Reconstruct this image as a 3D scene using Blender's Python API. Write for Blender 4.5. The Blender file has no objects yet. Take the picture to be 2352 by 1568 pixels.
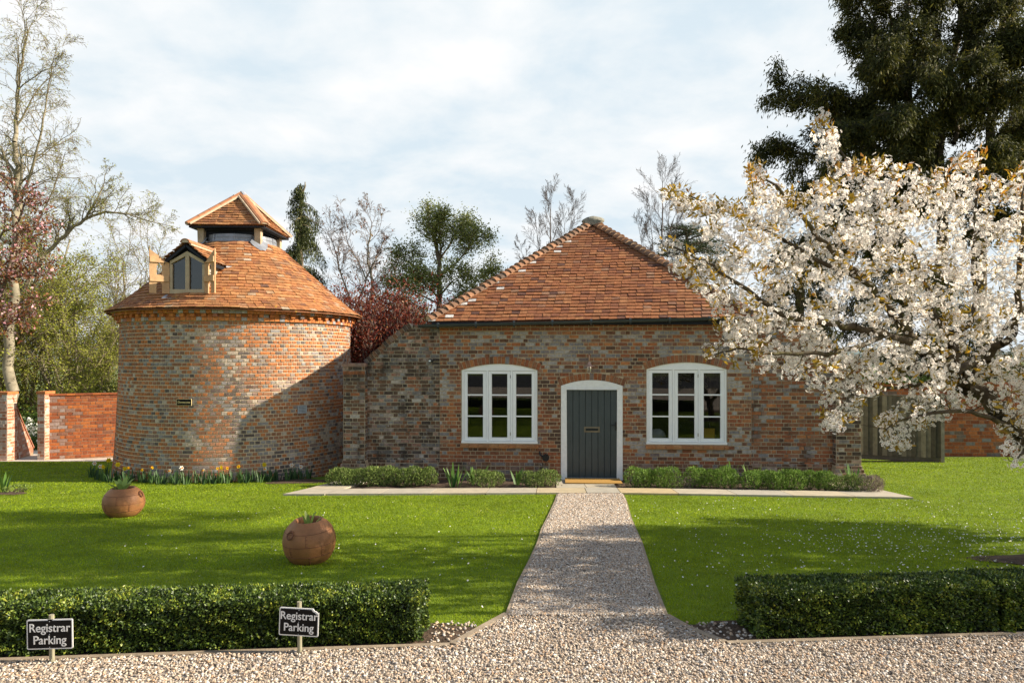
import bpy, math, random
import numpy as np
from mathutils import Vector, Matrix
R = math.radians
sc = bpy.context.scene
COL = sc.collection

# ------------------------------------------------------------------ camera, sky, sun, exposure
EYE = 2.71
SUN_EL, SUN_AZ = 28.0, 0.0          # elevation; degrees towards the camera from the +x axis
F = 1568.3                           # focal length in px of a 2352 px wide picture
HOR = 820.4                          # horizon row of that picture
cam = bpy.data.cameras.new('camera'); camo = bpy.data.objects.new('camera', cam); COL.objects.link(camo)
camo.location = (0, 0, EYE); camo.rotation_euler = (R(90), 0, 0)
cam.sensor_width = 36; cam.lens = 24.0; cam.shift_y = 0.0154; cam.clip_end = 3000; cam.clip_start = 0.05
sc.camera = camo
sc.view_settings.view_transform = 'Standard'; sc.view_settings.look = 'None'
sc.view_settings.exposure = 0.95; sc.view_settings.gamma = 1.0; sc.view_settings.use_curve_mapping = False
try:
    sc.cycles.max_bounces = 6; sc.cycles.diffuse_bounces = 3; sc.cycles.glossy_bounces = 3
    sc.cycles.transmission_bounces = 4; sc.cycles.transparent_max_bounces = 8
except Exception: pass

sdir = Vector((math.cos(R(SUN_EL))*math.cos(R(SUN_AZ)), -math.cos(R(SUN_EL))*math.sin(R(SUN_AZ)), math.sin(R(SUN_EL))))
sl = bpy.data.lights.new('sun', 'SUN'); sl.energy = 5.0; sl.angle = R(0.5); sl.color = (1.0, 0.90, 0.74)
so = bpy.data.objects.new('sun', sl); COL.objects.link(so); so.location = (30, -10, 20)
so.rotation_euler = sdir.to_track_quat('Z', 'Y').to_euler()

w = bpy.data.worlds.new('World'); sc.world = w; w.use_nodes = True
nt = w.node_tree; N = nt.nodes; L = nt.links; N.clear()
def nd(t, **k):
    n = N.new(t)
    for a, b in k.items(): setattr(n, a, b)
    return n
out = nd('ShaderNodeOutputWorld')
sky = nd('ShaderNodeTexSky', sky_type='NISHITA', sun_disc=False, sun_elevation=R(SUN_EL), sun_rotation=R(90+SUN_AZ))
bg1 = nd('ShaderNodeBackground'); bg1.inputs[1].default_value = 0.10
L.new(sky.outputs[0], bg1.inputs[0])
tc = nd('ShaderNodeTexCoord'); sep = nd('ShaderNodeSeparateXYZ'); L.new(tc.outputs['Generated'], sep.inputs[0])
def mth(op, a, b=None, clamp=False):
    n = nd('ShaderNodeMath', operation=op, use_clamp=clamp)
    for i, q in enumerate((a, b)):
        if q is None: continue
        if isinstance(q, (int, float)): n.inputs[i].default_value = q
        else: L.new(q, n.inputs[i])
    return n.outputs[0]
den = mth('ADD', mth('MAXIMUM', sep.outputs[2], 0.0), 0.22)
cmb = nd('ShaderNodeCombineXYZ')
L.new(mth('DIVIDE', sep.outputs[0], den), cmb.inputs[0]); L.new(mth('DIVIDE', sep.outputs[1], den), cmb.inputs[1])
n1 = nd('ShaderNodeTexNoise'); n1.inputs['Scale'].default_value = 2.6; n1.inputs['Detail'].default_value = 9; n1.inputs['Roughness'].default_value = 0.56; n1.inputs['Distortion'].default_value = 0.15
mpn = nd('ShaderNodeMapping'); mpn.inputs['Location'].default_value = (3.7, 1.3, 0); mpn.inputs['Scale'].default_value = (1.0, 1.05, 1)
L.new(cmb.outputs[0], mpn.inputs[0]); L.new(mpn.outputs[0], n1.inputs['Vector'])
n2 = nd('ShaderNodeTexNoise'); n2.inputs['Scale'].default_value = 0.7; n2.inputs['Detail'].default_value = 3
L.new(mpn.outputs[0], n2.inputs['Vector'])
dens = mth('ADD', n1.outputs[0], mth('MULTIPLY', mth('SUBTRACT', n2.outputs[0], 0.5), 0.55))
crp = nd('ShaderNodeValToRGB'); L.new(dens, crp.inputs[0])
e = crp.color_ramp.elements
e[0].position = 0.37; e[0].color = (0.375, 0.435, 0.478, 1); e[1].position = 0.66; e[1].color = (0.53, 0.531, 0.533, 1)
m_ = crp.color_ramp.elements.new(0.50); m_.color = (0.45, 0.482, 0.502, 1)
bg2 = nd('ShaderNodeBackground'); bg2.inputs[1].default_value = 1.0; L.new(crp.outputs[0], bg2.inputs[0])
# the bank of bright cloud stands in the north; the unseen south is kept half clouded as fill light
fr = nd('ShaderNodeMapRange', interpolation_type='SMOOTHSTEP'); L.new(sep.outputs[1], fr.inputs[0])
fr.inputs[1].default_value = -0.25; fr.inputs[2].default_value = 0.35; fr.inputs[3].default_value = 0.52; fr.inputs[4].default_value = 1.0
fz = nd('ShaderNodeMapRange', interpolation_type='SMOOTHSTEP'); L.new(sep.outputs[2], fz.inputs[0])     # and thins out overhead
fz.inputs[1].default_value = 0.46; fz.inputs[2].default_value = 0.78; fz.inputs[3].default_value = 1.0; fz.inputs[4].default_value = 0.12
mx = nd('ShaderNodeMixShader'); L.new(mth('MULTIPLY', fr.outputs[0], fz.outputs[0]), mx.inputs[0]); L.new(bg1.outputs[0], mx.inputs[1]); L.new(bg2.outputs[0], mx.inputs[2])
L.new(mx.outputs[0], out.inputs[0])

# ------------------------------------------------------------------ helpers
def gz(y):
    y = np.maximum(y, -6.0)
    t = 1.81 - 0.0794*y
    return -0.60 + 0.5*(t + np.sqrt(t*t + 0.003))
def P(u, v, d): return ((u-1176)/F*d, d, EYE - (v-HOR)/F*d)
def G(u, v):
    d = F*1.5/(v-945.0); return ((u-1176)/F*d, d)

def tag(o, label=None, cat=None, group=None, kind=None):
    if label: o['label'] = label
    if cat: o['category'] = cat
    if group: o['group'] = group
    if kind: o['kind'] = kind
    return o
def thing(name, label, cat, loc=(0, 0, 0), rz=0.0, group=None):
    o = bpy.data.objects.new(name, None); COL.objects.link(o); o.empty_display_size = 0.2
    o.location = loc; o.rotation_euler = (0, 0, rz)
    return tag(o, label, cat, group)
def wloc(o):
    p = Vector((0, 0, 0))
    while o is not None: p += o.location; o = o.parent
    return p
def copy_tree(o, parent=None):
    c = o.copy(); COL.objects.link(c); c.parent = parent
    for ch in list(o.children): copy_tree(ch, c)
    return c

class MB:
    def __init__(s): s.v = []; s.f = []; s.r = []; s.m = []
    def add(s, vs, fs, rnd=0.5, mat=0):
        b = len(s.v); s.v.extend(vs)
        for f in fs: s.f.append([b+i for i in f]); s.r.append(rnd); s.m.append(mat)
    def hexa(s, p, rnd=0.5, mat=0):      # p: 4 bottom, 4 top, both counter-clockwise seen from above
        s.add(p, [(3, 2, 1, 0), (4, 5, 6, 7), (0, 1, 5, 4), (1, 2, 6, 5), (2, 3, 7, 6), (3, 0, 4, 7)], rnd, mat)
    def box(s, x0, x1, y0, y1, z0, z1, rnd=0.5, mat=0):
        s.hexa([(x0, y0, z0), (x1, y0, z0), (x1, y1, z0), (x0, y1, z0), (x0, y0, z1), (x1, y0, z1), (x1, y1, z1), (x0, y1, z1)], rnd, mat)
    def bar(s, a, b, w, h, up=(0, 0, 1), rnd=0.5, mat=0):
        a = Vector(a); b = Vector(b); d = (b-a).normalized(); up = Vector(up)
        sd = d.cross(up)
        if sd.length < 1e-4: sd = d.cross(Vector((0, 1, 0)))
        sd = sd.normalized()*w/2; u2 = sd.cross(d).normalized()*h/2
        q = [a-sd-u2, a+sd-u2, b+sd-u2, b-sd-u2, a-sd+u2, a+sd+u2, b+sd+u2, b-sd+u2]
        s.hexa([tuple(x) for x in q], rnd, mat)
    def tube(s, path, rad, n=8, rnd=0.5, mat=0, caps=True, closed=False):
        pts = [Vector(p) for p in path]; k = len(pts); rings = []
        if not hasattr(rad, '__len__'): rad = [rad]*k
        ref = Vector((0.13, 0.21, 0.97))
        vs = []; fs = []
        for i in range(k):
            if closed: d = pts[(i+1) % k]-pts[i-1]
            else: d = pts[min(i+1, k-1)]-pts[max(i-1, 0)]
            d.normalize()
            a = d.cross(ref)
            if a.length < 0.05: a = d.cross(Vector((1, 0, 0)))
            a.normalize(); b = d.cross(a)
            for j in range(n):
                t = 2*math.pi*j/n
                vs.append(tuple(pts[i]+(a*math.cos(t)+b*math.sin(t))*rad[i]))
        for i in range(k if closed else k-1):
            i2 = (i+1) % k
            for j in range(n):
                fs.append((i*n+j, i2*n+j, i2*n+(j+1) % n, i*n+(j+1) % n))
        if caps and not closed: fs.append(tuple(range(n))); fs.append(tuple(reversed([(k-1)*n+j for j in range(n)])))
        s.add(vs, fs, rnd, mat)
    def lathe(s, prof, n=32, cx=0, cy=0, rnd=0.5, mat=0, t0=0.0, t1=2*math.pi, fn=None):
        full = abs(t1-t0-2*math.pi) < 1e-6
        m = n if full else n+1
        vs = []; fs = []
        for (r, z) in prof:
            for j in range(m):
                t = t0+(t1-t0)*j/n
                vs.append((cx+r*math.sin(t), cy-r*math.cos(t), z))
        for i in range(len(prof)-1):
            for j in range(n):
                j2 = (j+1) % m
                fs.append((i*m+j, i*m+j2, (i+1)*m+j2, (i+1)*m+j))
        s.add(vs, fs, rnd, mat)
    def prism(s, poly, f0, f1, rnd=0.5, mat=0):   # poly of 2D points (ccw), f0/f1 map a 2D point to the near / far cap
        n = len(poly)
        vs = [f0(*p) for p in poly]+[f1(*p) for p in poly]
        fs = [tuple(range(n)), tuple(reversed(range(n, 2*n)))]
        for i in range(n): fs.append((i, n+i, n+(i+1) % n, (i+1) % n))
        s.add(vs, fs, rnd, mat)
    def blob(s, c, rx, ry, rz_, rng, amp=0.15, seg=10, rings=7, rnd=0.5, mat=0):
        vs = []; fs = []
        ph = rng.uniform(0, 6, 6)
        for i in range(rings+1):
            a = math.pi*i/rings
            for j in range(seg):
                t = 2*math.pi*j/seg
                k = 1+amp*(math.sin(2*t+ph[0])*math.sin(2*a+ph[1])+0.5*math.sin(3*t+ph[2])*math.sin(3*a+ph[3]))
                vs.append((c[0]+rx*k*math.sin(a)*math.cos(t), c[1]+ry*k*math.sin(a)*math.sin(t), c[2]+rz_*k*math.cos(a)))
        for i in range(rings):
            for j in range(seg):
                fs.append((i*seg+j, (i+1)*seg+j, (i+1)*seg+(j+1) % seg, i*seg+(j+1) % seg))
        s.add(vs, fs, rnd, mat)
    def build(s, name, mats, parent=None, smooth=False, world=False):
        if not isinstance(mats, (list, tuple)): mats = [mats]
        vs = s.v
        if world and parent is not None:
            o = wloc(parent); vs = [(x-o.x, y-o.y, z-o.z) for x, y, z in vs]
        me = bpy.data.meshes.new(name); me.from_pydata([tuple(q) for q in vs], [], s.f)
        for m in mats: me.materials.append(m)
        a = me.attributes.new('rnd', 'FLOAT', 'FACE'); a.data.foreach_set('value', np.array(s.r, dtype=np.float32))
        me.polygons.foreach_set('material_index', np.array(s.m, dtype=np.int32))
        if smooth: me.polygons.foreach_set('use_smooth', np.ones(len(s.f), dtype=bool))
        me.update()
        ob = bpy.data.objects.new(name, me); COL.objects.link(ob)
        if parent is not None: ob.parent = parent
        return ob

def mesh_np(name, V, Fc, mats, parent=None, rnd=None, midx=None, world=True, smooth=False):
    if not isinstance(mats, (list, tuple)): mats = [mats]
    V = np.asarray(V, dtype=np.float32).reshape(-1, 3)
    if world and parent is not None:
        o = wloc(parent); V = V-np.array([o.x, o.y, o.z], dtype=np.float32)
    Fc = np.asarray(Fc, dtype=np.int32); M, k = Fc.shape
    me = bpy.data.meshes.new(name)
    me.vertices.add(len(V)); me.vertices.foreach_set('co', V.ravel())
    me.loops.add(M*k); me.loops.foreach_set('vertex_index', Fc.ravel())
    me.polygons.add(M); me.polygons.foreach_set('loop_start', np.arange(0, M*k, k, dtype=np.int32))
    for m in mats: me.materials.append(m)
    if midx is not None: me.polygons.foreach_set('material_index', np.asarray(midx, dtype=np.int32))
    a = me.attributes.new('rnd', 'FLOAT', 'FACE')
    a.data.foreach_set('value', np.asarray(rnd if rnd is not None else np.full(M, 0.5), dtype=np.float32))
    if smooth: me.polygons.foreach_set('use_smooth', np.ones(M, dtype=bool))
    me.update(calc_edges=True); me.validate()
    ob = bpy.data.objects.new(name, me); COL.objects.link(ob)
    if parent is not None: ob.parent = parent
    return ob
def unit(a): return a/np.maximum(np.linalg.norm(a, axis=-1, keepdims=True), 1e-9)
def leaves_np(rng, p, d, Ln, Wd, cup=0.12):
    n = len(p); d = unit(d); s = unit(np.cross(d, rng.normal(size=(n, 3)))); nn = np.cross(s, d)
    Ln = np.broadcast_to(np.asarray(Ln), (n,))[:, None]; Wd = np.broadcast_to(np.asarray(Wd), (n,))[:, None]
    mid = p+d*Ln*0.5+nn*Ln*cup
    V = np.stack([p, mid+s*Wd*0.5, p+d*Ln, mid-s*Wd*0.5], axis=1).reshape(-1, 3)
    return V, np.arange(n*4).reshape(n, 4)
def segs_np(S, sides=3):
    S = np.asarray(S, dtype=float); p0 = S[:, 0:3]; p1 = S[:, 3:6]; r0 = S[:, 6:7]; r1 = S[:, 7:8]; n = len(S)
    d = unit(p1-p0); ref = np.where(np.abs(d[:, 2:3]) > 0.9, np.array([[1.0, 0, 0]]), np.array([[0, 0, 1.0]]))
    a = unit(np.cross(d, ref)); b = np.cross(d, a)
    V = []
    for base, r in ((p0, r0), (p1, r1)):
        for j in range(sides):
            t = 2*math.pi*j/sides; V.append(base+(a*math.cos(t)+b*math.sin(t))*r)
    V = np.stack(V, axis=1).reshape(-1, 3)
    idx = np.arange(n)[:, None]*(2*sides)
    Fc = []
    for j in range(sides):
        j2 = (j+1) % sides
        Fc.append(np.concatenate([idx+j, idx+j2, idx+sides+j2, idx+sides+j], axis=1))
    return V, np.stack(Fc, axis=1).reshape(-1, 4)

# ------------------------------------------------------------------ materials
def new_mat(name):
    m = bpy.data.materials.new(name); m.use_nodes = True; m.node_tree.nodes.clear(); return m
def rmat(name, stops, rough=0.85, const=False, nscale=6.0, namt=0.35, bump=0.0, bscale=40.0, trans=0.0, tcol=None, spec=0.25, metal=0.0,
         big=None, stain=None, coords='Object', extra=None, hueshift=None):
    """colour from the per-face attribute rnd through a ramp, varied by noise; optional stain = (colour, scale, lo, hi, z-stretch)"""
    m = new_mat(name); nt = m.node_tree; N = nt.nodes; L = nt.links
    out = N.new('ShaderNodeOutputMaterial'); pr = N.new('ShaderNodeBsdfPrincipled')
    at = N.new('ShaderNodeAttribute'); at.attribute_name = 'rnd'
    rp = N.new('ShaderNodeValToRGB'); L.new(at.outputs['Fac'], rp.inputs[0])
    if const: rp.color_ramp.interpolation = 'CONSTANT'
    els = rp.color_ramp.elements
    while len(els) > 1: els.remove(els[-1])
    els[0].position = stops[0][0]; els[0].color = (*stops[0][1], 1)
    for p_, c_ in stops[1:]:
        q = els.new(p_); q.color = (*c_, 1)
    col = rp.outputs[0]
    tc = N.new('ShaderNodeTexCoord'); vec = tc.outputs[coords]
    def noise(scale, detail=5, rough_=0.6, zs=None):
        n = N.new('ShaderNodeTexNoise'); n.inputs['Scale'].default_value = scale; n.inputs['Detail'].default_value = detail; n.inputs['Roughness'].default_value = rough_
        if zs:
            mp = N.new('ShaderNodeMapping'); mp.inputs['Scale'].default_value = zs; L.new(vec, mp.inputs[0]); L.new(mp.outputs[0], n.inputs['Vector'])
        else: L.new(vec, n.inputs['Vector'])
        return n.outputs[0]
    def mulnoise(col, nz, amt):
        mr = N.new('ShaderNodeMapRange'); L.new(nz, mr.inputs[0]); mr.inputs[1].default_value = 0.28; mr.inputs[2].default_value = 0.72
        mr.inputs[3].default_value = 1-amt; mr.inputs[4].default_value = 1+amt
        mx = N.new('ShaderNodeVectorMath'); mx.operation = 'SCALE'; L.new(col, mx.inputs[0]); L.new(mr.outputs[0], mx.inputs['Scale'])
        return mx.outputs[0]
    if namt: col = mulnoise(col, noise(nscale), namt)
    if big: col = mulnoise(col, noise(big[0], 3), big[1])
    for st in (stain or []):
        nz = noise(st[1], 6, 0.65, st[4] if len(st) > 4 else None)
        mr = N.new('ShaderNodeMapRange'); L.new(nz, mr.inputs[0]); mr.inputs[1].default_value = st[2]; mr.inputs[2].default_value = st[3]
        if len(st) > 5: mr.inputs[4].default_value = st[5]
        mx = N.new('ShaderNodeMix'); mx.data_type = 'RGBA'; L.new(mr.outputs[0], mx.inputs[0]); L.new(col, mx.inputs[6]); mx.inputs[7].default_value = (*st[0], 1)
        col = mx.outputs[2]
    L.new(col, pr.inputs['Base Color'])
    pr.inputs['Roughness'].default_value = rough; pr.inputs['Metallic'].default_value = metal
    pr.inputs['Specular IOR Level'].default_value = spec
    if bump:
        bp = N.new('ShaderNodeBump'); bp.inputs['Strength'].default_value = bump; bp.inputs['Distance'].default_value = 0.02
        L.new(noise(bscale, 4), bp.inputs['Height']); L.new(bp.outputs[0], pr.inputs['Normal'])
    sh = pr.outputs[0]
    if trans:
        tr = N.new('ShaderNodeBsdfTranslucent')
        if tcol:
            mxx = N.new('ShaderNodeMix'); mxx.data_type = 'RGBA'; mxx.blend_type = 'MULTIPLY'; mxx.inputs[0].default_value = 1
            L.new(col, mxx.inputs[6]); mxx.inputs[7].default_value = (*tcol, 1); L.new(mxx.outputs[2], tr.inputs[0])
        else: L.new(col, tr.inputs[0])
        ms = N.new('ShaderNodeMixShader'); ms.inputs[0].default_value = trans; L.new(sh, ms.inputs[1]); L.new(tr.outputs[0], ms.inputs[2]); sh = ms.outputs[0]
    L.new(sh, out.inputs[0])
    return m
def flat(name, c, rough=0.6, namt=0.12, nscale=8.0, **k): return rmat(name, [(0.0, c)], rough, namt=namt, nscale=nscale, **k)

BR_O, BR_R, BR_B, BR_D, BR_G, BR_L = (0.47, 0.165, 0.05), (0.30, 0.085, 0.04), (0.20, 0.10, 0.06), (0.085, 0.062, 0.055), (0.20, 0.205, 0.22), (0.36, 0.35, 0.345)
M = {}
M['brick_house'] = rmat('brick_house', [(0, (0.10, 0.06, 0.04)), (.14, (0.19, 0.085, 0.045)), (.32, (0.27, 0.095, 0.045)), (.48, (0.35, 0.13, 0.05)), (.60, (0.21, 0.115, 0.07)), (.72, (0.43, 0.17, 0.06)), (.80, (0.18, 0.13, 0.11)), (.90, (0.23, 0.21, 0.20)), (1, (0.36, 0.32, 0.28))], 0.9, nscale=18, namt=0.35, bump=0.5, bscale=60,
    stain=[((0.17, 0.165, 0.16), 1.3, 0.55, 0.85, None, 0.55), ((0.45, 0.15, 0.04), 0.8, 0.58, 0.8, None, 0.5)])
M['brick_wing'] = rmat('brick_wing', [(0, (0.07, 0.05, 0.04)), (.25, (0.13, 0.08, 0.05)), (.5, (0.22, 0.10, 0.05)), (.66, (0.18, 0.155, 0.14)), (.8, (0.26, 0.235, 0.21)), (.9, (0.34, 0.12, 0.045)), (1, (0.42, 0.37, 0.31))], 0.9, nscale=18, namt=0.4, bump=0.5, bscale=60,
    stain=[((0.035, 0.028, 0.02), 1.5, 0.50, 0.66, (1.6, 1.6, 0.7), 0.85), ((0.42, 0.40, 0.37), 9.0, 0.60, 0.72, None, 0.65), ((0.50, 0.48, 0.44), 1.1, 0.58, 0.8, None, 0.5)])
M['brick_tower'] = rmat('brick_tower', [(0, (0.10, 0.075, 0.065)), (.10, (0.17, 0.135, 0.12)), (.20, (0.29, 0.265, 0.25)), (.32, (0.24, 0.12, 0.07)), (.52, (0.37, 0.15, 0.065)), (.68, (0.50, 0.18, 0.06)), (.78, (0.34, 0.13, 0.06)), (.84, (0.24, 0.20, 0.18)), (.91, (0.36, 0.31, 0.27)), (1, (0.48, 0.38, 0.29))], 0.88, nscale=18, namt=0.3, bump=0.5, bscale=60,
    stain=[((0.50, 0.42, 0.34), 1.0, 0.54, 0.85, None, 0.35), ((0.42, 0.13, 0.04), 0.9, 0.56, 0.8, None, 0.5)])
M['brick_cornice'] = rmat('brick_cornice', [(0, (0.42, 0.14, 0.045)), (.6, (0.58, 0.21, 0.06)), (.8, (0.38, 0.12, 0.05)), (.9, (0.28, 0.27, 0.27)), (1, (0.5, 0.42, 0.36))], 0.88, nscale=18, namt=0.3, bump=0.4, bscale=60)
M['mortar_tower'] = flat('mortar_tower', (0.58, 0.455, 0.31), 0.95, 0.3, 7.0, bump=0.5, bscale=80)  # paler copy of mortar, its sunlit look put into the colour
M['mortar'] = flat('mortar', (0.47, 0.365, 0.235), 0.95, 0.3, 7.0, bump=0.5, bscale=80)
M['mortar_old'] = flat('mortar_old', (0.42, 0.345, 0.24), 0.95, 0.45, 4.0, bump=0.5, bscale=80, stain=[((0.05, 0.04, 0.03), 1.6, 0.52, 0.66, (1.6, 1.6, 0.7), 0.8)])
M['brick_garden'] = rmat('brick_garden', [(0, (0.22, 0.065, 0.028)), (.5, (0.34, 0.095, 0.03)), (.8, (0.44, 0.135, 0.034)), (.92, (0.22, 0.09, 0.05)), (1, (0.32, 0.25, 0.22))], 0.85, nscale=14, namt=0.25, bump=0.4, bscale=60)
M['brick_pier'] = rmat('brick_pier', [(0, (0.38, 0.14, 0.075)), (.5, (0.50, 0.22, 0.13)), (.8, (0.54, 0.36, 0.28)), (1, (0.58, 0.48, 0.40))], 0.85, nscale=14, namt=0.22, bump=0.4, bscale=60)
M['mortar_garden'] = flat('mortar_garden', (0.33, 0.20, 0.125), 0.95, 0.3, 7.0)
M['mortar_pale'] = flat('mortar_pale', (0.72, 0.60, 0.46), 0.95, 0.2, 7.0)
M['brick_dark'] = rmat('brick_dark', [(0, (0.22, 0.06, 0.025)), (.5, (0.34, 0.10, 0.035)), (.8, (0.44, 0.14, 0.045)), (.92, (0.16, 0.10, 0.07)), (1, (0.26, 0.25, 0.25))], 0.85, nscale=14, namt=0.3, bump=0.4, bscale=60)
TW = [(0, (0.17, 0.075, 0.045)), (.05, (0.30, 0.105, 0.045)), (.25, (0.41, 0.14, 0.05)), (.5, (0.48, 0.17, 0.055)), (.66, (0.43, 0.165, 0.06)), (.86, (0.54, 0.215, 0.075)), (.93, (0.36, 0.16, 0.08)), (.965, (0.46, 0.23, 0.11)), (.985, (0.50, 0.32, 0.20)), (.99, (0.62, 0.57, 0.52)), (1, (0.66, 0.61, 0.56))]
M['tile_house'] = rmat('tile_house', [(p_, (c[0]*0.66, c[1]*0.72, c[2]*0.86)) if p_ < .985 else (p_, c) for p_, c in TW], 0.85, nscale=14, namt=0.3, bump=0.4, bscale=50, stain=[((0.13, 0.055, 0.03), 1.0, 0.52, 0.75, (1.2, 1.2, 0.6), 0.6)])
M['tile_tower'] = rmat('tile_tower', [(p_, (c[0]*0.84, c[1]*1.0, c[2]*1.12)) for p_, c in TW], 0.85, nscale=14, namt=0.3, bump=0.4, bscale=50,
    stain=[((0.13, 0.075, 0.04), 1.7, 0.50, 0.72, None, 0.6), ((0.62, 0.45, 0.03), 7.0, 0.665, 0.70, None, 0.9)])
M['tile_ridge'] = rmat('tile_ridge', [(0, (0.38, 0.155, 0.075)), (1, (0.48, 0.21, 0.10))], 0.75, nscale=10, namt=0.18, bump=0.2, bscale=50)
M['bonnet'] = rmat('bonnet', [(0, (0.11, 0.075, 0.055)), (.5, (0.24, 0.125, 0.07)), (1, (0.34, 0.17, 0.09))], 0.85, nscale=14, namt=0.35, bump=0.4, bscale=50, stain=[((0.50, 0.44, 0.35), 5.0, 0.60, 0.72, None, 0.6)])
M['lime'] = flat('lime', (0.50, 0.39, 0.27), 0.95, 0.2, 9.0)
M['lead'] = rmat('lead', [(0, (0.20, 0.21, 0.235)), (1, (0.34, 0.35, 0.38))], 0.45, nscale=5, namt=0.3, metal=0.25, spec=0.5)
M['oak'] = flat('oak', (0.42, 0.32, 0.21), 0.8, 0.25, 6.0, bump=0.3, bscale=30)
M['oak_frame'] = flat('oak_frame', (0.46, 0.36, 0.23), 0.65, 0.15, 6.0)
M['shutter'] = rmat('shutter', [(0, (0.46, 0.27, 0.135)), (1, (0.57, 0.35, 0.18))], 0.65, nscale=7, namt=0.22)
M['black_wood'] = flat('black_wood', (0.012, 0.013, 0.018), 0.6, 0.2)
M['white_paint'] = flat('white_paint', (0.88, 0.875, 0.85), 0.35, 0.03, 5.0, spec=0.4)
M['white_old'] = flat('white_old', (0.80, 0.79, 0.75), 0.5, 0.08, 12.0, bump=0.15, bscale=40)
M['door_paint'] = flat('door_paint', (0.052, 0.066, 0.066), 0.42, 0.10, 5.0, spec=0.4)
M['door_groove'] = flat('door_groove', (0.015, 0.02, 0.02), 0.7, 0.1)
M['threshold'] = flat('threshold', (0.16, 0.20, 0.23), 0.5, 0.15)
M['gutter'] = flat('gutter', (0.030, 0.040, 0.042), 0.38, 0.2, 6.0, spec=0.5)
M['iron'] = flat('iron', (0.012, 0.012, 0.013), 0.45, 0.2, spec=0.5)
M['brass'] = flat('brass', (0.20, 0.17, 0.12), 0.4, 0.2, metal=0.6)
M['copper'] = flat('copper', (0.50, 0.31, 0.23), 0.42, 0.25, 9.0, metal=0.3)
M['mat_coir'] = flat('mat_coir', (0.42, 0.235, 0.06), 0.95, 0.15, 60.0)
M['stone_cap'] = flat('stone_cap', (0.24, 0.225, 0.18), 0.9, 0.35, 8.0, bump=0.6, bscale=25)
M['flag'] = rmat('flag', [(0, (0.40, 0.36, 0.29)), (.5, (0.45, 0.385, 0.28)), (.8, (0.48, 0.37, 0.21)), (1, (0.45, 0.42, 0.36))], 0.85, nscale=5, namt=0.15, bump=0.2, bscale=40)
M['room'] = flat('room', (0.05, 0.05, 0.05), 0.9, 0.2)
M['soil'] = flat('soil', (0.085, 0.055, 0.035), 0.98, 0.5, 12.0, bump=1.0, bscale=30)
M['timber'] = flat('timber', (0.30, 0.235, 0.165), 0.85, 0.25, 8.0, bump=0.3, bscale=30)
M['fence'] = rmat('fence', [(0, (0.075, 0.063, 0.048)), (.5, (0.15, 0.128, 0.10)), (1, (0.26, 0.22, 0.165))], 0.85, nscale=7, namt=0.3)  # wide random tones also stand in for lit edges and shade between boards
M['lawn'] = rmat('lawn', [(0, (0.13, 0.19, 0.012))], 0.95, nscale=3.0, namt=0.25, bump=0.6, bscale=60)
M['grass'] = rmat('grass', [(0, (0.14, 0.20, 0.008)), (.45, (0.262, 0.350, 0.012)), (.85, (0.37, 0.445, 0.018)), (.95, (0.46, 0.45, 0.07)), (1, (0.50, 0.43, 0.17))], 0.7, nscale=1.3, namt=0.26, trans=0.35, spec=0.15, big=(7.0, 0.16))
M['gravel_base'] = rmat('gravel_base', [(0, (0.40, 0.33, 0.26))], 0.95, nscale=55, namt=0.5, bump=0.8, bscale=90)
M['gravel'] = rmat('gravel', [(0, (0.09, 0.075, 0.065)), (.12, (0.26, 0.205, 0.15)), (.3, (0.44, 0.35, 0.26)), (.55, (0.56, 0.46, 0.36)), (.72, (0.46, 0.29, 0.165)), (.80, (0.34, 0.32, 0.31)), (.9, (0.68, 0.60, 0.50)), (1, (0.80, 0.75, 0.67))], 0.8, nscale=90, namt=0.22)
M['far_ground'] = flat('far_ground', (0.12, 0.15, 0.04), 0.95, 0.35, 0.2)
M['hill'] = flat('hill', (0.13, 0.17, 0.16), 0.95, 0.25, 0.03)
M['asphalt'] = flat('asphalt', (0.05, 0.05, 0.052), 0.9, 0.2, 20)
M['pot'] = rmat('pot', [(0, (0.27, 0.11, 0.04)), (1, (0.38, 0.16, 0.06))], 0.55, nscale=5, namt=0.3, bump=0.25, bscale=35, spec=0.35,
    stain=[((0.20, 0.125, 0.045), 3.0, 0.50, 0.70, (1, 1, 1.6), 0.75), ((0.10, 0.05, 0.03), 9.0, 0.60, 0.74, None, 0.6)])
M['pot_seam'] = flat('pot_seam', (0.19, 0.078, 0.04), 0.7, 0.3, 12)
M['sign_black'] = flat('sign_black', (0.007, 0.006, 0.0055), 0.6, 0.2, spec=0.15)
M['sign_white'] = flat('sign_white', (0.72, 0.70, 0.66), 0.5, 0.08, 20)
M['sign_wood'] = flat('sign_wood', (0.30, 0.27, 0.18), 0.85, 0.25, 14)
M['gold'] = flat('gold', (0.72, 0.55, 0.26), 0.4, 0.05)
M['vent'] = flat('vent', (0.42, 0.44, 0.46), 0.6, 0.1)
M['vent_dark'] = flat('vent_dark', (0.10, 0.11, 0.13), 0.7, 0.1)
M['card'] = flat('card', (0.60, 0.36, 0.05), 0.8, 0.08)
M['cloth'] = flat('cloth', (0.45, 0.46, 0.48), 0.9, 0.15)
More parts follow.
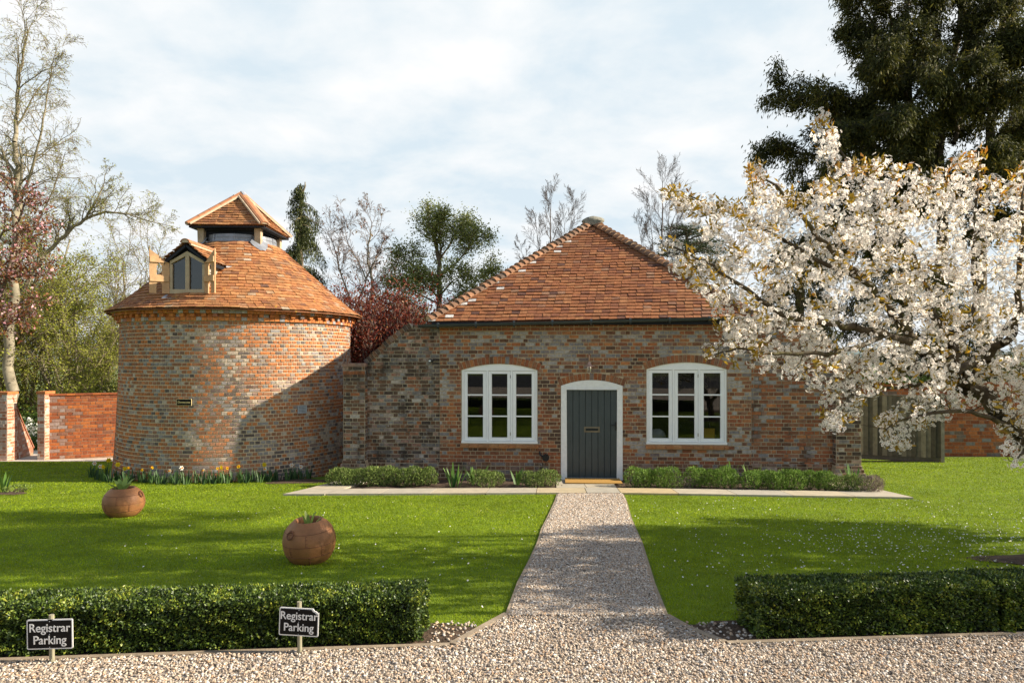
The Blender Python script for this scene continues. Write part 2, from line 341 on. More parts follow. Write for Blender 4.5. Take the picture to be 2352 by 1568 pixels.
# foliage
M['box_leaf'] = rmat('box_leaf', [(0, (0.018, 0.034, 0.008)), (.35, (0.052, 0.090, 0.015)), (.65, (0.12, 0.175, 0.02)), (.88, (0.24, 0.30, 0.03)), (1, (0.33, 0.34, 0.04))], 0.45, nscale=5, namt=0.35, trans=0.12, spec=0.5)
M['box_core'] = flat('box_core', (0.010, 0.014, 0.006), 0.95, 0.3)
M['rosemary'] = rmat('rosemary', [(0, (0.06, 0.09, 0.02)), (.5, (0.13, 0.19, 0.038)), (.8, (0.23, 0.30, 0.07)), (1, (0.36, 0.37, 0.14))], 0.7, nscale=4, namt=0.25, trans=0.2)
M['lav_green'] = rmat('lav_green', [(0, (0.06, 0.11, 0.02)), (.5, (0.13, 0.23, 0.03)), (1, (0.27, 0.38, 0.07))], 0.7, nscale=4, namt=0.25, trans=0.2)
M['lav_grey'] = rmat('lav_grey', [(0, (0.14, 0.11, 0.08)), (.5, (0.26, 0.21, 0.16)), (1, (0.36, 0.28, 0.24))], 0.85, nscale=4, namt=0.25, trans=0.1)
M['iris'] = rmat('iris', [(0, (0.06, 0.14, 0.025)), (1, (0.19, 0.32, 0.06))], 0.5, nscale=4, namt=0.2, trans=0.3)
M['daff_leaf'] = rmat('daff_leaf', [(0, (0.03, 0.07, 0.022)), (1, (0.095, 0.17, 0.05))], 0.5, nscale=4, namt=0.2, trans=0.25)
M['daff_yellow'] = rmat('daff_yellow', [(0, (0.80, 0.52, 0.01)), (1, (0.85, 0.66, 0.02))], 0.6, namt=0.05, trans=0.25)
M['daff_orange'] = rmat('daff_orange', [(0, (0.82, 0.33, 0.01)), (1, (0.85, 0.45, 0.02))], 0.6, namt=0.05, trans=0.2)
M['daff_white'] = rmat('daff_white', [(0, (0.80, 0.78, 0.66)), (1, (0.82, 0.80, 0.72))], 0.6, namt=0.05, trans=0.25)
M['tulip'] = rmat('tulip', [(0, (0.16, 0.27, 0.06)), (.6, (0.30, 0.40, 0.09)), (1, (0.55, 0.58, 0.20))], 0.5, nscale=5, namt=0.2, trans=0.3)
M['petal'] = rmat('petal', [(0, (0.86, 0.79, 0.70)), (.9, (0.92, 0.88, 0.81)), (.97, (0.84, 0.72, 0.72)), (.985, (0.45, 0.16, 0.13)), (1, (0.38, 0.20, 0.08))], 0.7, namt=0.04, trans=0.55, spec=0.1)
M['petal_fallen'] = rmat('petal_fallen', [(0, (0.78, 0.74, 0.70)), (1, (0.85, 0.83, 0.82))], 0.7, namt=0.04, spec=0.1)
M['cherry_leaf'] = rmat('cherry_leaf', [(0, (0.15, 0.115, 0.014)), (.5, (0.33, 0.22, 0.02)), (.8, (0.52, 0.31, 0.02)), (1, (0.50, 0.20, 0.025))], 0.45, namt=0.15, trans=0.4, spec=0.4)
M['cherry_bark'] = flat('cherry_bark', (0.075, 0.055, 0.030), 0.85, 0.45, 14.0, bump=0.8, bscale=40, stain=[((0.13, 0.12, 0.03), 6.0, 0.5, 0.7, None, 0.6)])
M['birch_bark'] = flat('birch_bark', (0.27, 0.23, 0.16), 0.85, 0.35, 3.0, stain=[((0.10, 0.08, 0.05), 4.0, 0.55, 0.66, (1, 1, 2.5), 0.8)])
M['twig'] = rmat('twig', [(0, (0.16, 0.125, 0.075)), (1, (0.27, 0.22, 0.13))], 0.9, namt=0.2)
M['twig_grey'] = rmat('twig_grey', [(0, (0.15, 0.115, 0.10)), (1, (0.27, 0.21, 0.17))], 0.9, namt=0.2)
M['bark'] = flat('bark', (0.14, 0.105, 0.07), 0.9, 0.35, 4.0)
M['bud_leaf'] = rmat('bud_leaf', [(0, (0.20, 0.20, 0.03)), (.6, (0.31, 0.33, 0.045)), (1, (0.42, 0.42, 0.07))], 0.7, namt=0.2, trans=0.4)
M['bud_dark'] = rmat('bud_dark', [(0, (0.11, 0.12, 0.018)), (.6, (0.24, 0.26, 0.035)), (1, (0.38, 0.38, 0.06))], 0.7, namt=0.25, trans=0.3)
M['oak_leaf'] = rmat('oak_leaf', [(0, (0.07, 0.085, 0.02)), (.5, (0.19, 0.22, 0.05)), (.85, (0.30, 0.33, 0.08)), (1, (0.42, 0.42, 0.16))], 0.45, namt=0.2, trans=0.35, spec=0.4)
M['twig_dark'] = rmat('twig_dark', [(0, (0.07, 0.055, 0.05)), (1, (0.14, 0.11, 0.095))], 0.9, namt=0.2)
M['holly_leaf'] = rmat('holly_leaf', [(0, (0.05, 0.07, 0.016)), (.5, (0.13, 0.165, 0.035)), (.85, (0.20, 0.24, 0.05)), (1, (0.36, 0.36, 0.14))], 0.4, namt=0.2, trans=0.2, spec=0.5)
M['red_leaf'] = rmat('red_leaf', [(0, (0.07, 0.014, 0.010)), (.5, (0.165, 0.032, 0.020)), (.85, (0.25, 0.062, 0.030)), (1, (0.27, 0.15, 0.06))], 0.5, namt=0.25, trans=0.25)
M['yew_leaf'] = rmat('yew_leaf', [(0, (0.020, 0.024, 0.008)), (.5, (0.068, 0.072, 0.018)), (.85, (0.155, 0.14, 0.027)), (1, (0.28, 0.215, 0.035))], 0.75, nscale=0.5, namt=0.35, trans=0.25)
M['conifer_leaf'] = rmat('conifer_leaf', [(0, (0.025, 0.035, 0.012)), (.5, (0.06, 0.075, 0.02)), (1, (0.13, 0.135, 0.04))], 0.75, namt=0.25, trans=0.15)
M['cedar_leaf'] = rmat('cedar_leaf', [(0, (0.03, 0.045, 0.02)), (1, (0.085, 0.11, 0.045))], 0.75, namt=0.2, trans=0.15)
M['crab_leaf'] = rmat('crab_leaf', [(0, (0.11, 0.035, 0.022)), (.5, (0.20, 0.065, 0.032)), (.8, (0.24, 0.15, 0.035)), (1, (0.30, 0.10, 0.05))], 0.6, namt=0.15, trans=0.35)
M['crab_flower'] = rmat('crab_flower', [(0, (0.62, 0.26, 0.30)), (1, (0.78, 0.52, 0.52))], 0.6, namt=0.08, trans=0.3)
M['ivy'] = rmat('ivy', [(0, (0.03, 0.06, 0.01)), (1, (0.10, 0.16, 0.025))], 0.5, namt=0.2, trans=0.2)

def glass_mat(name, tint):
    m = new_mat(name); nt = m.node_tree; N = nt.nodes; L = nt.links
    out = N.new('ShaderNodeOutputMaterial'); tr = N.new('ShaderNodeBsdfTransparent'); tr.inputs[0].default_value = (*tint, 1)
    gl = N.new('ShaderNodeBsdfGlossy'); gl.inputs['Roughness'].default_value = 0.0; gl.inputs[0].default_value = (1, 1, 1, 1)
    fr = N.new('ShaderNodeFresnel'); fr.inputs[0].default_value = 1.55
    m2 = N.new('ShaderNodeMath'); m2.operation = 'MULTIPLY'; m2.inputs[1].default_value = 1.5; L.new(fr.outputs[0], m2.inputs[0])
    mx = N.new('ShaderNodeMixShader'); L.new(m2.outputs[0], mx.inputs[0]); L.new(tr.outputs[0], mx.inputs[1]); L.new(gl.outputs[0], mx.inputs[2]); L.new(mx.outputs[0], out.inputs[0])
    return m
M['glass'] = glass_mat('glass', (0.7, 0.72, 0.74))
M['lamp_glass'] = glass_mat('lamp_glass', (0.92, 0.94, 0.94))

# ------------------------------------------------------------------ brickwork, tiles
_VN = np.random.RandomState(77).random_sample((64, 64))
def patch(x, z, f=1.1):
    """slow change from one part of a wall to another, as batches of bricks were laid"""
    a, b = (x+40)*f, (z+40)*f*1.6; i, j = int(a), int(b); u, v = a-i, b-j; u = u*u*(3-2*u); v = v*v*(3-2*v)
    n = lambda p, q: _VN[p % 64, q % 64]
    return (n(i, j)*(1-u)+n(i+1, j)*u)*(1-v)+(n(i, j+1)*(1-u)+n(i+1, j+1)*u)*v
def subtract(iv, holes):
    for (a, b) in holes:
        nxt = []
        for (p, q) in iv:
            if b <= p or a >= q: nxt.append((p, q)); continue
            if a > p: nxt.append((p, a))
            if b < q: nxt.append((b, q))
        iv = nxt
    return iv
def bricks(mb, rng, span, z0, z1, course, mapf, holes=lambda z: [], hdr=0.105, bond='flemish', joint=0.010, prot=0.008, rfun=None, mat=0, ch=0.004):
    nrow = int(round((z1-z0)/course)); course = (z1-z0)/nrow
    for i in range(nrow):
        za = z0+i*course+joint*0.5; zb = z0+(i+1)*course-joint*0.5; zm = (za+zb)/2
        a, b = span(zm)
        iv = subtract([(a, b)], holes(zm))
        per = []
        x = -40*hdr*3 if bond != 'header' else -300*hdr
        # the pattern
        if bond == 'flemish':
            x = a-(hdr*3)+((i % 2)*hdr*1.5)
            k = 0
            while x < b:
                wd = hdr*2 if k % 2 == 0 else hdr
                if rng.random() < 0.07: wd = hdr
                per.append((x, x+wd)); x += wd; k += 1
        elif bond == 'stretcher':
            x = a-hdr*2+(i % 2)*hdr
            while x < b: per.append((x, x+hdr*2)); x += hdr*2
        else:
            x = a-hdr+(i % 2)*hdr*0.5
            while x < b:
                wd = hdr*2 if rng.random() < 0.07 else hdr
                per.append((x, x+wd)); x += wd
        for (p, q) in per:
            for (c, d) in iv:
                lo = max(p, c); hi = min(q, d)
                if hi-lo < 0.03: continue
                l2 = lo+joint*0.5; h2 = hi-joint*0.5
                r = rfun(lo, zm, rng) if rfun else rng.random()
                pr = prot+rng.uniform(-0.003, 0.003)
                jz = rng.uniform(-0.0015, 0.0015, 4)
                vs = [mapf(l2, 0.01, za), mapf(h2, 0.01, za), mapf(h2, 0.01, zb), mapf(l2, 0.01, zb),
                      mapf(l2+ch, -pr, za+ch+jz[0]), mapf(h2-ch, -pr, za+ch+jz[1]), mapf(h2-ch, -pr, zb-ch+jz[2]), mapf(l2+ch, -pr, zb-ch+jz[3])]
                mb.add(vs, [(4, 5, 6, 7), (0, 1, 5, 4), (1, 2, 6, 5), (2, 3, 7, 6), (3, 0, 4, 7)], r, mat)
def tile(mb, tail, ew, eu, en, w, ln, th, r, rng, mat=0):
    """a thin clay tile: tail = centre of its lower edge on the roof plane"""
    lift = th*1.5; j = rng.uniform(-0.006, 0.006, 3)
    tail = tail+eu*j[0]
    a = tail-ew*(w/2)+en*(lift+j[1]); b = tail+ew*(w/2)+en*(lift+j[2])
    c = b+eu*ln-en*lift; d = a+eu*ln-en*lift
    q = [a, b, c, d, a+en*th, b+en*th, c+en*th, d+en*th]
    mb.hexa([tuple(x) for x in q], r, mat)
def tile_tri(mb, rng, A, B, T, gauge, width, th=0.019, rfun=None, mat=0):
    """tiles on the triangular slope A-B (eaves) to T (apex)"""
    A, B, T = Vector(A), Vector(B), Vector(T)
    ew = (B-A).normalized(); t0 = (T-A).dot(ew); foot = A+ew*t0; eu = (T-foot); H = eu.length; eu.normalize(); en = ew.cross(eu).normalized()
    Wd = (B-A).length; n = int(H/gauge)
    for i in range(n):
        s = i*H/n; k = (s+gauge*0.35)/H
        lo = t0*k; hi = Wd+(t0-Wd)*k
        x = lo-rng.random()*0.02-((i % 2)*width*0.5)
        while x < hi:
            p = max(x, lo); q = min(x+width, hi)
            if q-p > 0.03:
                sag = -0.012*math.sin(math.pi*(p-lo)/max(hi-lo, .1))
                c = A+ew*((p+q)/2)+eu*s+en*(sag+0.004*math.sin(p*3.1+i*0.7))
                r = rfun((p-lo)/max(hi-lo, .1), k, rng, p-lo, hi-p) if rfun else rng.random()*0.985
                tile(mb, c, ew, eu, en, q-p-0.004, gauge*1.55, th, r, rng, mat)
            x += width
    return eu, en

# ------------------------------------------------------------------ ground
rng = np.random.RandomState(7)
def sheet(name, mats, xs, ys, zf, kind='structure', smooth=True):
    xs = np.asarray(xs); ys = np.asarray(ys)
    X, Y = np.meshgrid(xs, ys); Z = zf(X, Y)
    V = np.stack([X, Y, Z], -1).reshape(-1, 3); nx = len(xs); ny = len(ys)
    i = np.arange((ny-1)*(nx-1)); r = i//(nx-1); c = i % (nx-1); b = r*nx+c
    o = mesh_np(name, V, np.stack([b, b+1, b+nx+1, b+nx], -1), mats, smooth=smooth)
    return tag(o, kind=kind)
def strip(name, mat, ys, xl, xr, off, ncol=8, kind='structure'):
    V = []; 
    for y in ys:
        a, b = xl(y), xr(y)
        for j in range(ncol+1):
            x = a+(b-a)*j/ncol; V.append((x, y, float(gz(y))+off))
    n = ncol+1; Fc = []
    for i in range(len(ys)-1):
        for j in range(ncol): Fc.append((i*n+j, i*n+j+1, (i+1)*n+j+1, (i+1)*n+j))
    o = mesh_np(name, V, Fc, mat, smooth=True)
    return tag(o, kind=kind)
gy = np.concatenate([[-900, -300, -120, -60], np.arange(-40, 30, 0.5), np.arange(30, 60, 3), [70, 100, 160, 260, 420, 700, 1200]])
gx = np.concatenate([[-1500, -800, -400, -200, -100, -60], np.arange(-40, 41, 4), [60, 100, 200, 400, 800, 1500]])
sheet('ground', M['far_ground'], gx, gy, lambda X, Y: gz(Y)-0.05-np.clip((Y-40)/40, 0, 1)*0.2)
LX0, LX1 = -17.0, 17.0
sheet('lawn', M['lawn'], np.linspace(LX0, LX1, 60), np.concatenate([np.arange(4.0, 22.6, 0.25)]), lambda X, Y: gz(Y)-0.006)
pathL = lambda y: -0.035+(y-5.05)*0.119+0.010*math.sin(y*1.9)+0.006*math.sin(y*4.1)
pathR = lambda y: 1.13+(y-5.0)*0.1185+0.012*math.sin(y*1.7+1)
def yb(x):      # the front timber edge
    if x < -0.38: return 4.38+(x+0.38)*0.102
    if x < -0.035: return 4.38+(x+0.38)/0.345*0.67
    if x < 1.13: return 5.05
    if x < 1.38: return 5.0-(x-1.13)/0.25*0.59
    return 4.41+(x-1.38)*0.0894
xs_ = np.concatenate([np.linspace(-17, -0.38, 40), np.linspace(-0.38, 1.38, 30), np.linspace(1.5, 17, 40)])
V = []; Fc = []
for x in xs_:
    for j in range(7):
        y = -1.4+(yb(x)+1.4)*j/6; V.append((x, y, float(gz(y))+0.004))
for i in range(len(xs_)-1):
    for j in range(6): Fc.append((i*7+j, (i+1)*7+j, (i+1)*7+j+1, i*7+j+1))
tag(mesh_np('gravel_drive', V, Fc, M['gravel_base'], smooth=True), kind='structure')
strip('gravel_path', M['gravel_base'], np.arange(5.0, 12.5, 0.25), pathL, pathR, 0.008)
V = []; Fc = []
for k_, (xa, xb) in enumerate(((-17, -0.45), (1.42, 17))):
    xs2 = np.linspace(xa, xb, 30); b0 = len(V)
    for x in xs2:
        y0 = yb(x)
        for j in range(4):
            y = y0+0.03+0.44*j/3; V.append((x, y, float(gz(y))+0.004))
    for i in range(29):
        for j in range(3): Fc.append((b0+i*4+j, b0+(i+1)*4+j, b0+(i+1)*4+j+1, b0+i*4+j+1))
V += [(-0.46, 4.40, float(gz(4.4))+.004), (-0.36, 4.42, float(gz(4.42))+.004), (-0.20, 4.72, float(gz(4.72))+.004), (-0.46, 4.80, float(gz(4.8))+.004)]
V += [(1.43, 4.43, float(gz(4.43))+.004), (1.43, 4.80, float(gz(4.8))+.004), (1.22, 4.80, float(gz(4.8))+.004), (1.36, 4.44, float(gz(4.44))+.004)]
Fc += [(len(V)-8, len(V)-7, len(V)-6, len(V)-5), (len(V)-4, len(V)-3, len(V)-2, len(V)-1)]
tag(mesh_np('soil_bed', V, Fc, M['soil']), kind='structure')
sheet('road', M['asphalt'], np.linspace(-60, 60, 20), np.linspace(-7.5, -1.4, 12), lambda X, Y: gz(Y)+0.0)
# pale gravel yard behind the dovecote on the left
V = []; Fc = []
for i, x in enumerate(np.linspace(-30, -7.6, 12)):
    e0 = 20.2+0.3*(i/11)
    for y in (e0, 21.5, 23.0, 27.0): V.append((x, y, float(gz(y))+.012))
for i in range(11):
    for j in range(3): Fc.append((i*4+j, (i+1)*4+j, (i+1)*4+j+1, i*4+j+1))
tag(mesh_np('gravel_yard', V, Fc, flat('pale_gravel', (0.56, 0.50, 0.42), 0.95, 0.15, 20)), kind='structure')
# hills on the horizon
X = np.linspace(-900, 900, 90); prof = 14+9*np.sin(X*0.008+1)+5*np.sin(X*0.021)
V = []; Fc = []
for i, x in enumerate(X):
    for (yy, k) in ((520, 0), (600, 0.75), (680, 1.0), (900, 0.6), (1100, 0)): V.append((x, yy, -0.6+prof[i]*k))
for i in range(89):
    for j in range(4): Fc.append((i*5+j, (i+1)*5+j, (i+1)*5+j+1, i*5+j+1))
tag(mesh_np('hills', V, Fc, M['hill'], smooth=True), kind='structure')

# ------------------------------------------------------------------ cottage frame of reference
KY = 0.07; PSI = math.atan(KY); HD = 14.9
def fac(u, v, n=0.0):
    """picture point -> (s, z) on the plane parallel to the cottage front, n metres behind it"""
    a = (u-1176)/F; t = (HD+n*math.sqrt(1+KY*KY))/(1+KY*a); X = a*t
    s = X*math.cos(PSI)-(t-HD)*math.sin(PSI)
    return s, EYE-(v-HOR)/F*t
def loc2w(s, n, z=0): return (s*math.cos(PSI)+n*math.sin(PSI), HD-s*math.sin(PSI)+n*math.cos(PSI), z)
house = thing('brick_cottage', 'small square brick cottage with pyramid tiled roof, white windows and a grey plank door', 'cottage', (0, HD, 0), -PSI)
ident = lambda s, n, z: (s, n, z)
SL, SR = fac(1010, 900)[0], fac(1726, 900)[0]
EZ = 3.50
ZB = 0.0
class Opening:
    def __init__(o, u0, u1, vb, vspring, vcrown):
        o.s0, z = fac(u0, vb); o.s1, z2 = fac(u1, vb); o.z0 = (z+z2)/2
        um = (u0+u1)/2; o.zs = fac(um, vspring)[1]; o.zc = fac(um, vcrown)[1]
        o.c = (o.s0+o.s1)/2; hw = (o.s1-o.s0)/2; h = o.zc-o.zs; o.rad = (hw*hw+h*h)/(2*h); o.cz = o.zc-o.rad
    def top(o, s): return o.cz+math.sqrt(max(o.rad**2-(s-o.c)**2, 0))
    def span(o, z, extra=0.0):
        if z < o.z0 or z > o.zc+extra: return None
        r = o.rad+extra
        if z <= o.zs: return (o.s0, o.s1)
        dz = z-o.cz
        if dz >= r: return None
        hw = math.sqrt(r*r-dz*dz); ex = extra*0.45
        return (max(o.c-hw, o.s0-ex), min(o.c+hw, o.s1+ex))
WL = Opening(1060, 1234.5, 1018, 850, 835.5); WR = Opening(1485, 1670, 1020.5, 848, 832); DO = Opening(1288.5, 1430, 1104, 886, 872.5)
DO.z0 = 0.0
OPS = [WL, WR, DO]
ARC = 0.155
def holes(z):
    h = []
    for o in OPS:
        sp = o.span(z, ARC)
        if sp: h.append(sp)
    return h
rb = np.random.RandomState(3)
mb = MB()
def r_house(s, z, g):
    r = g.random()
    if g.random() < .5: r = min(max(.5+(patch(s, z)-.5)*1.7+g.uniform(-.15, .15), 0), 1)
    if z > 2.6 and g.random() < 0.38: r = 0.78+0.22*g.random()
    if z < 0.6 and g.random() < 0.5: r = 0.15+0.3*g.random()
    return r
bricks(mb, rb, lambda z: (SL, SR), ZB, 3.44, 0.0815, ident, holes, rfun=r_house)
# masonry behind the face, cut round the openings
def slab(mb, s0, s1, z0f, z1f, n0, n1, ops, mat=1, step=0.06):
    cuts = sorted(set([s0, s1]+[x for o in ops for x in (o.s0, o.s1) if s0 < x < s1]+[o.s0+(o.s1-o.s0)*k/14 for o in ops for k in range(15)]))
    for a, b in zip(cuts[:-1], cuts[1:]):
        m = (a+b)/2; iv = [(None, None)]
        op = [o for o in ops if o.s0 < m < o.s1]
        if op:
            o = op[0]
            if o.z0 > 0.05: mb.box(a, b, n0, n1, z0f, o.z0, 0.5, mat)
            mb.hexa([(a, n0, o.top(a)), (b, n0, o.top(b)), (b, n1, o.top(b)), (a, n1, o.top(a)), (a, n0, z1f), (b, n0, z1f), (b, n1, z1f), (a, n1, z1f)], 0.5, mat)
        else: mb.box(a, b, n0, n1, z0f, z1f, 0.5, mat)
slab(mb, SL, SR, -0.1, 3.45, 0.0, 0.3, OPS)
HDp = 6.3
# side and back walls, and the dark room inside
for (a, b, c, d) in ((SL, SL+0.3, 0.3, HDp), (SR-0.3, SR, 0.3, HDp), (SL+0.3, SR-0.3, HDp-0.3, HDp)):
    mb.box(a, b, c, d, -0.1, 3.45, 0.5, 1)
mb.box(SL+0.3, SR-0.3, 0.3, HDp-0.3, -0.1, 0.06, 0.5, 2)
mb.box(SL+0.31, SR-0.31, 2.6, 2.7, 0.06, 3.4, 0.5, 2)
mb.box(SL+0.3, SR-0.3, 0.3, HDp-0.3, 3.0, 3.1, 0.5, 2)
# corbelled top courses under the eaves
for k, pz in enumerate((3.28, 3.36)):
    bricks(mb, rb, lambda z: (SL, SR), pz, pz+0.08, 0.08, lambda s, n, z: (s, n-0.02*(k+1), z), rfun=lambda s, z, g: 0.1+0.5*g.random())
    mb.box(SL, SR, -0.022*(k+1)+.004, 0.0-0.001, pz, pz+0.08, 0.5, 1)
hw_wall = mb.build('wall', [M['brick_house'], M['mortar'], M['room']], house)
# arches of bricks on end
def arch(o, ht=ARC):
    m = MB(); half = math.asin(min((o.s1-o.s0)/2/o.rad*1.04, 0.99)); ri = o.rad+0.004; n = int(2*half*o.rad/0.082)
    for i in range(n):
        a0 = -half+2*half*i/n+0.006/o.rad; a1 = -half+2*half*(i+1)/n-0.006/o.rad
        pr = 0.012+rb.uniform(-.003, .003)
        q = [(o.c+r_*math.sin(t), o.cz+r_*math.cos(t)) for r_, t in ((ri, a0), (ri, a1), (ri+ht, a1), (ri+ht, a0))]
        r = rb.random()
        r = 0.3+0.38*r if rb.random() < .75 else 0.05+0.9*rb.random()
        m.hexa([(q[0][0], -pr, q[0][1]), (q[1][0], -pr, q[1][1]), (q[1][0], 0.02, q[1][1]), (q[0][0], 0.02, q[0][1]), (q[3][0], -pr, q[3][1]), (q[2][0], -pr, q[2][1]), (q[2][0], .02, q[2][1]), (q[3][0], .02, q[3][1])], r, 0)
    m.prism([(o.c+r_*math.sin(t), o.cz+r_*math.cos(t)) for r_, t in [(ri, -half+2*half*k/12) for k in range(13)]+[(ri+ht, half-2*half*k/12) for k in range(13)]],
            lambda a, b: (a, -0.003, b), lambda a, b: (a, 0.02, b), 0.5, 1)
    return m.build('brick_arch', [M['brick_house'], M['mortar']], house)
for o in OPS: arch(o, ARC if o is not DO else 0.14)
# plinth, two stepped courses
for (a, b) in ((SL-0.02, DO.s0-0.25), (DO.s1+0.12, SR+0.02)):
    m = MB()
    for (za, zb, pj) in ((0.0, 0.26, 0.085), (0.26, 0.345, 0.055), (0.345, 0.425, 0.03)):
        bricks(m, rb, lambda z: (a, b), za, zb, 0.083, lambda s, n, z: (s, n-pj, z), rfun=lambda s, z, g: (0.2+0.5*g.random()))
        m.box(a, b, -pj, -0.004, za, zb-0.004, 0.5, 1)
    m.build('plinth', [M['brick_wing'], M['mortar']], house)

def make_window(o):
    W = o.s1-o.s0; f0 = 0.022
    g = MB()
    # outer frame with an arched head
    fw = 0.052; z0 = o.z0; zt = o.zs-0.012      # top of casements
    g.box(o.s0+.003, o.s0+fw, f0, 0.14, z0+0.045, zt); g.box(o.s1-fw, o.s1-.003, f0, 0.14, z0+0.045, zt)
    g.box(o.s0-0.005, o.s1+0.005, f0-0.03, 0.15, z0+.002, z0+0.045)
    n = 16
    poly = [(o.s0+.003, zt), (o.s1-.003, zt)]+[(o.s1-.003-(W-.006)*k/n, o.top(o.s1-.003-(W-.006)*k/n)-.003) for k in range(n+1)]
    g.prism(poly, lambda a, b: (a, f0-0.004, b), lambda a, b: (a, 0.14, b))
    iw = W-2*fw; mw = 0.042; sw = (iw-2*mw)/3
    for k in (1, 2):
        a = o.s0+fw+k*sw+(k-1)*mw; g.box(a, a+mw, f0+0.002, 0.14, z0+0.045, zt)
    win = g.build('window', [M['white_paint']], house)
    gl = MB()
    for k in range(3):
        a = o.s0+fw+k*(sw+mw)+.004; b = a+sw-.008; c = z0+0.050; d = zt-0.006; st = 0.062
        h = MB(); fn = f0+0.012
        h.box(a, a+st, fn, .09, c, d); h.box(b-st, b, fn, .09, c, d); h.box(a+st, b-st, fn, .09, c, c+st+.012); h.box(a+st, b-st, fn, .09, d-st, d)
        ph = (d-c-2*st-.012)/3
        for q in (1, 2): h.box(a+st, b-st, fn+.012, .085, c+st+.012+q*ph-.014, c+st+.012+q*ph+.014)
        # small bevel beads round the glass
        h.box(a+st, a+st+.01, fn+.014, .085, c+st+.012, d-st); h.box(b-st-.01, b-st, fn+.014, .085, c+st+.012, d-st)
        sa = h.build('casement', [M['white_paint']], win)
        if k == 1:
            for zz in (c+0.12, d-0.16):
                hg = MB(); hg.box(b-.006, b+.006, fn-.012, fn, zz, zz+.07); hg.build('hinge', [M['brass']], win)
        gl.add([(a+st-.004, .07, c+st), (b-st+.004, .07, c+st), (b-st+.004, .07, d-st+.004), (a+st-.004, .07, d-st+.004)], [(0, 1, 2, 3)])
    gl.build('pane', [M['glass']], win)
    # sill of tiles laid on mortar
    t = MB(); x = o.s0-0.02; zi = o.z0
    while x < o.s1+0.02:
        wd = min(0.2*rb.uniform(.8, 1.2), o.s1+0.03-x); q = rb.uniform(-.004, .004)
        t.hexa([(x, -0.075, zi-.095+q), (x+wd-.006, -0.075, zi-.095+q), (x+wd-.006, 0.02, zi-.065), (x, 0.02, zi-.065), (x, -0.075, zi-.045+q), (x+wd-.006, -.075, zi-.045+q), (x+wd-.006, .02, zi-.006), (x, .02, zi-.006)], rb.random()*.6+.3, 0)
        x += wd
    t.box(o.s0-.01, o.s1+.01, -.03, -.001, zi-.10, zi-.07, .5, 1)
    t.build('sill', [M['tile_tower'], M['mortar']], house)
    return win
make_window(WL); make_window(WR)

# door
g = MB(); o = DO; W = o.s1-o.s0; jl, jr = fac(1301.5, 1000)[0], fac(1417.5, 1000)[0]; zh = fac(1358, 894.5)[1]; zth = fac(1358, 1096)[1]; zb_ = fac(1358, 1103)[1]
g.hexa([(o.s0, -.03, 0.0), (jl+.01, -.03, 0.0), (jl+.01, .15, 0.0), (o.s0, .15, 0.0), (o.s0+.002, -.012, o.zs), (jl, -.012, o.zs), (jl, .15, o.zs), (o.s0+.002, .15, o.zs)])
g.hexa([(jr-.01, -.03, 0.0), (o.s1, -.03, 0.0), (o.s1, .15, 0.0), (jr-.01, .15, 0.0), (jr, -.012, o.zs), (o.s1-.002, -.012, o.zs), (o.s1-.002, .15, o.zs), (jr, .15, o.zs)])
n = 14
poly = [(o.s0+.002, o.zs), (jl, o.zs), (jl, zh), (jr, zh), (jr, o.zs), (o.s1-.002, o.zs)]+[(o.s1-.002-(W-.004)*k/n, o.top(o.s1-.002-(W-.004)*k/n)-.003) for k in range(n+1)]
# head: split so that no face is concave
poly_head = [(jl, zh), (jr, zh)]+[(o.s1-.002-(W-.004)*k/n, max(o.top(o.s1-.002-(W-.004)*k/n)-.003, o.zs+.001)) for k in range(n+1)]
g.prism(poly_head, lambda a, b: (a, -.010, b), lambda a, b: (a, .15, b))
g.box(jl-.004, jr+.004, -.030, -.0105, zh-.004, zh+.03)
g.build('door_frame', [M['white_old']], house)
g = MB(); npl = 8; wd = (jr-jl)/npl
for k in range(npl):
    a = jl+k*wd; b = a+wd
    g.prism([(a+.002, .045), (a+.007, .036), (b-.007, .036), (b-.002, .045), (b-.002, .08), (a+.002, .08)], lambda p, q: (p, q, zh-.004), lambda p, q: (p, q, zth-.005))
g.box(jl, jr, .05, .09, zth-.005, zh-.004, .5, 1)
door = g.build('door', [M['door_paint'], M['door_groove']], house)
g = MB(); g.hexa([(jl, -.035, zb_-.03), (jr, -.035, zb_-.03), (jr, .06, zb_-.03), (jl, .06, zb_-.03), (jl, -.03, zth-.035), (jr, -.03, zth-.035), (jr, .06, zth), (jl, .06, zth)])
g.build('threshold', [M['threshold']], house)
la, lb = fac(1341.5, 980), fac(1378, 993)
g = MB(); g.box(la[0], lb[0], .026, .04, lb[1], la[1]); g.box(la[0]+.035, lb[0]-.035, .02, .03, lb[1]+.035, la[1]-.035, .5, 1)
g.box(la[0]+.03, lb[0]-.03, .018, .03, la[1]-.035, la[1]-.028); g.box(la[0]+.03, lb[0]-.03, .018, .03, lb[1]+.028, lb[1]+.035)
for sx in (la[0]+.014, lb[0]-.014): g.box(sx-.005, sx+.005, .02, .03, (la[1]+lb[1])/2-.005, (la[1]+lb[1])/2+.005, .5, 1)
g.build('letter_plate', [M['brass'], M['door_groove']], door)
ha = fac(1415, 979)
g = MB(); g.box(ha[0]-.022, ha[0]+.022, .024, .04, ha[1]-.09, ha[1]+.09); g.tube([(ha[0], .03, ha[1]+.03), (ha[0], -.03, ha[1]+.03), (ha[0]-.05, -.035, ha[1]+.035), (ha[0]-.12, -.033, ha[1]+.025)], .011, 8)
g.tube([(ha[0], .03, ha[1]-.04), (ha[0], .01, ha[1]-.04)], .012, 8)
g.build('handle', [M['iron']], door, smooth=False)

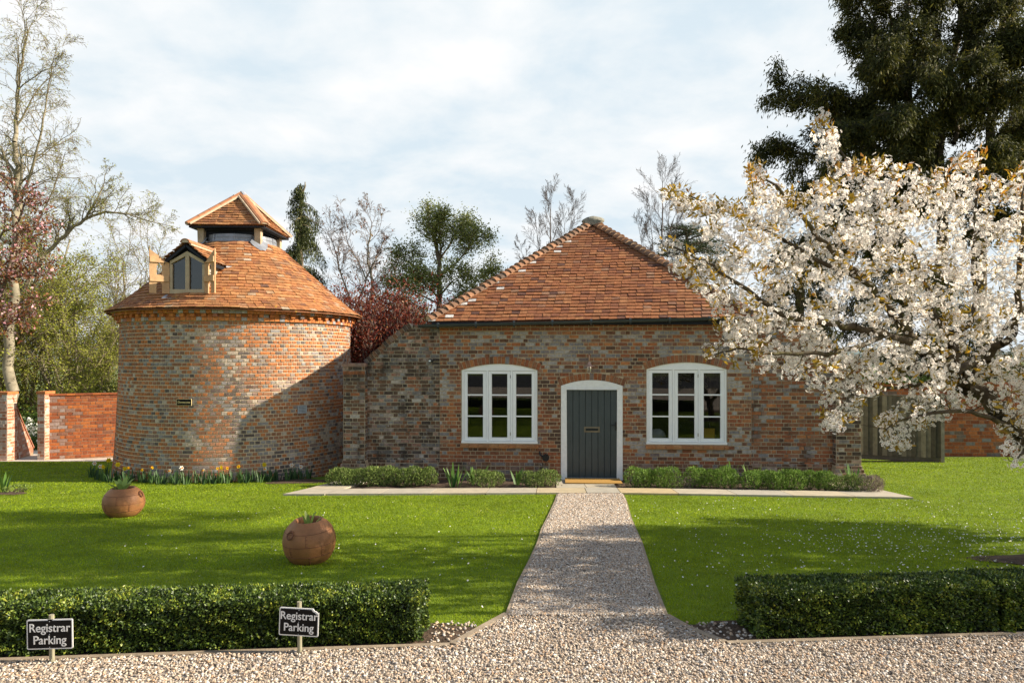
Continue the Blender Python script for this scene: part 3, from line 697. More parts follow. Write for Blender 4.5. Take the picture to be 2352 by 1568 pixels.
# roof: a pyramid of plain tiles
el, er = fac(988, 736)[0]-0.05, fac(1728, 728)[0]+0.06
nE = -0.17
zl, zr = 3.46, 3.545     # the old eaves rise slightly to the right
apn = 3.05; aps, _ = fac(1361, 510, apn); apz = fac(1361, 515, apn)[1]
nB = 2*apn-nE
AP = (aps, apn, apz)
c0, c1, c2, c3 = (el, nE, zl), (er, nE, zr), (er, nB, zr), (el, nB, zl)
g = MB()
def r_roof(kx, ky, q, left, right):
    r = q.random()*0.96
    if left < 0.45-0.25*ky and q.random() < 0.22*(1-0.5*ky): return 1.0
    if q.random() < 0.006: return 0.0
    if 0.35 < kx < 0.75 and q.random() < .35: r = .10+.35*q.random()
    return r
tile_tri(g, rb, c0, c1, AP, 0.118, 0.178, rfun=r_roof)
for (a, b) in ((c1, c2), (c2, c3), (c3, c0)): tile_tri(g, rb, a, b, AP, 0.118, 0.178)
inn = lambda c: (c[0], c[1], c[2]-0.02)
g.add([inn(c0), inn(c1), inn(c2), inn(c3), (AP[0], AP[1], AP[2]-.03), (el, nE, zl-.06), (er, nE, zr-.06), (er, nB, zr-.06), (el, nB, zl-.06)],
      [(0, 1, 4), (1, 2, 4), (2, 3, 4), (3, 0, 4), (5, 6, 1, 0), (6, 7, 2, 1), (7, 8, 3, 2), (8, 5, 0, 3), (8, 7, 6, 5)], 0.05)
roof = g.build('roof', [M['tile_house']], house)
def bonnets(A, T, n, name, parent, mat, rad=0.10, wide=1.25, lipm=None, ln=0.22, th=0.02):
    """arched hip tiles, each lapping over the one below"""
    A = Vector(A); T = Vector(T); d = (T-A); Ln = d.length; d.normalize()
    side = d.cross(Vector((0, 0, 1))).normalized(); nrm = side.cross(d).normalized()
    m = MB(); step = Ln/n
    for i in range(n):
        p = A+d*(i*step); r = rb.random(); jj = rb.uniform(-.008, .008)
        tail = p+nrm*(0.035+jj); head = p+d*(step*1.35)+nrm*0.0
        vs = []; K = 6
        for (c, rr) in ((tail, rad*wide), (tail, rad*wide-th), (head, rad*0.92), (head, rad*0.92-th)):
            for k in range(K+1):
                t = math.pi*(k/K)-math.pi/2
                vs.append(tuple(c+side*(math.sin(t)*rr*1.15)+nrm*(math.cos(t)*rr-0.03)))
        q = K+1; fs = []
        for k in range(K):
            fs += [(k, k+1, 2*q+k+1, 2*q+k), (q+k+1, q+k, 3*q+k, 3*q+k+1), (k+1, k, q+k, q+k+1)]
        fs += [(0, 2*q, 3*q, q), (K, q+K, 3*q+K, 2*q+K)]
        m.add(vs, fs, r, 0)
        # mortar bedding showing in the mouth of each tile
        if lipm: m.add([tuple(tail+d*0.012+side*(math.sin(math.pi*(k/K)-math.pi/2)*(rad*wide-th))*1.12+nrm*(math.cos(math.pi*(k/K)-math.pi/2)*(rad*wide-th)-0.03)) for k in range(K+1)], [tuple(range(K+1))], .5, 1)
    return m.build(name, [mat]+([lipm] if lipm else []), parent)
for c in (c0, c1, c2, c3):
    bonnets((c[0]+(AP[0]-c[0])*.012, c[1]+(AP[1]-c[1])*.012, c[2]+0.045), (AP[0], AP[1], AP[2]+.02), 34, 'hip_tiles', roof, M['bonnet'], lipm=M['lime'])
g = MB(); g.blob((AP[0]+.02, AP[1], AP[2]+.07), .27, .23, .13, np.random.RandomState(5), .12, 12, 8); g.box(AP[0]-.2, AP[0]+.2, AP[1]-.2, AP[1]+.2, AP[2]-.05, AP[2]+.06)
g.build('cap_stone', [M['stone_cap']], roof, smooth=False)
# gutter
g = MB(); ga = fac(961, 749, -.25); gb = fac(1737, 730, -.25)
pa = Vector((ga[0], -.25, ga[1])); pb = Vector((gb[0], -.25, gb[1]))
vs = []; K = 8
for p in (pa, pb):
    for rr in (.058, .050):
        for k in range(K+1):
            t = math.pi*k/K; vs.append((p.x, p.y-math.cos(t)*rr, p.z+.03-math.sin(t)*rr*1.15))
q = K+1; fs = []
for k in range(K): fs += [(k, 2*q+k, 2*q+k+1, k+1), (q+k+1, 3*q+k+1, 3*q+k, q+k)]
fs += [(0, q, 3*q, 2*q), (K, 2*q+K, 3*q+K, q+K), tuple(range(q)), tuple(reversed(range(2*q, 3*q)))]
g.add(vs, fs)
for t in np.arange(.06, 1, .115):
    p = pa.lerp(pb, t); g.tube([p+Vector((-.02, 0, -.005)), p+Vector((.02, 0, -.005))], .066, 10)
g.build('gutter', [M['gutter']], house, smooth=False)
g = MB(); g.box(el+.12, er-.1, -.185, -.155, 3.40, 3.47); g.box(el+.1, er-.1, -.155, .0, 3.425, 3.45); g.build('fascia', [M['black_wood']], house)
# drain stub and small sensor
dp = fac(1253.5, 1049); g = MB(); g.tube([(dp[0], .01, dp[1]), (dp[0], -.11, dp[1]-.01), (dp[0], -.11, dp[1]-.01)], [.07, .075, .05], 12); g.tube([(dp[0]-.04, -.04, dp[1]), (dp[0]-.12, -.05, dp[1]+.05), (dp[0]-.13, 0, dp[1]+.12)], .018, 6)
g.build('drain_pipe', [M['iron']], house)

# wall lamp above the door
lp = fac(1352.5, 840); lw = loc2w(lp[0], 0, lp[1])
lamp = thing('wall_lamp', 'copper wall lamp with a flat shade and clear glass above the grey door', 'lamp', lw, -PSI)
g = MB(); g.tube([(0, -.009, .02), (0, -.03, .02)], .045, 12); g.tube([(0, -.03, .02), (0, -.09, .12), (0, -.13, .24), (0, -.16, .255), (0, -.18, .22), (0, -.18, .03)], .010, 8); g.build('bracket', [M['copper']], lamp, smooth=True)
g = MB(); g.lathe([(.02, .09), (.035, .07), (.04, .03), (.122, -.005), (.125, -.012), (.04, .015), (.02, .02)], 20, 0, -.18); g.build('lamp_shade', [M['copper']], lamp, smooth=True)
g = MB(); g.lathe([(.045, .01), (.05, -.06), (.045, -.14), (.02, -.165), (.001, -.17)], 16, 0, -.18); g.build('lamp_glass', [M['lamp_glass']], lamp, smooth=True)
sp_ = fac(990, 829); sw_ = loc2w(sp_[0], -.02, sp_[1])
cam_t = thing('security_sensor', 'tiny black and white security sensor on the mossy wall left of the window', 'sensor', sw_, -PSI)
g = MB(); g.box(-.045, .04, -.06, .028, -.025, .03); g.tube([(.05, -.02, .01), (.05, -.09, .0)], .024, 10); g.build('sensor_body', [M['iron']], cam_t)
g = MB(); g.box(-.035, .012, -.066, -.0605, -.012, .018); g.build('sensor_face', [M['white_paint']], cam_t)
# door mat
ma, mb_ = loc2w(fac(1298, 1105)[0], -.25), loc2w(fac(1423, 1105)[0], -.25)
g = MB(); mw2 = 0.80; cx = (jl+jr)/2
g.box(-.58, .58, -mw2/2, mw2/2, 0, .014); mo = g.build('door_mat', [M['mat_coir']])
mc = loc2w(cx, -.52); mo.location = (mc[0], mc[1], 0.127); mo.rotation_euler = (R(-3.0), 0, -PSI)
tag(mo, 'golden coir door mat lying on the paving before the grey door', 'door mat')
# things seen inside the right window
bx = fac(1626, 1000); bw = loc2w(bx[0]+.02, .30, 0)
g = MB(); g.box(-.17, .17, -.10, .10, 0, .34); g.box(-.17, .17, -.104, -.10, .31, .325); st = g.build('storage_box', [M['card']]); st.location = (bw[0], bw[1], WR.z0-.02); st.rotation_euler = (0, 0, -PSI)
tag(st, 'yellow cardboard box standing inside the right window behind the glass', 'box')
cs = loc2w(fac(1505, 1000)[0]+.05, .32, 0); g = MB(); g.blob((0, 0, .15), .24, .10, .17, np.random.RandomState(4), .12, 14, 9); cu = g.build('cushion', [M['cloth']], smooth=True); cu.location = (cs[0], cs[1], WR.z0-.03)
tag(cu, 'grey cushion lying inside the right window at its lower left pane', 'cushion')
g = MB(); a_, b_ = WR.s0+.02, WR.s1-.02; g.box(a_, b_, .16, .5, WR.z0-.06, WR.z0-.02); g.build('window_board', [M['white_paint']], house)

# ------------------------------------------------------------------ wing walls either side of the cottage
def wing(name, label, s_in, s_out, pier, topf, pier_top, sgn, ramp_pts, flip):
    """curved screen wall between the cottage corner s_in and its end pier"""
    base = thing(name, label, 'wall', loc2w(pier[0] if sgn < 0 else pier[1], 0, 0), -PSI)
    off = pier[0] if sgn < 0 else pier[1]
    nW = 0.035
    mp = lambda s, n, z: (s-off, n+nW, z)
    m = MB(); lo, hi = min(s_in, s_out), max(s_in, s_out)
    def span(z):
        # where the sloping top is above z
        xs = np.linspace(lo, hi, 80); ok = [x for x in xs if topf(x) >= z]
        if not ok: return (0, 0)
        return (min(ok)-(.0), max(ok)+.0)
    zt = max(topf(lo), topf(hi))
    bricks(m, rb, span, 0.0, zt, 0.0815, mp, rfun=lambda s, z, g: g.random())
    xs = np.linspace(lo, hi, 24)
    for a, b in zip(xs[:-1], xs[1:]):
        m.hexa([(a-off, nW, -.1), (b-off, nW, -.1), (b-off, nW+.28, -.1), (a-off, nW+.28, -.1), (a-off, nW, topf(a)), (b-off, nW, topf(b)), (b-off, nW+.28, topf(b)), (a-off, nW+.28, topf(a))], .5, 1)
    m.build('wall', [M['brick_wing'] if sgn < 0 else M['brick_house'], M['mortar_old']], base)
    # bricks on edge along the sweep of the top
    m = MB(); pts = ramp_pts; tot = 0
    for (a, b) in zip(pts[:-1], pts[1:]):
        a = Vector((a[0], 0, a[1])); b = Vector((b[0], 0, b[1])); d = (b-a); n = max(int(d.length/.075), 1); dn = d.normalized(); up = Vector((-dn.z, 0, dn.x)); 
        if up.z < 0: up = -up
        for k in range(n):
            p = a+d*(k/n); q = a+d*((k+.86)/n); h = .105+rb.uniform(-.008, .008); lo_ = -.02
            c = [p+up*lo_, q+up*lo_, q+up*h, p+up*h]
            if c[1].x < c[0].x: c = [c[1], c[0], c[3], c[2]]
            m.hexa([(c[0].x-off, nW-.025, c[0].z), (c[1].x-off, nW-.025, c[1].z), (c[1].x-off, nW+.30, c[1].z), (c[0].x-off, nW+.30, c[0].z),
                    (c[3].x-off, nW-.025, c[3].z), (c[2].x-off, nW-.025, c[2].z), (c[2].x-off, nW+.30, c[2].z), (c[3].x-off, nW+.30, c[3].z)], rb.random()*.7, 0)
        c = [a+up*-.02, b+up*-.02, b+up*.085, a+up*.085]
        if c[1].x < c[0].x: c = [c[1], c[0], c[3], c[2]]
        m.hexa([(c[i].x-off, y_, c[i].z) for i, y_ in ((0, nW-.015), (1, nW-.015), (1, nW+.29), (0, nW+.29), (3, nW-.015), (2, nW-.015), (2, nW+.29), (3, nW+.29))], .5, 1)
    m.build('coping', [M['brick_wing'], M['mortar_old']], base)
    # end pier
    m = MB(); p0, p1 = pier; pn = -.16
    hb = MB()
    mpf = lambda s, n, z: (s-off, n+pn, z)
    bricks(m, rb, lambda z: (p0, p1), 0.0, pier_top, 0.0815, mpf, rfun=lambda s, z, g: g.random())
    for (fx, sg) in ((p0, -1), (p1, 1)):
        mps = (lambda fx, sg: (lambda s, n, z: (fx-off-sg*n, (s if sg > 0 else -s), z)))(fx, sg)
        aa, bb = ((pn, pn+.50) if sg > 0 else (-(pn+.50), -pn))
        bricks(m, rb, lambda z: (aa, bb), 0.0, pier_top, 0.0815, mps, rfun=lambda s, z, g: g.random())
    m.box(p0-off, p1-off, pn, pn+.5, -.1, pier_top, .5, 1)
    # cap courses
    for k, (za, ex) in enumerate(((pier_top-.17, .0), (pier_top, .015))):
        m.box(p0-off-ex, p1-off+ex, pn-ex-.012, pn+.5+ex, za+.0, za+.075, .85 if k else .9, 0)
    m.build('pier', [M['brick_wing'], M['mortar_old']], base)
    # stepped plinth
    m = MB()
    for (za, zb, pj) in ((0.0, 0.30, .07), (0.30, 0.38, .045), (0.38, 0.45, .02)):
        bricks(m, rb, lambda z: (lo, hi), za, zb, .08, lambda s, n, z: (s-off, n+nW-pj, z)); m.box(lo-off, hi-off, nW-pj, nW-.002, za, zb-.004, .5, 1)
        ex = pj
        bricks(m, rb, lambda z: (p0-ex, p1+ex), za, zb, .08, lambda s, n, z: (s-off, n+pn-pj, z)); m.box(p0-ex-off, p1+ex-off, pn-pj, pn+.5+ex, za, zb-.004, .5, 1)
    m.build('plinth', [M['brick_wing'], M['mortar']], base)
    return base
rampL = [fac(u, v, .035) for u, v in ((842, 836), (861, 819.5), (881, 802), (899, 785), (922, 766), (946, 750), (966, 746), (1008, 745.5))]
def interp(pts):
    px = [p[0] for p in pts]; pz = [p[1] for p in pts]
    return lambda s: float(np.interp(s, px, pz))
pL = (fac(788.5, 900, -.16)[0], fac(838, 900, -.16)[0])
wing('screen_wall', 'sweeping grey mossy brick wall with end pier between the dovecote and the cottage', SL-.002, pL[1]-.1, pL, interp(rampL), fac(810, 842, -.16)[1], -1, rampL[:-2], False)
pR = (fac(1921, 900, -.16)[0], fac(1978, 900, -.16)[0])
rampR = [fac(u, v, .035) for u, v in ((1728, 733), (1800, 735), (1830, 748), (1860, 768), (1885, 790), (1905, 812), (1925, 832))]
wing('screen_wall', 'sweeping red brown brick wall with end pier at the right, partly behind cherry blossom', SR+.002, pR[0]+.1, pR, interp(rampR), fac(1950, 838, -.16)[1], 1, rampR[1:], True)

# ------------------------------------------------------------------ dovecote
TX, TY = -6.853, 17.29
dove = thing('dovecote', 'round battered brick dovecote with conical tiled roof, dormer and square lantern', 'dovecote', (TX, TY, 0))
rt = np.random.RandomState(11)
def TR(z): return float(np.interp(z, [-.5, 0, .6, 1.2, 2.0, 3.0, 3.6], [2.87, 2.83, 2.775, 2.74, 2.705, 2.68, 2.67]))
tmap = lambda s, n, z: ((TR(z)-n)*math.sin(s/2.7), -(TR(z)-n)*math.cos(s/2.7), z)
m = MB(); half = math.pi*2.7
def r_tower(s, z, g):
    r = g.random()
    if g.random() < .5: r = min(max(.52+(patch(s, z)-.5)*1.25+g.uniform(-.15, .15), 0), 1)
    t = s/2.7
    if t < -0.25 and g.random() < .3: r = .40+.40*g.random()      # redder to the west
    return r
bricks(m, rt, lambda z: (-half, half), -0.161, 3.49, 0.0805, tmap, hdr=0.111, bond='header', joint=.0125, prot=.012, rfun=r_tower, ch=.006)
m.lathe([(TR(z), z) for z in (-.5, 0, .3, .6, .9, 1.2, 1.6, 2.0, 2.5, 3.0, 3.55)], 96, rnd=.5, mat=1)
m.build('wall', [M['brick_tower'], M['mortar_tower']], dove)
# cornice: band, dentils, band
m = MB()
def ring_bricks(m, r0, r1, za, zb, n, gap, every=1, rf=None):
    for i in range(n):
        if i % every: continue
        a0 = 2*math.pi*(i+gap/2)/n; a1 = 2*math.pi*(i+1-gap/2)/n; j = rt.uniform(-.006, .006); dz = rt.uniform(-.003, .003)
        p = lambda r, a, z: (r*math.sin(a), -r*math.cos(a), z)
        m.hexa([p(r1+j, a0, za+dz), p(r1+j, a1, za+dz), p(r0, a1, za), p(r0, a0, za), p(r1+j, a0, zb+dz), p(r1+j, a1, zb+dz), p(r0, a1, zb), p(r0, a0, zb)], rt.random(), 0)
ring_bricks(m, 2.6, 2.735, 3.50, 3.572, 150, .10)
ring_bricks(m, 2.6, 2.79, 3.58, 3.645, 150, .22, every=2)
ring_bricks(m, 2.6, 2.715, 3.575, 3.65, 150, .10)
ring_bricks(m, 2.6, 2.83, 3.652, 3.722, 150, .09)
m.lathe([(2.60, 3.495), (2.722, 3.503), (2.722, 3.57), (2.70, 3.571), (2.70, 3.65), (2.815, 3.655), (2.815, 3.72), (2.86, 3.735), (2.60, 3.76)], 96, rnd=.5, mat=1)
m.build('cornice', [M['brick_cornice'], M['mortar']], dove)
# conical roof of plain tiles, flatter at the eaves
prof = [(2.965, 3.735), (2.62, 3.965), (0.95, 5.445)]
m = MB(); acc = []
for (ra, za), (rb2, zb2) in zip(prof[:-1], prof[1:]):
    ln = math.hypot(rb2-ra, zb2-za); n = max(1, round(ln/.112))
    for k in range(n): acc.append((ra+(rb2-ra)*k/n, za+(zb2-za)*k/n, math.atan2(zb2-za, ra-rb2)))
for i, (r_, z_, sl_) in enumerate(acc):
    n = int(2*math.pi*r_/.172); ph = rt.random()
    for k in range(n):
        a = 2*math.pi*(k+ph)/n
        rad = Vector((math.sin(a), -math.cos(a), 0)); ew = Vector((math.cos(a), math.sin(a), 0))
        eu = (-rad*math.cos(sl_)+Vector((0, 0, 1))*math.sin(sl_)); en = ew.cross(eu)
        p = rad*r_+Vector((0, 0, z_+.004*math.sin(a*9+i)))
        rr = rt.random()*.985
        if rt.random() < .015: rr = .965+.015*rt.random()
        tile(m, p, ew, eu, en, 2*math.pi*r_/n-.006, .17, .019, rr, rt)
m.lathe([(2.955, 3.715), (2.94, 3.735), (2.60, 3.955), (0.93, 5.43), (.80, 5.43)], 96, rnd=.08)
m.build('roof', [M['tile_tower']], dove)
# lead round the base of the lantern
m = MB(); m.lathe([(1.0, 5.425), (.985, 5.45), (.86, 5.50), (.845, 5.52), (.84, 5.60), (.85, 5.605), (.85, 5.615), (.835, 5.62), (.83, 5.69), (.70, 5.70)], 40, rnd=.3)
for k in range(10):
    a = 2*math.pi*(k+.3)/10; m.bar((.85*math.sin(a), -.85*math.cos(a), 5.52), (.85*math.sin(a), -.85*math.cos(a), 5.69), .012, .02, rnd=.9)
for (sx, sy) in ((1, -1), (-1, -1), (1, 1), (-1, 1)):      # aprons dressed down over the tiles below each post
    c = Vector((sx, sy, 0)).normalized(); t = Vector((-c.y, c.x, 0))
    v_ = []
    for (r_, z_, hw_) in ((.90, 5.60, .10), (1.02, 5.46, .22), (1.12, 5.36, .17), (1.24, 5.255, .06)):
        for q in (-1, 0, 1): v_.append(tuple(c*(r_-abs(q)*.02)+t*(hw_*q)+Vector((0, 0, z_+.03-abs(q)*.012))))
    m.add(v_, [(i*3+j, i*3+j+1, i*3+j+4, i*3+j+3) for i in range(3) for j in range(2)], .6)
m.build('lead_flashing', [M['lead']], dove, smooth=False)
# lantern: posts, dark inside, pyramid roof with hip tiles
PX = .69
for (sx, sy) in ((-1, -1), (1, -1), (1, 1), (-1, 1)):
    m = MB(); h = .065; cx_, cy_ = sx*PX, sy*PX
    m.hexa([(cx_-h, cy_-h, 5.28), (cx_+h, cy_-h, 5.28), (cx_+h, cy_+h, 5.28), (cx_-h, cy_+h, 5.28), (cx_-h-.012, cy_-h-.012, 5.86), (cx_+h+.012, cy_-h-.012, 5.86), (cx_+h+.012, cy_+h+.012, 5.86), (cx_-h-.012, cy_+h+.012, 5.86)])
    m.build('post', [M['oak']], dove)
EB = .925; ZE = 5.845; ZA = 6.80
m = MB(); K4 = [(-EB, -EB, ZE+.03), (EB, -EB, ZE+.03), (EB, EB, ZE+.03), (-EB, EB, ZE+.03)]
for a, b in zip(K4, K4[1:]+K4[:1]): tile_tri(m, rt, a, b, (0, 0, ZA), .098, .165, th=.017, rfun=lambda kx, ky, q, l, r_: q.random()*.93)
m.add([(-EB+.01, -EB+.01, ZE+.02), (EB-.01, -EB+.01, ZE+.02), (EB-.01, EB-.01, ZE+.02), (-EB+.01, EB-.01, ZE+.02), (0, 0, ZA-.02)], [(0, 1, 4), (1, 2, 4), (2, 3, 4), (3, 0, 4)], .08)
lroof = m.build('lantern_roof', [M['tile_tower']], dove)
m = MB(); m.box(-EB+.02, EB-.02, -EB+.02, EB-.02, ZE-.02, ZE+.012); 
m.box(-.62, .62, -.62, .62, 5.55, ZE-.021); m.build('soffit_dark_core', [M['black_wood']], lroof)  # soffit board, and a black block standing in for the shade inside the lantern
m = MB()
for (sx, sy) in ((-1, 0), (1, 0), (0, -1), (0, 1)):
    if sx: m.box(sx*PX-.05, sx*PX+.05, -PX+.08, PX-.08, ZE-.06, ZE-.0205)
    else: m.box(-PX+.08, PX-.08, sy*PX-.03, sy*PX+.03, ZE-.06, ZE-.0205)
    # boarded underside strips outside the plate
m.build('wall_plate', [M['black_wood']], lroof)  # plate coloured black so it merges into the shaded gap under the roof
for c in K4:
    A = Vector(c); T = Vector((0, 0, ZA+.01)); d = (T-A).normalized(); sd = d.cross(Vector((0, 0, 1))).normalized(); nr = sd.cross(d).normalized()
    A = A+nr*.02; m = MB(); n = 5; Ln = (T-A).length; K = 6; rd = .105
    for i in range(n):
        p = A+d*(Ln*i/n+.006); q = A+d*(Ln*(i+1)/n-.004); vs = []
        for c_, rr in ((p, rd), (p, rd-.022), (q, rd-.003), (q, rd-.025)):
            for k in range(K+1):
                t = math.pi*k/K-math.pi/2; vs.append(tuple(c_+sd*(math.sin(t)*rr)+nr*(math.cos(t)*rr*.72)))
        q_ = K+1; fs = []
        for k in range(K): fs += [(k, k+1, 2*q_+k+1, 2*q_+k), (k+1, k, q_+k, q_+k+1), (2*q_+k, 2*q_+k+1, 3*q_+k+1, 3*q_+k)]
        fs += [(0, 2*q_, 3*q_, q_), (K, q_+K, 3*q_+K, 2*q_+K)]
        m.add(vs, fs, rt.random(), 0)
    # lime bedding: a solid core just inside the tiles and a fillet along both sides
    vs = []
    for c_ in (A+d*.012, A+d*(Ln-.02)):
        for k in range(K+1):
            t = math.pi*k/K-math.pi/2; vs.append(tuple(c_+sd*(math.sin(t)*(rd-.008)*1.0)+nr*(math.cos(t)*(rd-.008)*.72)))
    m.add(vs, [(k, k+1, K+2+k, K+1+k) for k in range(K)]+[tuple(range(K+1))], .5, 1)
    for sg in (-1, 1): m.bar(A+d*.03+sd*sg*(rd+.008)-nr*.008, A+d*(Ln-.1)+sd*sg*(rd+.008)-nr*.008, .03, .045, up=tuple(nr), mat=1)
    m.build('hip_tiles', [M['tile_ridge'], M['lime']], lroof)
m = MB(); m.lathe([(.17, ZA-.075), (.14, ZA+.0), (.06, ZA+.06), (.001, ZA+.075)], 8, rnd=.9); 
for k in range(4):
    a = math.pi/4+k*math.pi/2; m.bar((.03*math.sin(a), -.03*math.cos(a), ZA+.085), (.19*math.sin(a), -.19*math.cos(a), ZA-.035), .07, .05, rnd=1.0)
m.build('lead_cap', [M['lead']], lroof)
# dormer; local frame of the dovecote
DXc, DY = -.19, -2.47; DW = .375; DZ0 = 4.09; DZs = 4.745; DZp = 5.01; RZ = 5.20; RE = .535; REz = 4.775; DF = DY-.11
m = MB()
m.prism([(DXc-DW-.02, DZ0-.05), (DXc+DW+.02, DZ0-.05), (DXc+DW+.02, 4.86), (DXc, 5.16), (DXc-DW-.02, 4.86)], lambda a, b: (a, DY+.06, b), lambda a, b: (a, -.9, b), .5, 0)
dorm = m.build('dormer', [M['black_wood']], dove)
GBD = flat('grey_board', (0.34, 0.30, 0.25), .85, .15)
for sg in (-1, 1):      # weatherboarded cheeks
    m = MB()
    for k in range(6):
        z0_ = DZ0+.02+k*.115; x0 = DXc+sg*(DW+.02)
        r_in = 2.62-(z0_+.1-3.965)/.886; yb_ = -r_in+.12
        a, b = (x0, x0+sg*.03) if sg > 0 else (x0+sg*.03, x0)
        m.hexa([(a-(0 if sg > 0 else 0), DY+.05, z0_), (b, DY+.05, z0_), (b, yb_, z0_), (a, yb_, z0_), (a if sg > 0 else a+.02, DY+.05, z0_+.112), (b-.02 if sg > 0 else b, DY+.05, z0_+.112), (b-.02 if sg > 0 else b, yb_, z0_+.112), (a if sg > 0 else a+.02, yb_, z0_+.112)], .5)
    m.build('cheek_boards', [GBD], dorm)
# dormer roof of tiles
m = MB()
for sg in (-1, 1):
    eu = Vector((-sg*RE, 0, RZ-REz)); H = eu.length; eu.normalize(); ew = Vector((0, 1, 0)) if sg > 0 else Vector((0, -1, 0)); en = ew.cross(eu)
    if en.z < 0: en = -en
    for i in range(6):
        zt_ = REz+(RZ-REz)*i/6; rmeet = 2.62-(zt_-3.965)/.886; yend = -rmeet+.25
        y = DF-rt.random()*.02-(i % 2)*.08
        y = max(y, DF)
        wd0 = .165 if i % 2 else .0825
        while y < yend:
            p = Vector((DXc+sg*RE*(1-i/6.0), y+wd0/2, zt_))
            tile(m, p, ew, eu, en, wd0-.004, .115, .015, rt.random()*.95, rt); y += wd0; wd0 = .165
    m.add([(DXc+sg*(RE-.02), DF+.02, REz-.005), (DXc+sg*(RE-.02), -.9, REz-.005), (DXc, -.9, RZ-.005), (DXc, DF+.02, RZ-.005)], [(0, 1, 2, 3)], .05)
m.build('dormer_roof', [M['tile_tower']], dorm)
m = MB(); K = 6
for i in range(5):
    y0, y1 = DF-.02+i*.31, DF-.02+(i+1)*.31-.006; vs = []
    for y_, rr in ((y0, .105), (y0, .083), (y1, .103), (y1, .081)):
        for k in range(K+1):
            t = math.pi*k/K-math.pi/2; vs.append((DXc+math.sin(t)*rr, y_, RZ-.02+math.cos(t)*rr*.85))
    q_ = K+1; fs = []
    for k in range(K): fs += [(k+1, k, 2*q_+k, 2*q_+k+1), (k, k+1, q_+k+1, q_+k)]
    fs += [(0, q_, 3*q_, 2*q_), (K, 2*q_+K, 3*q_+K, q_+K)]
    m.add(vs, fs, rt.random(), 0)
m.add([(DXc+math.sin(math.pi*k/K-math.pi/2)*.086, DF-.008, RZ-.02+math.cos(math.pi*k/K-math.pi/2)*.086*.85) for k in range(K+1)], [tuple(range(K+1))], .5, 1)
for sg in (-1, 1): m.bar((DXc+sg*.115, DF+.0, RZ-.055), (DXc+sg*.115, DF+1.5, RZ-.055), .035, .03, mat=1)
m.build('ridge_tiles', [M['tile_ridge'], M['lime']], dorm)
m = MB()      # barge boards, eaves boards, valley lead and sill lead
for sg in (-1, 1):
    m.bar((DXc+sg*(RE-.03), DF+.06, REz-.055), (DXc, DF+.06, RZ-.075), .05, .065, up=(0, 1, 0))
    m.bar((DXc+sg*(RE-.05), DF+.03, REz-.05), (DXc+sg*(RE-.05), DF+.95, REz-.05), .05, .07)
m.build('barge_boards', [M['black_wood']], dorm)
m = MB()
a, b = Vector((DXc+RE+.04, -1.58, REz+.05)), Vector((DXc+.05, -.98, RZ+.03)); m.bar(a, b, .14, .03, up=(0.3, -.6, .7), rnd=.2)
m.bar((DXc+RE-.02, -1.75, REz-.01), (DXc+RE+.14, -1.58, REz+.0), .09, .03, rnd=.9)
m.build('valley_lead', [M['lead']], dorm); m = MB()
m.hexa([(DXc-.5, DY-.13, DZ0-.115), (DXc+.52, DY-.13, DZ0-.115), (DXc+.47, DY+.05, DZ0+.0), (DXc-.45, DY+.05, DZ0+.0), (DXc-.5, DY-.13, DZ0-.10), (DXc+.52, DY-.13, DZ0-.10), (DXc+.47, DY+.05, DZ0+.02), (DXc-.45, DY+.05, DZ0+.02)], .8)
m.build('sill_lead', [M['lead']], dorm)
# the pointed window
m = MB(); yo = DY
pt = lambda k: [(DXc-DW*k, DZ0+.0), (DXc+DW*k, DZ0), (DXc+DW*k, DZs), (DXc, DZp), (DXc-DW*k, DZs)]
fw = .048
m.box(DXc-DW, DXc+DW, yo-.03, yo+.055, DZ0, DZ0+.09); m.box(DXc-DW, DXc-DW+fw, yo-.02, yo+.055, DZ0+.09, DZs-.02); m.box(DXc+DW-fw, DXc+DW, yo-.02, yo+.055, DZ0+.09, DZs-.02)
for sg in (-1, 1):
    m.hexa([(DXc+sg*DW, yo-.02, DZs-.02), (DXc, yo-.02, DZp-.085), (DXc, yo+.055, DZp-.085), (DXc+sg*DW, yo+.055, DZs-.02), (DXc+sg*DW, yo-.02, DZs+.045), (DXc, yo-.02, DZp), (DXc, yo+.055, DZp), (DXc+sg*DW, yo+.055, DZs+.045)])
m.box(DXc-.038, DXc-.002, yo-.026, yo+.054, DZ0+.09, DZp-.09); m.box(DXc+.002, DXc+.038, yo-.026, yo+.054, DZ0+.09, DZp-.09)
wfr = m.build('window_frame', [M['oak_frame']], dorm)
m = MB()
for sg in (-1, 1):
    q = [(DXc+sg*.03, yo+.03, DZ0+.085), (DXc+sg*(DW-.05), yo+.03, DZ0+.085), (DXc+sg*(DW-.05), yo+.03, DZs), (DXc+sg*.03, yo+.03, DZp-.07)]
    m.add(q, [(0, 1, 2, 3)] if sg > 0 else [(3, 2, 1, 0)])
m.build('window_glass', [M['glass']], dorm)
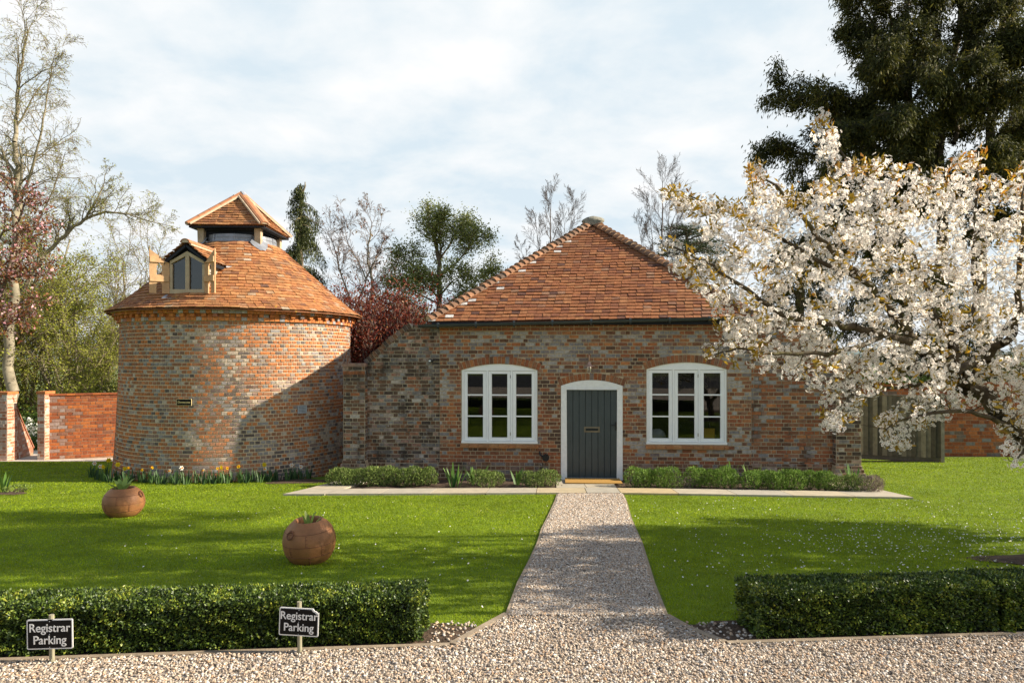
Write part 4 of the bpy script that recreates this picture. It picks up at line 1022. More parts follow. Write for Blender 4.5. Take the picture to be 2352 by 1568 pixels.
# shutters pierced with dove holes
def shutter(hx, sgn, ang, name='shutter'):
    Wd = .385; th = .028; HB = DZ0-.005; top = lambda x: DZs+.0+(DZp+.02-DZs)*(x/Wd)+.0
    hole = ((.145, .245, HB+.40, HB+.59), (.14, .25, HB-.1, HB+.20))
    ca, sa = math.cos(ang), math.sin(ang)
    def mp(x, t, z): return (hx+sgn*(x*ca)+sgn*t*sa*1.0, DY-.03-x*sa+(t*ca-.0), z)
    m = MB(); xs = sorted(set(list(np.linspace(0, Wd, 9))+[.14, .145, .195, .245, .25]))
    for a, b in zip(xs[:-1], xs[1:]):
        mid = (a+b)/2; iv = [(HB, None)]
        cuts = []
        for (h0, h1, z0_, z1_) in hole:
            if h0 <= mid <= h1:
                c = (h0+h1)/2; f = lambda x: z1_+(1-abs(x-c)/((h1-h0)/2))*.07
                cuts.append((z0_, f(max(h0, a)), f(min(h1, b))))
        lo = [(HB, HB)]; cuts.sort()
        za, zb_ = HB, HB
        for (z0_, fa, fb) in cuts:
            if z0_ > za: pieces = [(za, zb_, z0_, z0_)]
            else: pieces = []
            for (p_, q_, r_, s_) in pieces:
                m.hexa([mp(a, 0, p_), mp(b, 0, q_), mp(b, th, q_), mp(a, th, p_), mp(a, 0, r_), mp(b, 0, s_), mp(b, th, s_), mp(a, th, r_)], .4+.4*(int(mid/.136) % 2))
            za, zb_ = fa, fb
        m.hexa([mp(a, 0, za), mp(b, 0, zb_), mp(b, th, zb_), mp(a, th, za), mp(a, 0, top(a)), mp(b, 0, top(b)), mp(b, th, top(b)), mp(a, th, top(a))], .4+.4*(int(mid/.136) % 2))
    sh = m.build(name, [M['shutter']], dove)
    for (z0_, z1_) in ((HB+.255, HB+.375), (HB+.665, HB+.785)):
        l = MB(); x0 = .01; x1 = Wd-.012
        l.hexa([mp(x0, -.026, z0_), mp(x1, -.026, z0_), mp(x1, -.001, z0_), mp(x0, -.001, z0_), mp(x0, -.026, min(z1_, top(x0)-.01)), mp(x1, -.026, z1_), mp(x1, -.001, z1_), mp(x0, -.001, min(z1_, top(x0)-.01))], .9)
        l.build('ledge', [M['shutter']], sh)
    return sh
shutter(DXc-DW-.005, -1, R(30)); shutter(DXc+DW+.005, 1, R(35))
# air grille on the curved wall
def on_tower(u, v, n=0.0):
    """point of the dovecote wall seen at a picture point"""
    ax = (u-1176)/F; az = -(v-HOR)/F; r_ = 2.72
    for _ in range(8):
        A_ = ax*ax+1; B_ = -2*(ax*TX+TY); C_ = TX*TX+TY*TY-(r_-n)**2
        t = (-B_-math.sqrt(max(B_*B_-4*A_*C_, 0)))/(2*A_); z = EYE+az*t; r_ = TR(z)
    return ax*t-TX, t-TY, z
gx_, gy_, gz_ = on_tower(693, 940); ga_ = math.atan2(gx_, -gy_)
m = MB(); rd = Vector((math.sin(ga_), -math.cos(ga_), 0)); ew = Vector((math.cos(ga_), math.sin(ga_), 0)); c = Vector((gx_, gy_, gz_)); 
def bx(m, x0, x1, z0, z1, d0, d1, mat=0):
    q = [c+ew*x+rd*dd+Vector((0, 0, z)) for z in (z0, z1) for (x, dd) in ((x0, d1), (x1, d1), (x1, d0), (x0, d0))]
    m.hexa([tuple(a) for a in q], .5, mat)
bx(m, -.115, .115, -.09, .09, -.01, .015, 1)
bx(m, -.115, .115, -.09, -.075, -.01, .03); bx(m, -.115, .115, .075, .09, -.01, .03); bx(m, -.115, -.10, -.075, .075, -.01, .03); bx(m, .10, .115, -.075, .075, -.01, .03)
for k in range(4): bx(m, -.10, .10, -.062+k*.034, -.046+k*.034, .0, .022)
for k in range(6): bx(m, -.085+k*.034, -.078+k*.034, -.075, .075, .0, .021)
m.build('air_grille', [M['vent'], M['vent_dark']], dove)

# ------------------------------------------------------------------ lettering
def text_mesh(txt, size, mat, name, parent, loc, rot=(R(90), 0, 0), bold=0.0, depth=0.001, sx=1.0):
    cu = bpy.data.curves.new(name+'_curve', 'FONT'); cu.body = txt; cu.size = size; cu.align_x = 'CENTER'; cu.align_y = 'CENTER'; cu.extrude = depth
    o = bpy.data.objects.new(name+'_tmp', cu); COL.objects.link(o)
    dg = bpy.context.evaluated_depsgraph_get(); dg.update()
    m0 = bpy.data.meshes.new_from_object(o.evaluated_get(dg)); bpy.data.objects.remove(o); bpy.data.curves.remove(cu)
    vs = [tuple(v.co) for v in m0.vertices]; fs = [tuple(p.vertices) for p in m0.polygons]; V_ = []; F_ = []
    for k, (dx, dy) in enumerate(((0, 0), (1, 0), (-1, 0), (0, .7), (0, -.7))):
        b_ = len(V_); V_ += [(x+dx*bold, y+dy*bold, z+k*.00012) for x, y, z in vs]; F_ += [tuple(b_+i for i in f) for f in fs]
    bpy.data.meshes.remove(m0); me = bpy.data.meshes.new(name); me.from_pydata(V_, [], F_)
    me.materials.clear(); me.materials.append(mat)
    ob = bpy.data.objects.new(name, me); COL.objects.link(ob); ob.parent = parent; ob.location = loc; ob.rotation_euler = rot; ob.scale = (sx, 1, 1)
    return ob
px_, py_, pz_ = on_tower(424, 923.5); pa_ = math.atan2(px_, -py_)
plq = thing('name_plaque', 'black plaque with gold lettering Dovecote on the round brick tower', 'plaque', (TX+px_+.03*math.sin(pa_), TY+py_-.03*math.cos(pa_), pz_), pa_)
m = MB(); m.box(-.165, .165, .0, .014, -.072, .072, .5, 1); m.box(-.157, .157, -.004, .0, -.064, .064, .5, 0); m.build('board', [M['sign_black'], M['gold']], plq)
text_mesh('Dovecote', .066, M['gold'], 'lettering', plq, (0, -.0065, 0.0), bold=.0018)

def reg_sign(u, vtop, vbot, d, wpx, hpx, ucen, vcen, roll, yaw, label, nick):
    x, y, z = P(ucen, vcen, d); g_ = float(gz(y)); t = thing('parking_sign', label, 'sign', (x, y, g_))
    W2 = wpx/F*d/2; H2 = hpx/F*d/2; zc = z-g_
    rt_ = Matrix.Translation((0, 0, zc)) @ Matrix.Rotation(R(yaw), 4, 'Z') @ Matrix.Rotation(R(roll), 4, 'Y')
    def rr(w_, h_, c): 
        pts = []
        for (sx, sy, a0) in ((1, -1, -90), (1, 1, 0), (-1, 1, 90), (-1, -1, 180)):
            for k in range(4):
                a = R(a0+30*k); pts.append((sx*(w_-c)+c*math.cos(a), sy*(h_-c)+c*math.sin(a)))
        return pts
    tf = lambda x_, y_, z_: tuple(rt_ @ Vector((x_, y_, z_)))
    m = MB(); pts = rr(W2, H2, .008)
    if nick == 1:   # broken top right corner
        pts = [(a, b) for (a, b) in pts if not (a > W2*.75 and b > H2*.75)]; i = next(k for k, q in enumerate(pts) if q[1] > H2*.75)
        pts[i:i] = [(W2, H2*.72), (W2*.93, H2*.70), (W2*.88, H2*.80), (W2*.78, H2*.84), (W2*.70, H2)]
    m.prism(pts, lambda a, b: tf(a, -.006, b), lambda a, b: tf(a, .0, b))
    # thin white border then black field
    bd = m.build('board', [M['sign_white']], t)
    m = MB(); pts2 = rr(W2-.007, H2-.007, .006)
    if nick == 1:
        pts2 = [(a, b) for (a, b) in pts2 if not (a > W2*.72 and b > H2*.70)]; i = next(k for k, q in enumerate(pts2) if q[1] > H2*.70)
        pts2[i:i] = [(W2-.007, H2*.60), (W2*.86, H2*.62), (W2*.80, H2*.72), (W2*.70, H2*.78), (W2*.62, H2-.007)]
    m.prism(pts2, lambda a, b: tf(a, -.0075, b), lambda a, b: tf(a, -.0055, b))
    if nick == 2: m.prism([(-.012, H2+.001), (-.004, H2-.012), (.012, H2-.010), (.02, H2+.001)], lambda a, b: tf(a, -.0073, b), lambda a, b: tf(a, -.005, b))
    m.build('panel', [M['sign_black']], bd)
    for zz in (H2*.86, -H2*.86, .0):
        m = MB(); m.tube([tf(0, -.0078, zz), tf(0, -.0092, zz)], .0022, 8); m.build('screw', [M['vent']], bd)
    for txt, off in (('Registrar', H2*.42), ('Parking', -H2*.40)):
        o_ = text_mesh(txt, H2*.80, M['sign_white'], 'lettering', t, tf(0, -.0085, off), (R(90), R(roll), R(yaw)), bold=.0012, depth=.0004, sx=.93)
    ztop = EYE-(vtop-HOR)/F*(d+.015)-g_
    m = MB(); m.tube([(.0, .016, -.1), (-.002, .016, zc*.5), (-.004, .016, ztop)], .0145, 10); m.build('post', [M['sign_wood']], t)
    return t
reg_sign(115, 1411, 1515, 4.06, 103, 68, 115.5, 1455, -.8, 2, 'black parking sign at the far left of the hedge with a chipped top edge', 2)
reg_sign(690, 1381, 1490, 4.22, 92, 64, 687, 1427, 2.0, -3, 'black parking sign by the hedge with a broken top right corner', 1)

# ------------------------------------------------------------------ garden walls on the left, fence and wall on the right
def gwall(name, label, A, B, h, z0, brickm, mort, thick=.22, pier_at=None, coping=True, hfun=None, bond='flemish', joint=.012, cap=True, hdr=.115, course=.088, rf=None):
    A = Vector(A); B = Vector(B); d = (B-A); Ln = d.length; d.normalize(); nn = Vector((d.y, -d.x))     # facing -y when d = +x
    t = thing(name, label, 'wall', (A.x, A.y, z0))
    mp = lambda s, n, z: (d.x*s-nn.x*n, d.y*s-nn.y*n, z)
    hf = hfun or (lambda s: h)
    m = MB()
    def span(z):
        xs = np.linspace(0, Ln, 60); ok = [x for x in xs if hf(x) >= z]
        return (min(ok), max(ok)) if ok else (0, 0)
    bricks(m, rb, span, 0, max(hf(0), hf(Ln)), course, mp, hdr=hdr, bond=bond, joint=joint, rfun=rf)
    n = 16
    for k in range(n):
        a, b = Ln*k/n, Ln*(k+1)/n
        q = [mp(a, 0, -.2), mp(b, 0, -.2), mp(b, thick, -.2), mp(a, thick, -.2), mp(a, 0, hf(a)), mp(b, 0, hf(b)), mp(b, thick, hf(b)), mp(a, thick, hf(a))]
        m.hexa(q, .5, 1)
    m.build('wall', [brickm, mort], t)
    if coping:
        m = MB(); x = 0
        while x < Ln:
            e_ = min(x+.23, Ln); x2 = e_-.006
            q = [mp(x, -.035, hf(x)+.002), mp(x2, -.035, hf(x2)+.002), mp(x2, thick+.035, hf(x2)+.002), mp(x, thick+.035, hf(x)+.002)]
            m.hexa(q+[(a_, b_, c_+.05) for a_, b_, c_ in q], rb.random()*.8, 0); x = e_
        m.build('coping', [brickm], t)
    return t, mp
def pier(t, x0, x1, y0, y1, h, brickm, mort, capc):
    m = MB()
    fr_ = lambda s, n, z: (s, y0+n, z)
    bricks(m, rb, lambda z: (x0, x1), 0, h, .100, fr_, hdr=.130)
    rs = lambda s, n, z: (x1-n, s, z)
    bricks(m, rb, lambda z: (y0, y1), 0, h, .088, rs, hdr=.115)
    ls = lambda s, n, z: (x0+n, -s, z)
    bricks(m, rb, lambda z: (-y1, -y0), 0, h, .088, ls, hdr=.115)
    m.box(x0, x1, y0, y1, -.2, h, .5, 1)
    p_ = m.build('pier', [brickm, mort], t)
    m = MB(); m.box(x0-.03, x1+.03, y0-.03, y1+.03, h, h+.075, .7); m.build('pier_cap', [capc], p_)
zY = float(gz(21.0))
ax_ = -14.30
t, mp = gwall('garden_wall', 'orange red brick garden wall with a pale end pier left of the dovecote', (ax_, 21.1), (-11.2, 22.7), 1.97, zY, M['brick_garden'], M['mortar_garden'], hdr=.135, course=.102, rf=lambda s, z, g: (1.0-.1*g.random() if (s < .35 and g.random() < .45) else g.random()*.95))
px0 = P(86, 1000, 20.9)[0]
pier(t, px0-ax_, 0.0, -.20, .20, 2.04, M['brick_pier'], M['mortar_pale'], M['brick_cornice'])
# the left gate pier, its side wall sweeping down to the back
bx_ = -15.23
t, mp = gwall('garden_wall', 'brick gate pier with a low side wall sweeping down behind it at the left edge', (bx_, 20.8), (P(76, 1000, 22.9)[0], 22.9), 1.8, zY-.02, M['brick_pier'], M['mortar_garden'], coping=True, hfun=lambda s: 1.92-.86*s+.03*s*s, hdr=.135, course=.102)
pier(t, P(-45, 1000, 20.6)[0]-bx_, 0.0, -.20, .20, 2.06, M['brick_pier'], M['mortar_pale'], M['brick_cornice'])

# right hand side
rx0, _, _ = P(1960, 1000, 22.6); rx1 = 21.0
t, mp = gwall('boundary_wall', 'dark red brick boundary wall on the right behind the fence and cherry', (rx0, 22.6), (rx1, 22.4), 2.38, float(gz(22.5)), M['brick_dark'], M['mortar_garden'], hdr=.15, course=.118, rf=lambda s, z, g: g.random())
fa, fb = P(1970, 1000, 21.0), P(2158, 1000, 20.2)
fx0, fy0, fx1, fy1 = fa[0], fa[1], fb[0], fb[1]
fence = thing('wooden_fence', 'weathered close boarded wooden fence panel beside the right end pier', 'fence', (fx0, fy0, float(gz(20.6))))
dv = Vector((fx1-fx0, fy1-fy0, 0)); fl = dv.length; dv.normalize(); nv = Vector((dv.y, -dv.x, 0))
m = MB(); nb = 17
for k in range(nb):
    a = dv*(fl*k/nb); b = dv*(fl*(k+1.18)/nb); off = nv*(.02 if k % 2 else .02)
    p = [a+nv*.005, b+nv*.045, b+nv*.065, a+nv*.020]
    zo = nv*(.028 if k % 2 else 0); p = [q+zo for q in p]
    jt = rb.uniform(-.01, .01)
    m.hexa([(q.x, q.y, .16) for q in p]+[(q.x, q.y, 1.97+jt) for q in p], rb.random())
m.build('boards', [M['fence']], fence)
m = MB(); m.bar(dv*0+Vector((0, 0, .09))+nv*.03, dv*fl+Vector((0, 0, .09))+nv*.03, .03, .14, rnd=.2); m.build('gravel_board', [M['fence']], fence)
m = MB(); m.bar(Vector((0, 0, 1.99))+nv*.03, dv*(fl)+Vector((0, 0, 1.99))+nv*.03, .07, .03, rnd=.6); m.build('capping_rail', [M['fence']], fence)
m = MB(); e_ = dv*(fl+.05); m.box(e_.x-.05, e_.x+.05, e_.y-.07, e_.y+.05, -.1, 2.06, .8); m.build('post', [M['fence']], fence)
for zz in (.5, 1.6):
    m = MB(); m.bar(Vector((0, 0, zz))-nv*.03, dv*fl+Vector((0, 0, zz))-nv*.03, .05, .08); m.build('rail', [M['fence']], fence)

# ------------------------------------------------------------------ paving, mat step, timber edges
frontp = [(650, 1138), (1282, 1135), (1430, 1135), (2106, 1146)]
fpts = [G(u, v) for u, v in frontp]
def front_y(x): return float(np.interp(x, [p[0] for p in fpts], [p[1] for p in fpts]))
SWD = .80
m = MB()
def slab_quad(m, q, rnd):
    c = [(x, y, float(gz(y))+.030) for x, y in q]; b = [(x, y, float(gz(y))-.05) for x, y in q]
    m.hexa(b+c, rnd)
x = fpts[0][0]+.75; k = 0
while x < fpts[-1][0]-.3:
    if .72 < x < 1.95:
        wd = .62
    else: wd = .95+rb.uniform(-.12, .15)
    x2 = min(x+wd, fpts[-1][0]-.05)
    if fpts[-1][0]-.05-x2 < .35: x2 = fpts[-1][0]-.05
    g_ = .006
    slab_quad(m, [(x+g_, front_y(x)), (x2-g_, front_y(x2)), (x2-g_+.05, front_y(x2)+SWD), (x+g_+.05, front_y(x)+SWD)], rb.random()); x = x2
# returns along both ends of the bed
for side, xe, sg in (('l', fpts[0][0], 1), ('r', fpts[-1][0], -1)):
    y = front_y(xe)
    kx = .075
    n_ = 4
    if sg > 0:
        q = [(xe, y), (xe+.74, y), (xe+.86, y+SWD), (xe+.16, y+SWD)]; slab_quad(m, q, .2)
        for k in range(2): slab_quad(m, [(xe+.16+.12*k, y+SWD+.01+.85*k), (xe+.86+.12*k, y+SWD+.01+.85*k), (xe+.98+.1*k, y+SWD+.84+.85*k), (xe+.28+.12*k, y+SWD+.84+.85*k)], rb.random())
    else:
        for k in range(2): slab_quad(m, [(xe-.62+.05*k, y+SWD*.95+.01+.85*k), (xe-.02+.05*k, y+SWD*.95+.01+.85*k), (xe+.03+.05*k, y+SWD*.95+.84+.85*k), (xe-.57+.05*k, y+SWD*.95+.84+.85*k)], rb.random())
# step in front of the door
cx0, cx1 = .78, 1.98
slab_quad(m, [(.86, front_y(1.4)+SWD+.012), (1.44, front_y(1.4)+SWD+.012), (1.48, 14.75), (.95, 14.8)], .3); slab_quad(m, [(1.452, front_y(1.4)+SWD+.012), (2.02, front_y(1.4)+SWD+.012), (2.14, 14.70), (1.492, 14.75)], .4)
pv = m.build('flagstone_path', [M['flag']]); tag(pv, kind='structure')
# soil of the bed along the front
V = []; Fc = []
xs2 = np.linspace(fpts[0][0]+.9, fpts[-1][0]-.55, 40)
for x in xs2:
    ya = front_y(x)+SWD-.02; yb2 = HD-.07*x+.05
    for j in range(5): y = ya+(yb2-ya)*j/4; V.append((x, y, float(gz(y))+.012+.02*math.sin(x*7+j)))
for i in range(39):
    for j in range(4): Fc.append((i*5+j, (i+1)*5+j, (i+1)*5+j+1, i*5+j+1))
tag(mesh_np('flower_bed', V, Fc, M['soil'], smooth=True), kind='structure')
# soil patch by the dovecote and by the fence
def soil_patch(cx, cy, rx, ry, name='soil_patch'):
    n = 20; a = np.linspace(0, 2*math.pi, n, endpoint=False); rr = 1+.18*np.sin(a*3+cx)+.1*np.sin(a*5)
    V = [(cx, cy, float(gz(cy))+.03)]+[(cx+rx*math.cos(t)*q, cy+ry*math.sin(t)*q, float(gz(cy+ry*math.sin(t)*q))+.001) for t, q in zip(a, rr)]
    Fc = [(0, 1+i, 1+(i+1) % n) for i in range(n)]
    tag(mesh_np(name, V, Fc, M['soil'], smooth=True), kind='structure')
PATCH = [(-4.55, 14.7, .75, .5), (fx0+1.0, fy0-.45, 1.2, .16), (5.55, 6.85, .75, .42), G(18, 1133)+(.35, .25)]
for p_ in PATCH: soil_patch(*p_)

def edging(label, pts, w=.030, up=.014):
    t = MB()
    for (a, b) in zip(pts[:-1], pts[1:]):
        A_ = Vector((a[0], a[1], float(gz(a[1]))-.04)); B_ = Vector((b[0], b[1], float(gz(b[1]))-.04))
        t.bar(A_, B_, w, .08+2*up, rnd=rb.random())
    o = t.build('timber_edging', [M['timber']]); tag(o, label, 'edging board', 'timber edging boards along the gravel'); return o
ysL = np.linspace(5.05, 12.3, 9)
edging('thin timber board edging the left side of the gravel path', [(pathL(y), y) for y in ysL])
edging('thin timber board edging the right side of the gravel path', [(pathR(y), y) for y in np.linspace(5.0, 12.3, 9)])
edging('timber board at the foot of the left hedge along the drive', [(-6, yb(-6)), (-3.0, yb(-3.0)), (-1.2, yb(-1.2)), (-.40, 4.375)], .04)
edging('short slanting timber board joining path and drive on the left', [(-.385, 4.385), (-.20, 4.74), (-.04, 5.04)], .05)
edging('short slanting timber board joining path and drive on the right', [(1.135, 5.0), (1.22, 4.72), (1.38, 4.42)], .05)
edging('timber board at the foot of the right hedge along the drive', [(1.39, 4.41), (3.4, yb(3.4)), (7, yb(7))], .04)

# ------------------------------------------------------------------ stones, grass, petals
ICO_V = []; phi = (1+5**.5)/2
for s1 in (-1, 1):
    for s2 in (-phi, phi): ICO_V += [(0, s1, s2), (s1, s2, 0), (s2, 0, s1)]
ICO_V = np.array(ICO_V, float)/math.hypot(1, phi)
def hull_tris(Vv):
    f = []
    n = len(Vv)
    for i in range(n):
        for j in range(i+1, n):
            for k in range(j+1, n):
                nn_ = np.cross(Vv[j]-Vv[i], Vv[k]-Vv[i]); dd = Vv@nn_-Vv[i]@nn_
                if np.all(dd < 1e-6): f.append((i, j, k))
                elif np.all(dd > -1e-6): f.append((i, k, j))
    return np.array(f)
ICO_F = hull_tris(ICO_V)
OCT_V = np.array([(1, 0, 0), (-1, 0, 0), (0, 1, 0), (0, -1, 0), (0, 0, 1), (0, 0, -1)], float); OCT_F = hull_tris(OCT_V)
def stones(name, pts, rad, rng, base, Fb, mat):
    n = len(pts); k = len(base)
    a = rng.uniform(0, 2*math.pi, n); ca, sa = np.cos(a), np.sin(a)
    sc_ = np.stack([rng.uniform(.8, 1.5, n), rng.uniform(.7, 1.1, n), rng.uniform(.45, .8, n)], 1)*rad[:, None]
    B = base[None]*sc_[:, None]*rng.uniform(.8, 1.2, (n, k, 1))
    tl = rng.normal(0, .3, n)
    x = B[..., 0]; y = B[..., 1]; z = B[..., 2]+x*tl[:, None]
    V = np.stack([x*ca[:, None]-y*sa[:, None], x*sa[:, None]+y*ca[:, None], z], -1)+pts[:, None]
    Fc = (np.arange(n)[:, None, None]*k+Fb[None]).reshape(-1, 3)
    o = mesh_np(name, V.reshape(-1, 3), Fc, mat, rnd=np.repeat(rng.random_sample(n), len(Fb)))
    return tag(o, kind='stuff')
rs = np.random.RandomState(21)
def yb_np(x): return np.array([yb(float(q)) for q in x])
# drive
n = 125000
x = rs.uniform(-5.2, 5.4, n); y = rs.uniform(2.7, 5.05, n); ok = (y < yb_np(x)-.02) & (np.abs(x) < y*.95+.8); x, y = x[ok], y[ok]
stones('gravel_stones', np.stack([x, y, gz(y)+.005+rs.uniform(0, .007, len(x))], 1), rs.uniform(.0042, .0100, len(x))*(1+.5*(rs.random_sample(len(x))<.06)), rs, ICO_V, ICO_F, M['gravel'])
n = 70000
y = 5.0+7.4*rs.random_sample(n)**1.35; u = rs.uniform(.012, .988, n)
xl = np.array([pathL(q) for q in y]); xr = np.array([pathR(q) for q in y]); x = xl+(xr-xl)*u
stones('path_stones', np.stack([x, y, gz(y)+.010+rs.uniform(0, .006, n)], 1), rs.uniform(.006, .012, n)*(1+.5*(y > 8)), rs, OCT_V, OCT_F, M['gravel'])
n = 300
x = np.concatenate([rs.uniform(-.55, -.2, 450)[::3], rs.uniform(1.2, 1.6, 450)[::3]]); y = rs.uniform(4.35, 4.85, n); ok = (y > yb_np(x)+.03); x, y = x[ok], y[ok]
stones('soil_stones', np.stack([x, y, gz(y)+.006], 1), rs.uniform(.006, .015, len(x)), rs, ICO_V, ICO_F, M['gravel'])

def lawn_ok(x, y):
    xl = -0.035+(y-5.05)*0.119; xr = 1.13+(y-5.0)*0.1185
    fy = np.interp(x, [p[0] for p in fpts], [p[1] for p in fpts])
    inpave = (x > fpts[0][0]+.02+(y-fy)*.15) & (x < fpts[-1][0]-.02+(y-fy)*.03) & (y > fy-.015) & (y < 15.2)
    bad = ((x > xl-.03) & (x < xr+.03) & (y > 4.2)) | inpave
    yf = np.where(x < .5, 4.38+(x+.38)*.102, 4.41+(x-1.38)*.0894)+.40
    bad |= y < yf+.05*np.sin(x*5)
    bad |= (x > -0.42) & (x < .5) & (y < 4.42+(x+.38)/.345*.67)
    bad |= (x < 1.42) & (x > .5) & (y < 5.04-(x-1.13)/.25*.59)
    bad |= (x+6.853)**2+(y-17.29)**2 < 2.86**2
    bad |= y > np.where(x < -6, 20.2+.3*np.clip((x+30)/22.4, 0, 1)-.03, np.where(x > 8, 22.2, 15.0))
    for (cx, cy, a, b) in PATCH: bad |= ((x-cx)/a)**2+((y-cy)/b)**2 < .82
    return ~bad
def grass(n, y0, y1, hgt, wid, rng):
    y = rng.uniform(y0, y1, n); x = rng.uniform(-1, 1, n)*(y*.90+.7); ok = lawn_ok(x, y); x, y = x[ok], y[ok]; n = len(x)
    h = hgt*rng.uniform(.5, 1.25, n); p = np.stack([x, y, gz(y)-.008], 1)
    d = np.stack([rng.normal(0, .7, n), rng.normal(0, .7, n), np.ones(n)], 1); d = unit(d)
    s = unit(np.stack([rng.normal(size=n), rng.normal(size=n)*.4, np.zeros(n)], 1))*(wid*rng.uniform(.6, 1.2, n))[:, None]
    V = np.stack([p-s, p+s, p+d*h[:, None]], 1).reshape(-1, 3)
    pat = .5+.5*np.sin(x*2.1+np.sin(y*3.0))*np.sin(y*1.7+np.sin(x*1.3))
    return V, n, np.clip(rng.beta(2.2, 2.0, n)*.93*(.8+.3*pat)+(rng.random_sample(n) < .03)*.4, 0, 1)
Vs = []; rn = []
for (n, y0, y1, h, w_) in ((185000, 4.5, 6.5, .022, .0030), (180000, 6.5, 9.0, .024, .0042), (165000, 9, 12.5, .027, .0060), (105000, 12.5, 16.5, .030, .0085), (92000, 16.5, 22.3, .036, .012)):
    V, k, q = grass(n, y0, y1, h, w_, rs); Vs.append(V); rn.append(q)
V = np.concatenate(Vs); rn = np.concatenate(rn)
tag(mesh_np('grass', V, np.arange(len(V)).reshape(-1, 3), M['grass'], rnd=rn), 'bright short mown grass of the front lawn', 'grass', kind='stuff')
# fallen cherry petals
def petals(n, fn):
    x, y = fn(n); ok = lawn_ok(x, y); x, y = x[ok], y[ok]; n = len(x)
    p = np.stack([x, y, gz(y)+.017+rs.uniform(0, .008, n)], 1); d = np.stack([rs.normal(size=n), rs.normal(size=n), rs.normal(0, .25, n)], 1)
    return leaves_np(rs, p, d, rs.uniform(.012, .026, n), rs.uniform(.009, .019, n), .1)
def f_right(n):
    y = rs.uniform(5.2, 11.6, n); x = 1.2+rs.beta(1.6, 1.1, n)*(y*.77-.8); return x, y
def f_far(n):
    return rs.normal(5.6, 1.5, n), rs.normal(7.6, .85, n)
def f_left(n): y = rs.uniform(4.9, 11.5, n); return rs.uniform(-1, .15, n)*(y*.6), y
Vs = [petals(800, f_right)[0], petals(1000, f_far)[0], petals(150, f_left)[0]]; V = np.concatenate(Vs)
tag(mesh_np('fallen_petals', V, np.arange(len(V)).reshape(-1, 4), M['petal_fallen'], rnd=rs.random_sample(len(V)//4)), 'white cherry petals scattered over the lawn', 'petals', kind='stuff')

# ------------------------------------------------------------------ hedges
def hedge(label, x0, x1, hgt, dep, y_off, seed, dens=15000, close_l=True, close_r=True):
    g = np.random.RandomState(seed); ym = yb((x0+x1)/2)+y_off
    t = thing('box_hedge', label, 'hedge', ((x0+x1)/2, ym+dep/2, float(gz(ym+dep/2))), group='clipped box hedges along the drive')
    yf = lambda x: yb_np(x)+y_off
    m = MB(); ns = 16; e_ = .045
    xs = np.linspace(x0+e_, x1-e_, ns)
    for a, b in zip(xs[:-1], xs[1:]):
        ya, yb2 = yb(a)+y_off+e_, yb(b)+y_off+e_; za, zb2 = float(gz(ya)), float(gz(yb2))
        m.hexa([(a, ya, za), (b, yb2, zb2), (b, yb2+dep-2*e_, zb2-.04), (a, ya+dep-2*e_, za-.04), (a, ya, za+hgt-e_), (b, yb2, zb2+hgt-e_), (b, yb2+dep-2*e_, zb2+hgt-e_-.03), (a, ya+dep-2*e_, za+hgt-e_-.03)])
    m.build('dark_core', [M['box_core']], t, world=True)  # solid dark block standing in for the shade inside the hedge
    L_ = x1-x0; P_ = []; D_ = []
    def face(n, kind):
        u = g.uniform(x0, x1, n); w_ = g.random_sample(n); dep_in = g.exponential(.015, n)
        bump = .6*(.014*np.sin(u*9+w_*2+np.sin(w_*9+u*4)*2)+.012*np.sin(u*23+np.sin(w_*11)*3)+.010*np.sin(u*51+w_*17+np.sin(u*13)*2))
        if kind == 'front':
            z = .015+w_*(hgt-.01); y = yf(u)+dep_in-bump; r_ = np.clip((z-(hgt-.06))/.06, 0, 1); y += r_**2*.05
            nrm = np.stack([g.normal(0, .5, n), -np.ones(n), g.normal(.25, .5, n)], 1)
        elif kind == 'back':
            z = w_*hgt; y = yf(u)+dep-dep_in; nrm = np.stack([g.normal(0, .5, n), np.ones(n), g.normal(.25, .5, n)], 1)
        elif kind == 'top':
            y = yf(u)+w_*dep; z = hgt-dep_in+bump*.8-.03*np.abs(w_*2-1)**4; nrm = np.stack([g.normal(0, .5, n), g.normal(-.2, .5, n), np.ones(n)], 1)
        else:
            sg = -1 if kind == 'l' else 1; xe = x0 if sg < 0 else x1
            z = .015+g.random_sample(n)*(hgt-.01); y0_ = yf(np.full(n, xe)); y = y0_+w_*dep; rnd_ = .05*np.abs(w_*2-1)**3+.05*np.clip((z-(hgt-.06))/.06, 0, 1)**2
            u = xe-sg*(dep_in+rnd_-.02*np.sin(w_*11+z*25)); nrm = np.stack([np.full(n, sg*1.0), g.normal(0, .5, n), g.normal(.25, .5, n)], 1)
        P_.append(np.stack([u, y, gz(y)+z], 1)); D_.append(nrm)
    face(int(L_*hgt*dens*1.25), 'front'); face(int(L_*dep*dens), 'top'); face(int(L_*hgt*dens*.3), 'back')
    if close_l: face(int(dep*hgt*dens*1.3), 'l')
    if close_r: face(int(dep*hgt*dens*1.3), 'r')
    Pp = np.concatenate(P_); Dd = unit(np.concatenate(D_))+g.normal(0, .45, (len(Pp), 3))
    V, Fc = leaves_np(g, Pp, Dd, g.uniform(.014, .027, len(Pp)), g.uniform(.009, .016, len(Pp)))
    cl = .5+.5*np.sin(Pp[:, 0]*14+np.sin(Pp[:, 2]*19)*2)*np.sin(Pp[:, 2]*21+Pp[:, 0]*5+Pp[:, 1]*9)
    r_ = np.clip(g.beta(1.6, 2.2, len(Pp))*.95+(cl > .66)*g.uniform(0, .5, len(Pp)), 0, 1)  # brighter leaf tones in clusters imitate leaves catching the sun
    mesh_np('foliage', V, Fc, M['box_leaf'], t, rnd=r_)
    return t
hedge('long clipped box hedge on the left behind the two parking signs', -4.6, -.59, .315, .44, .045, 31)
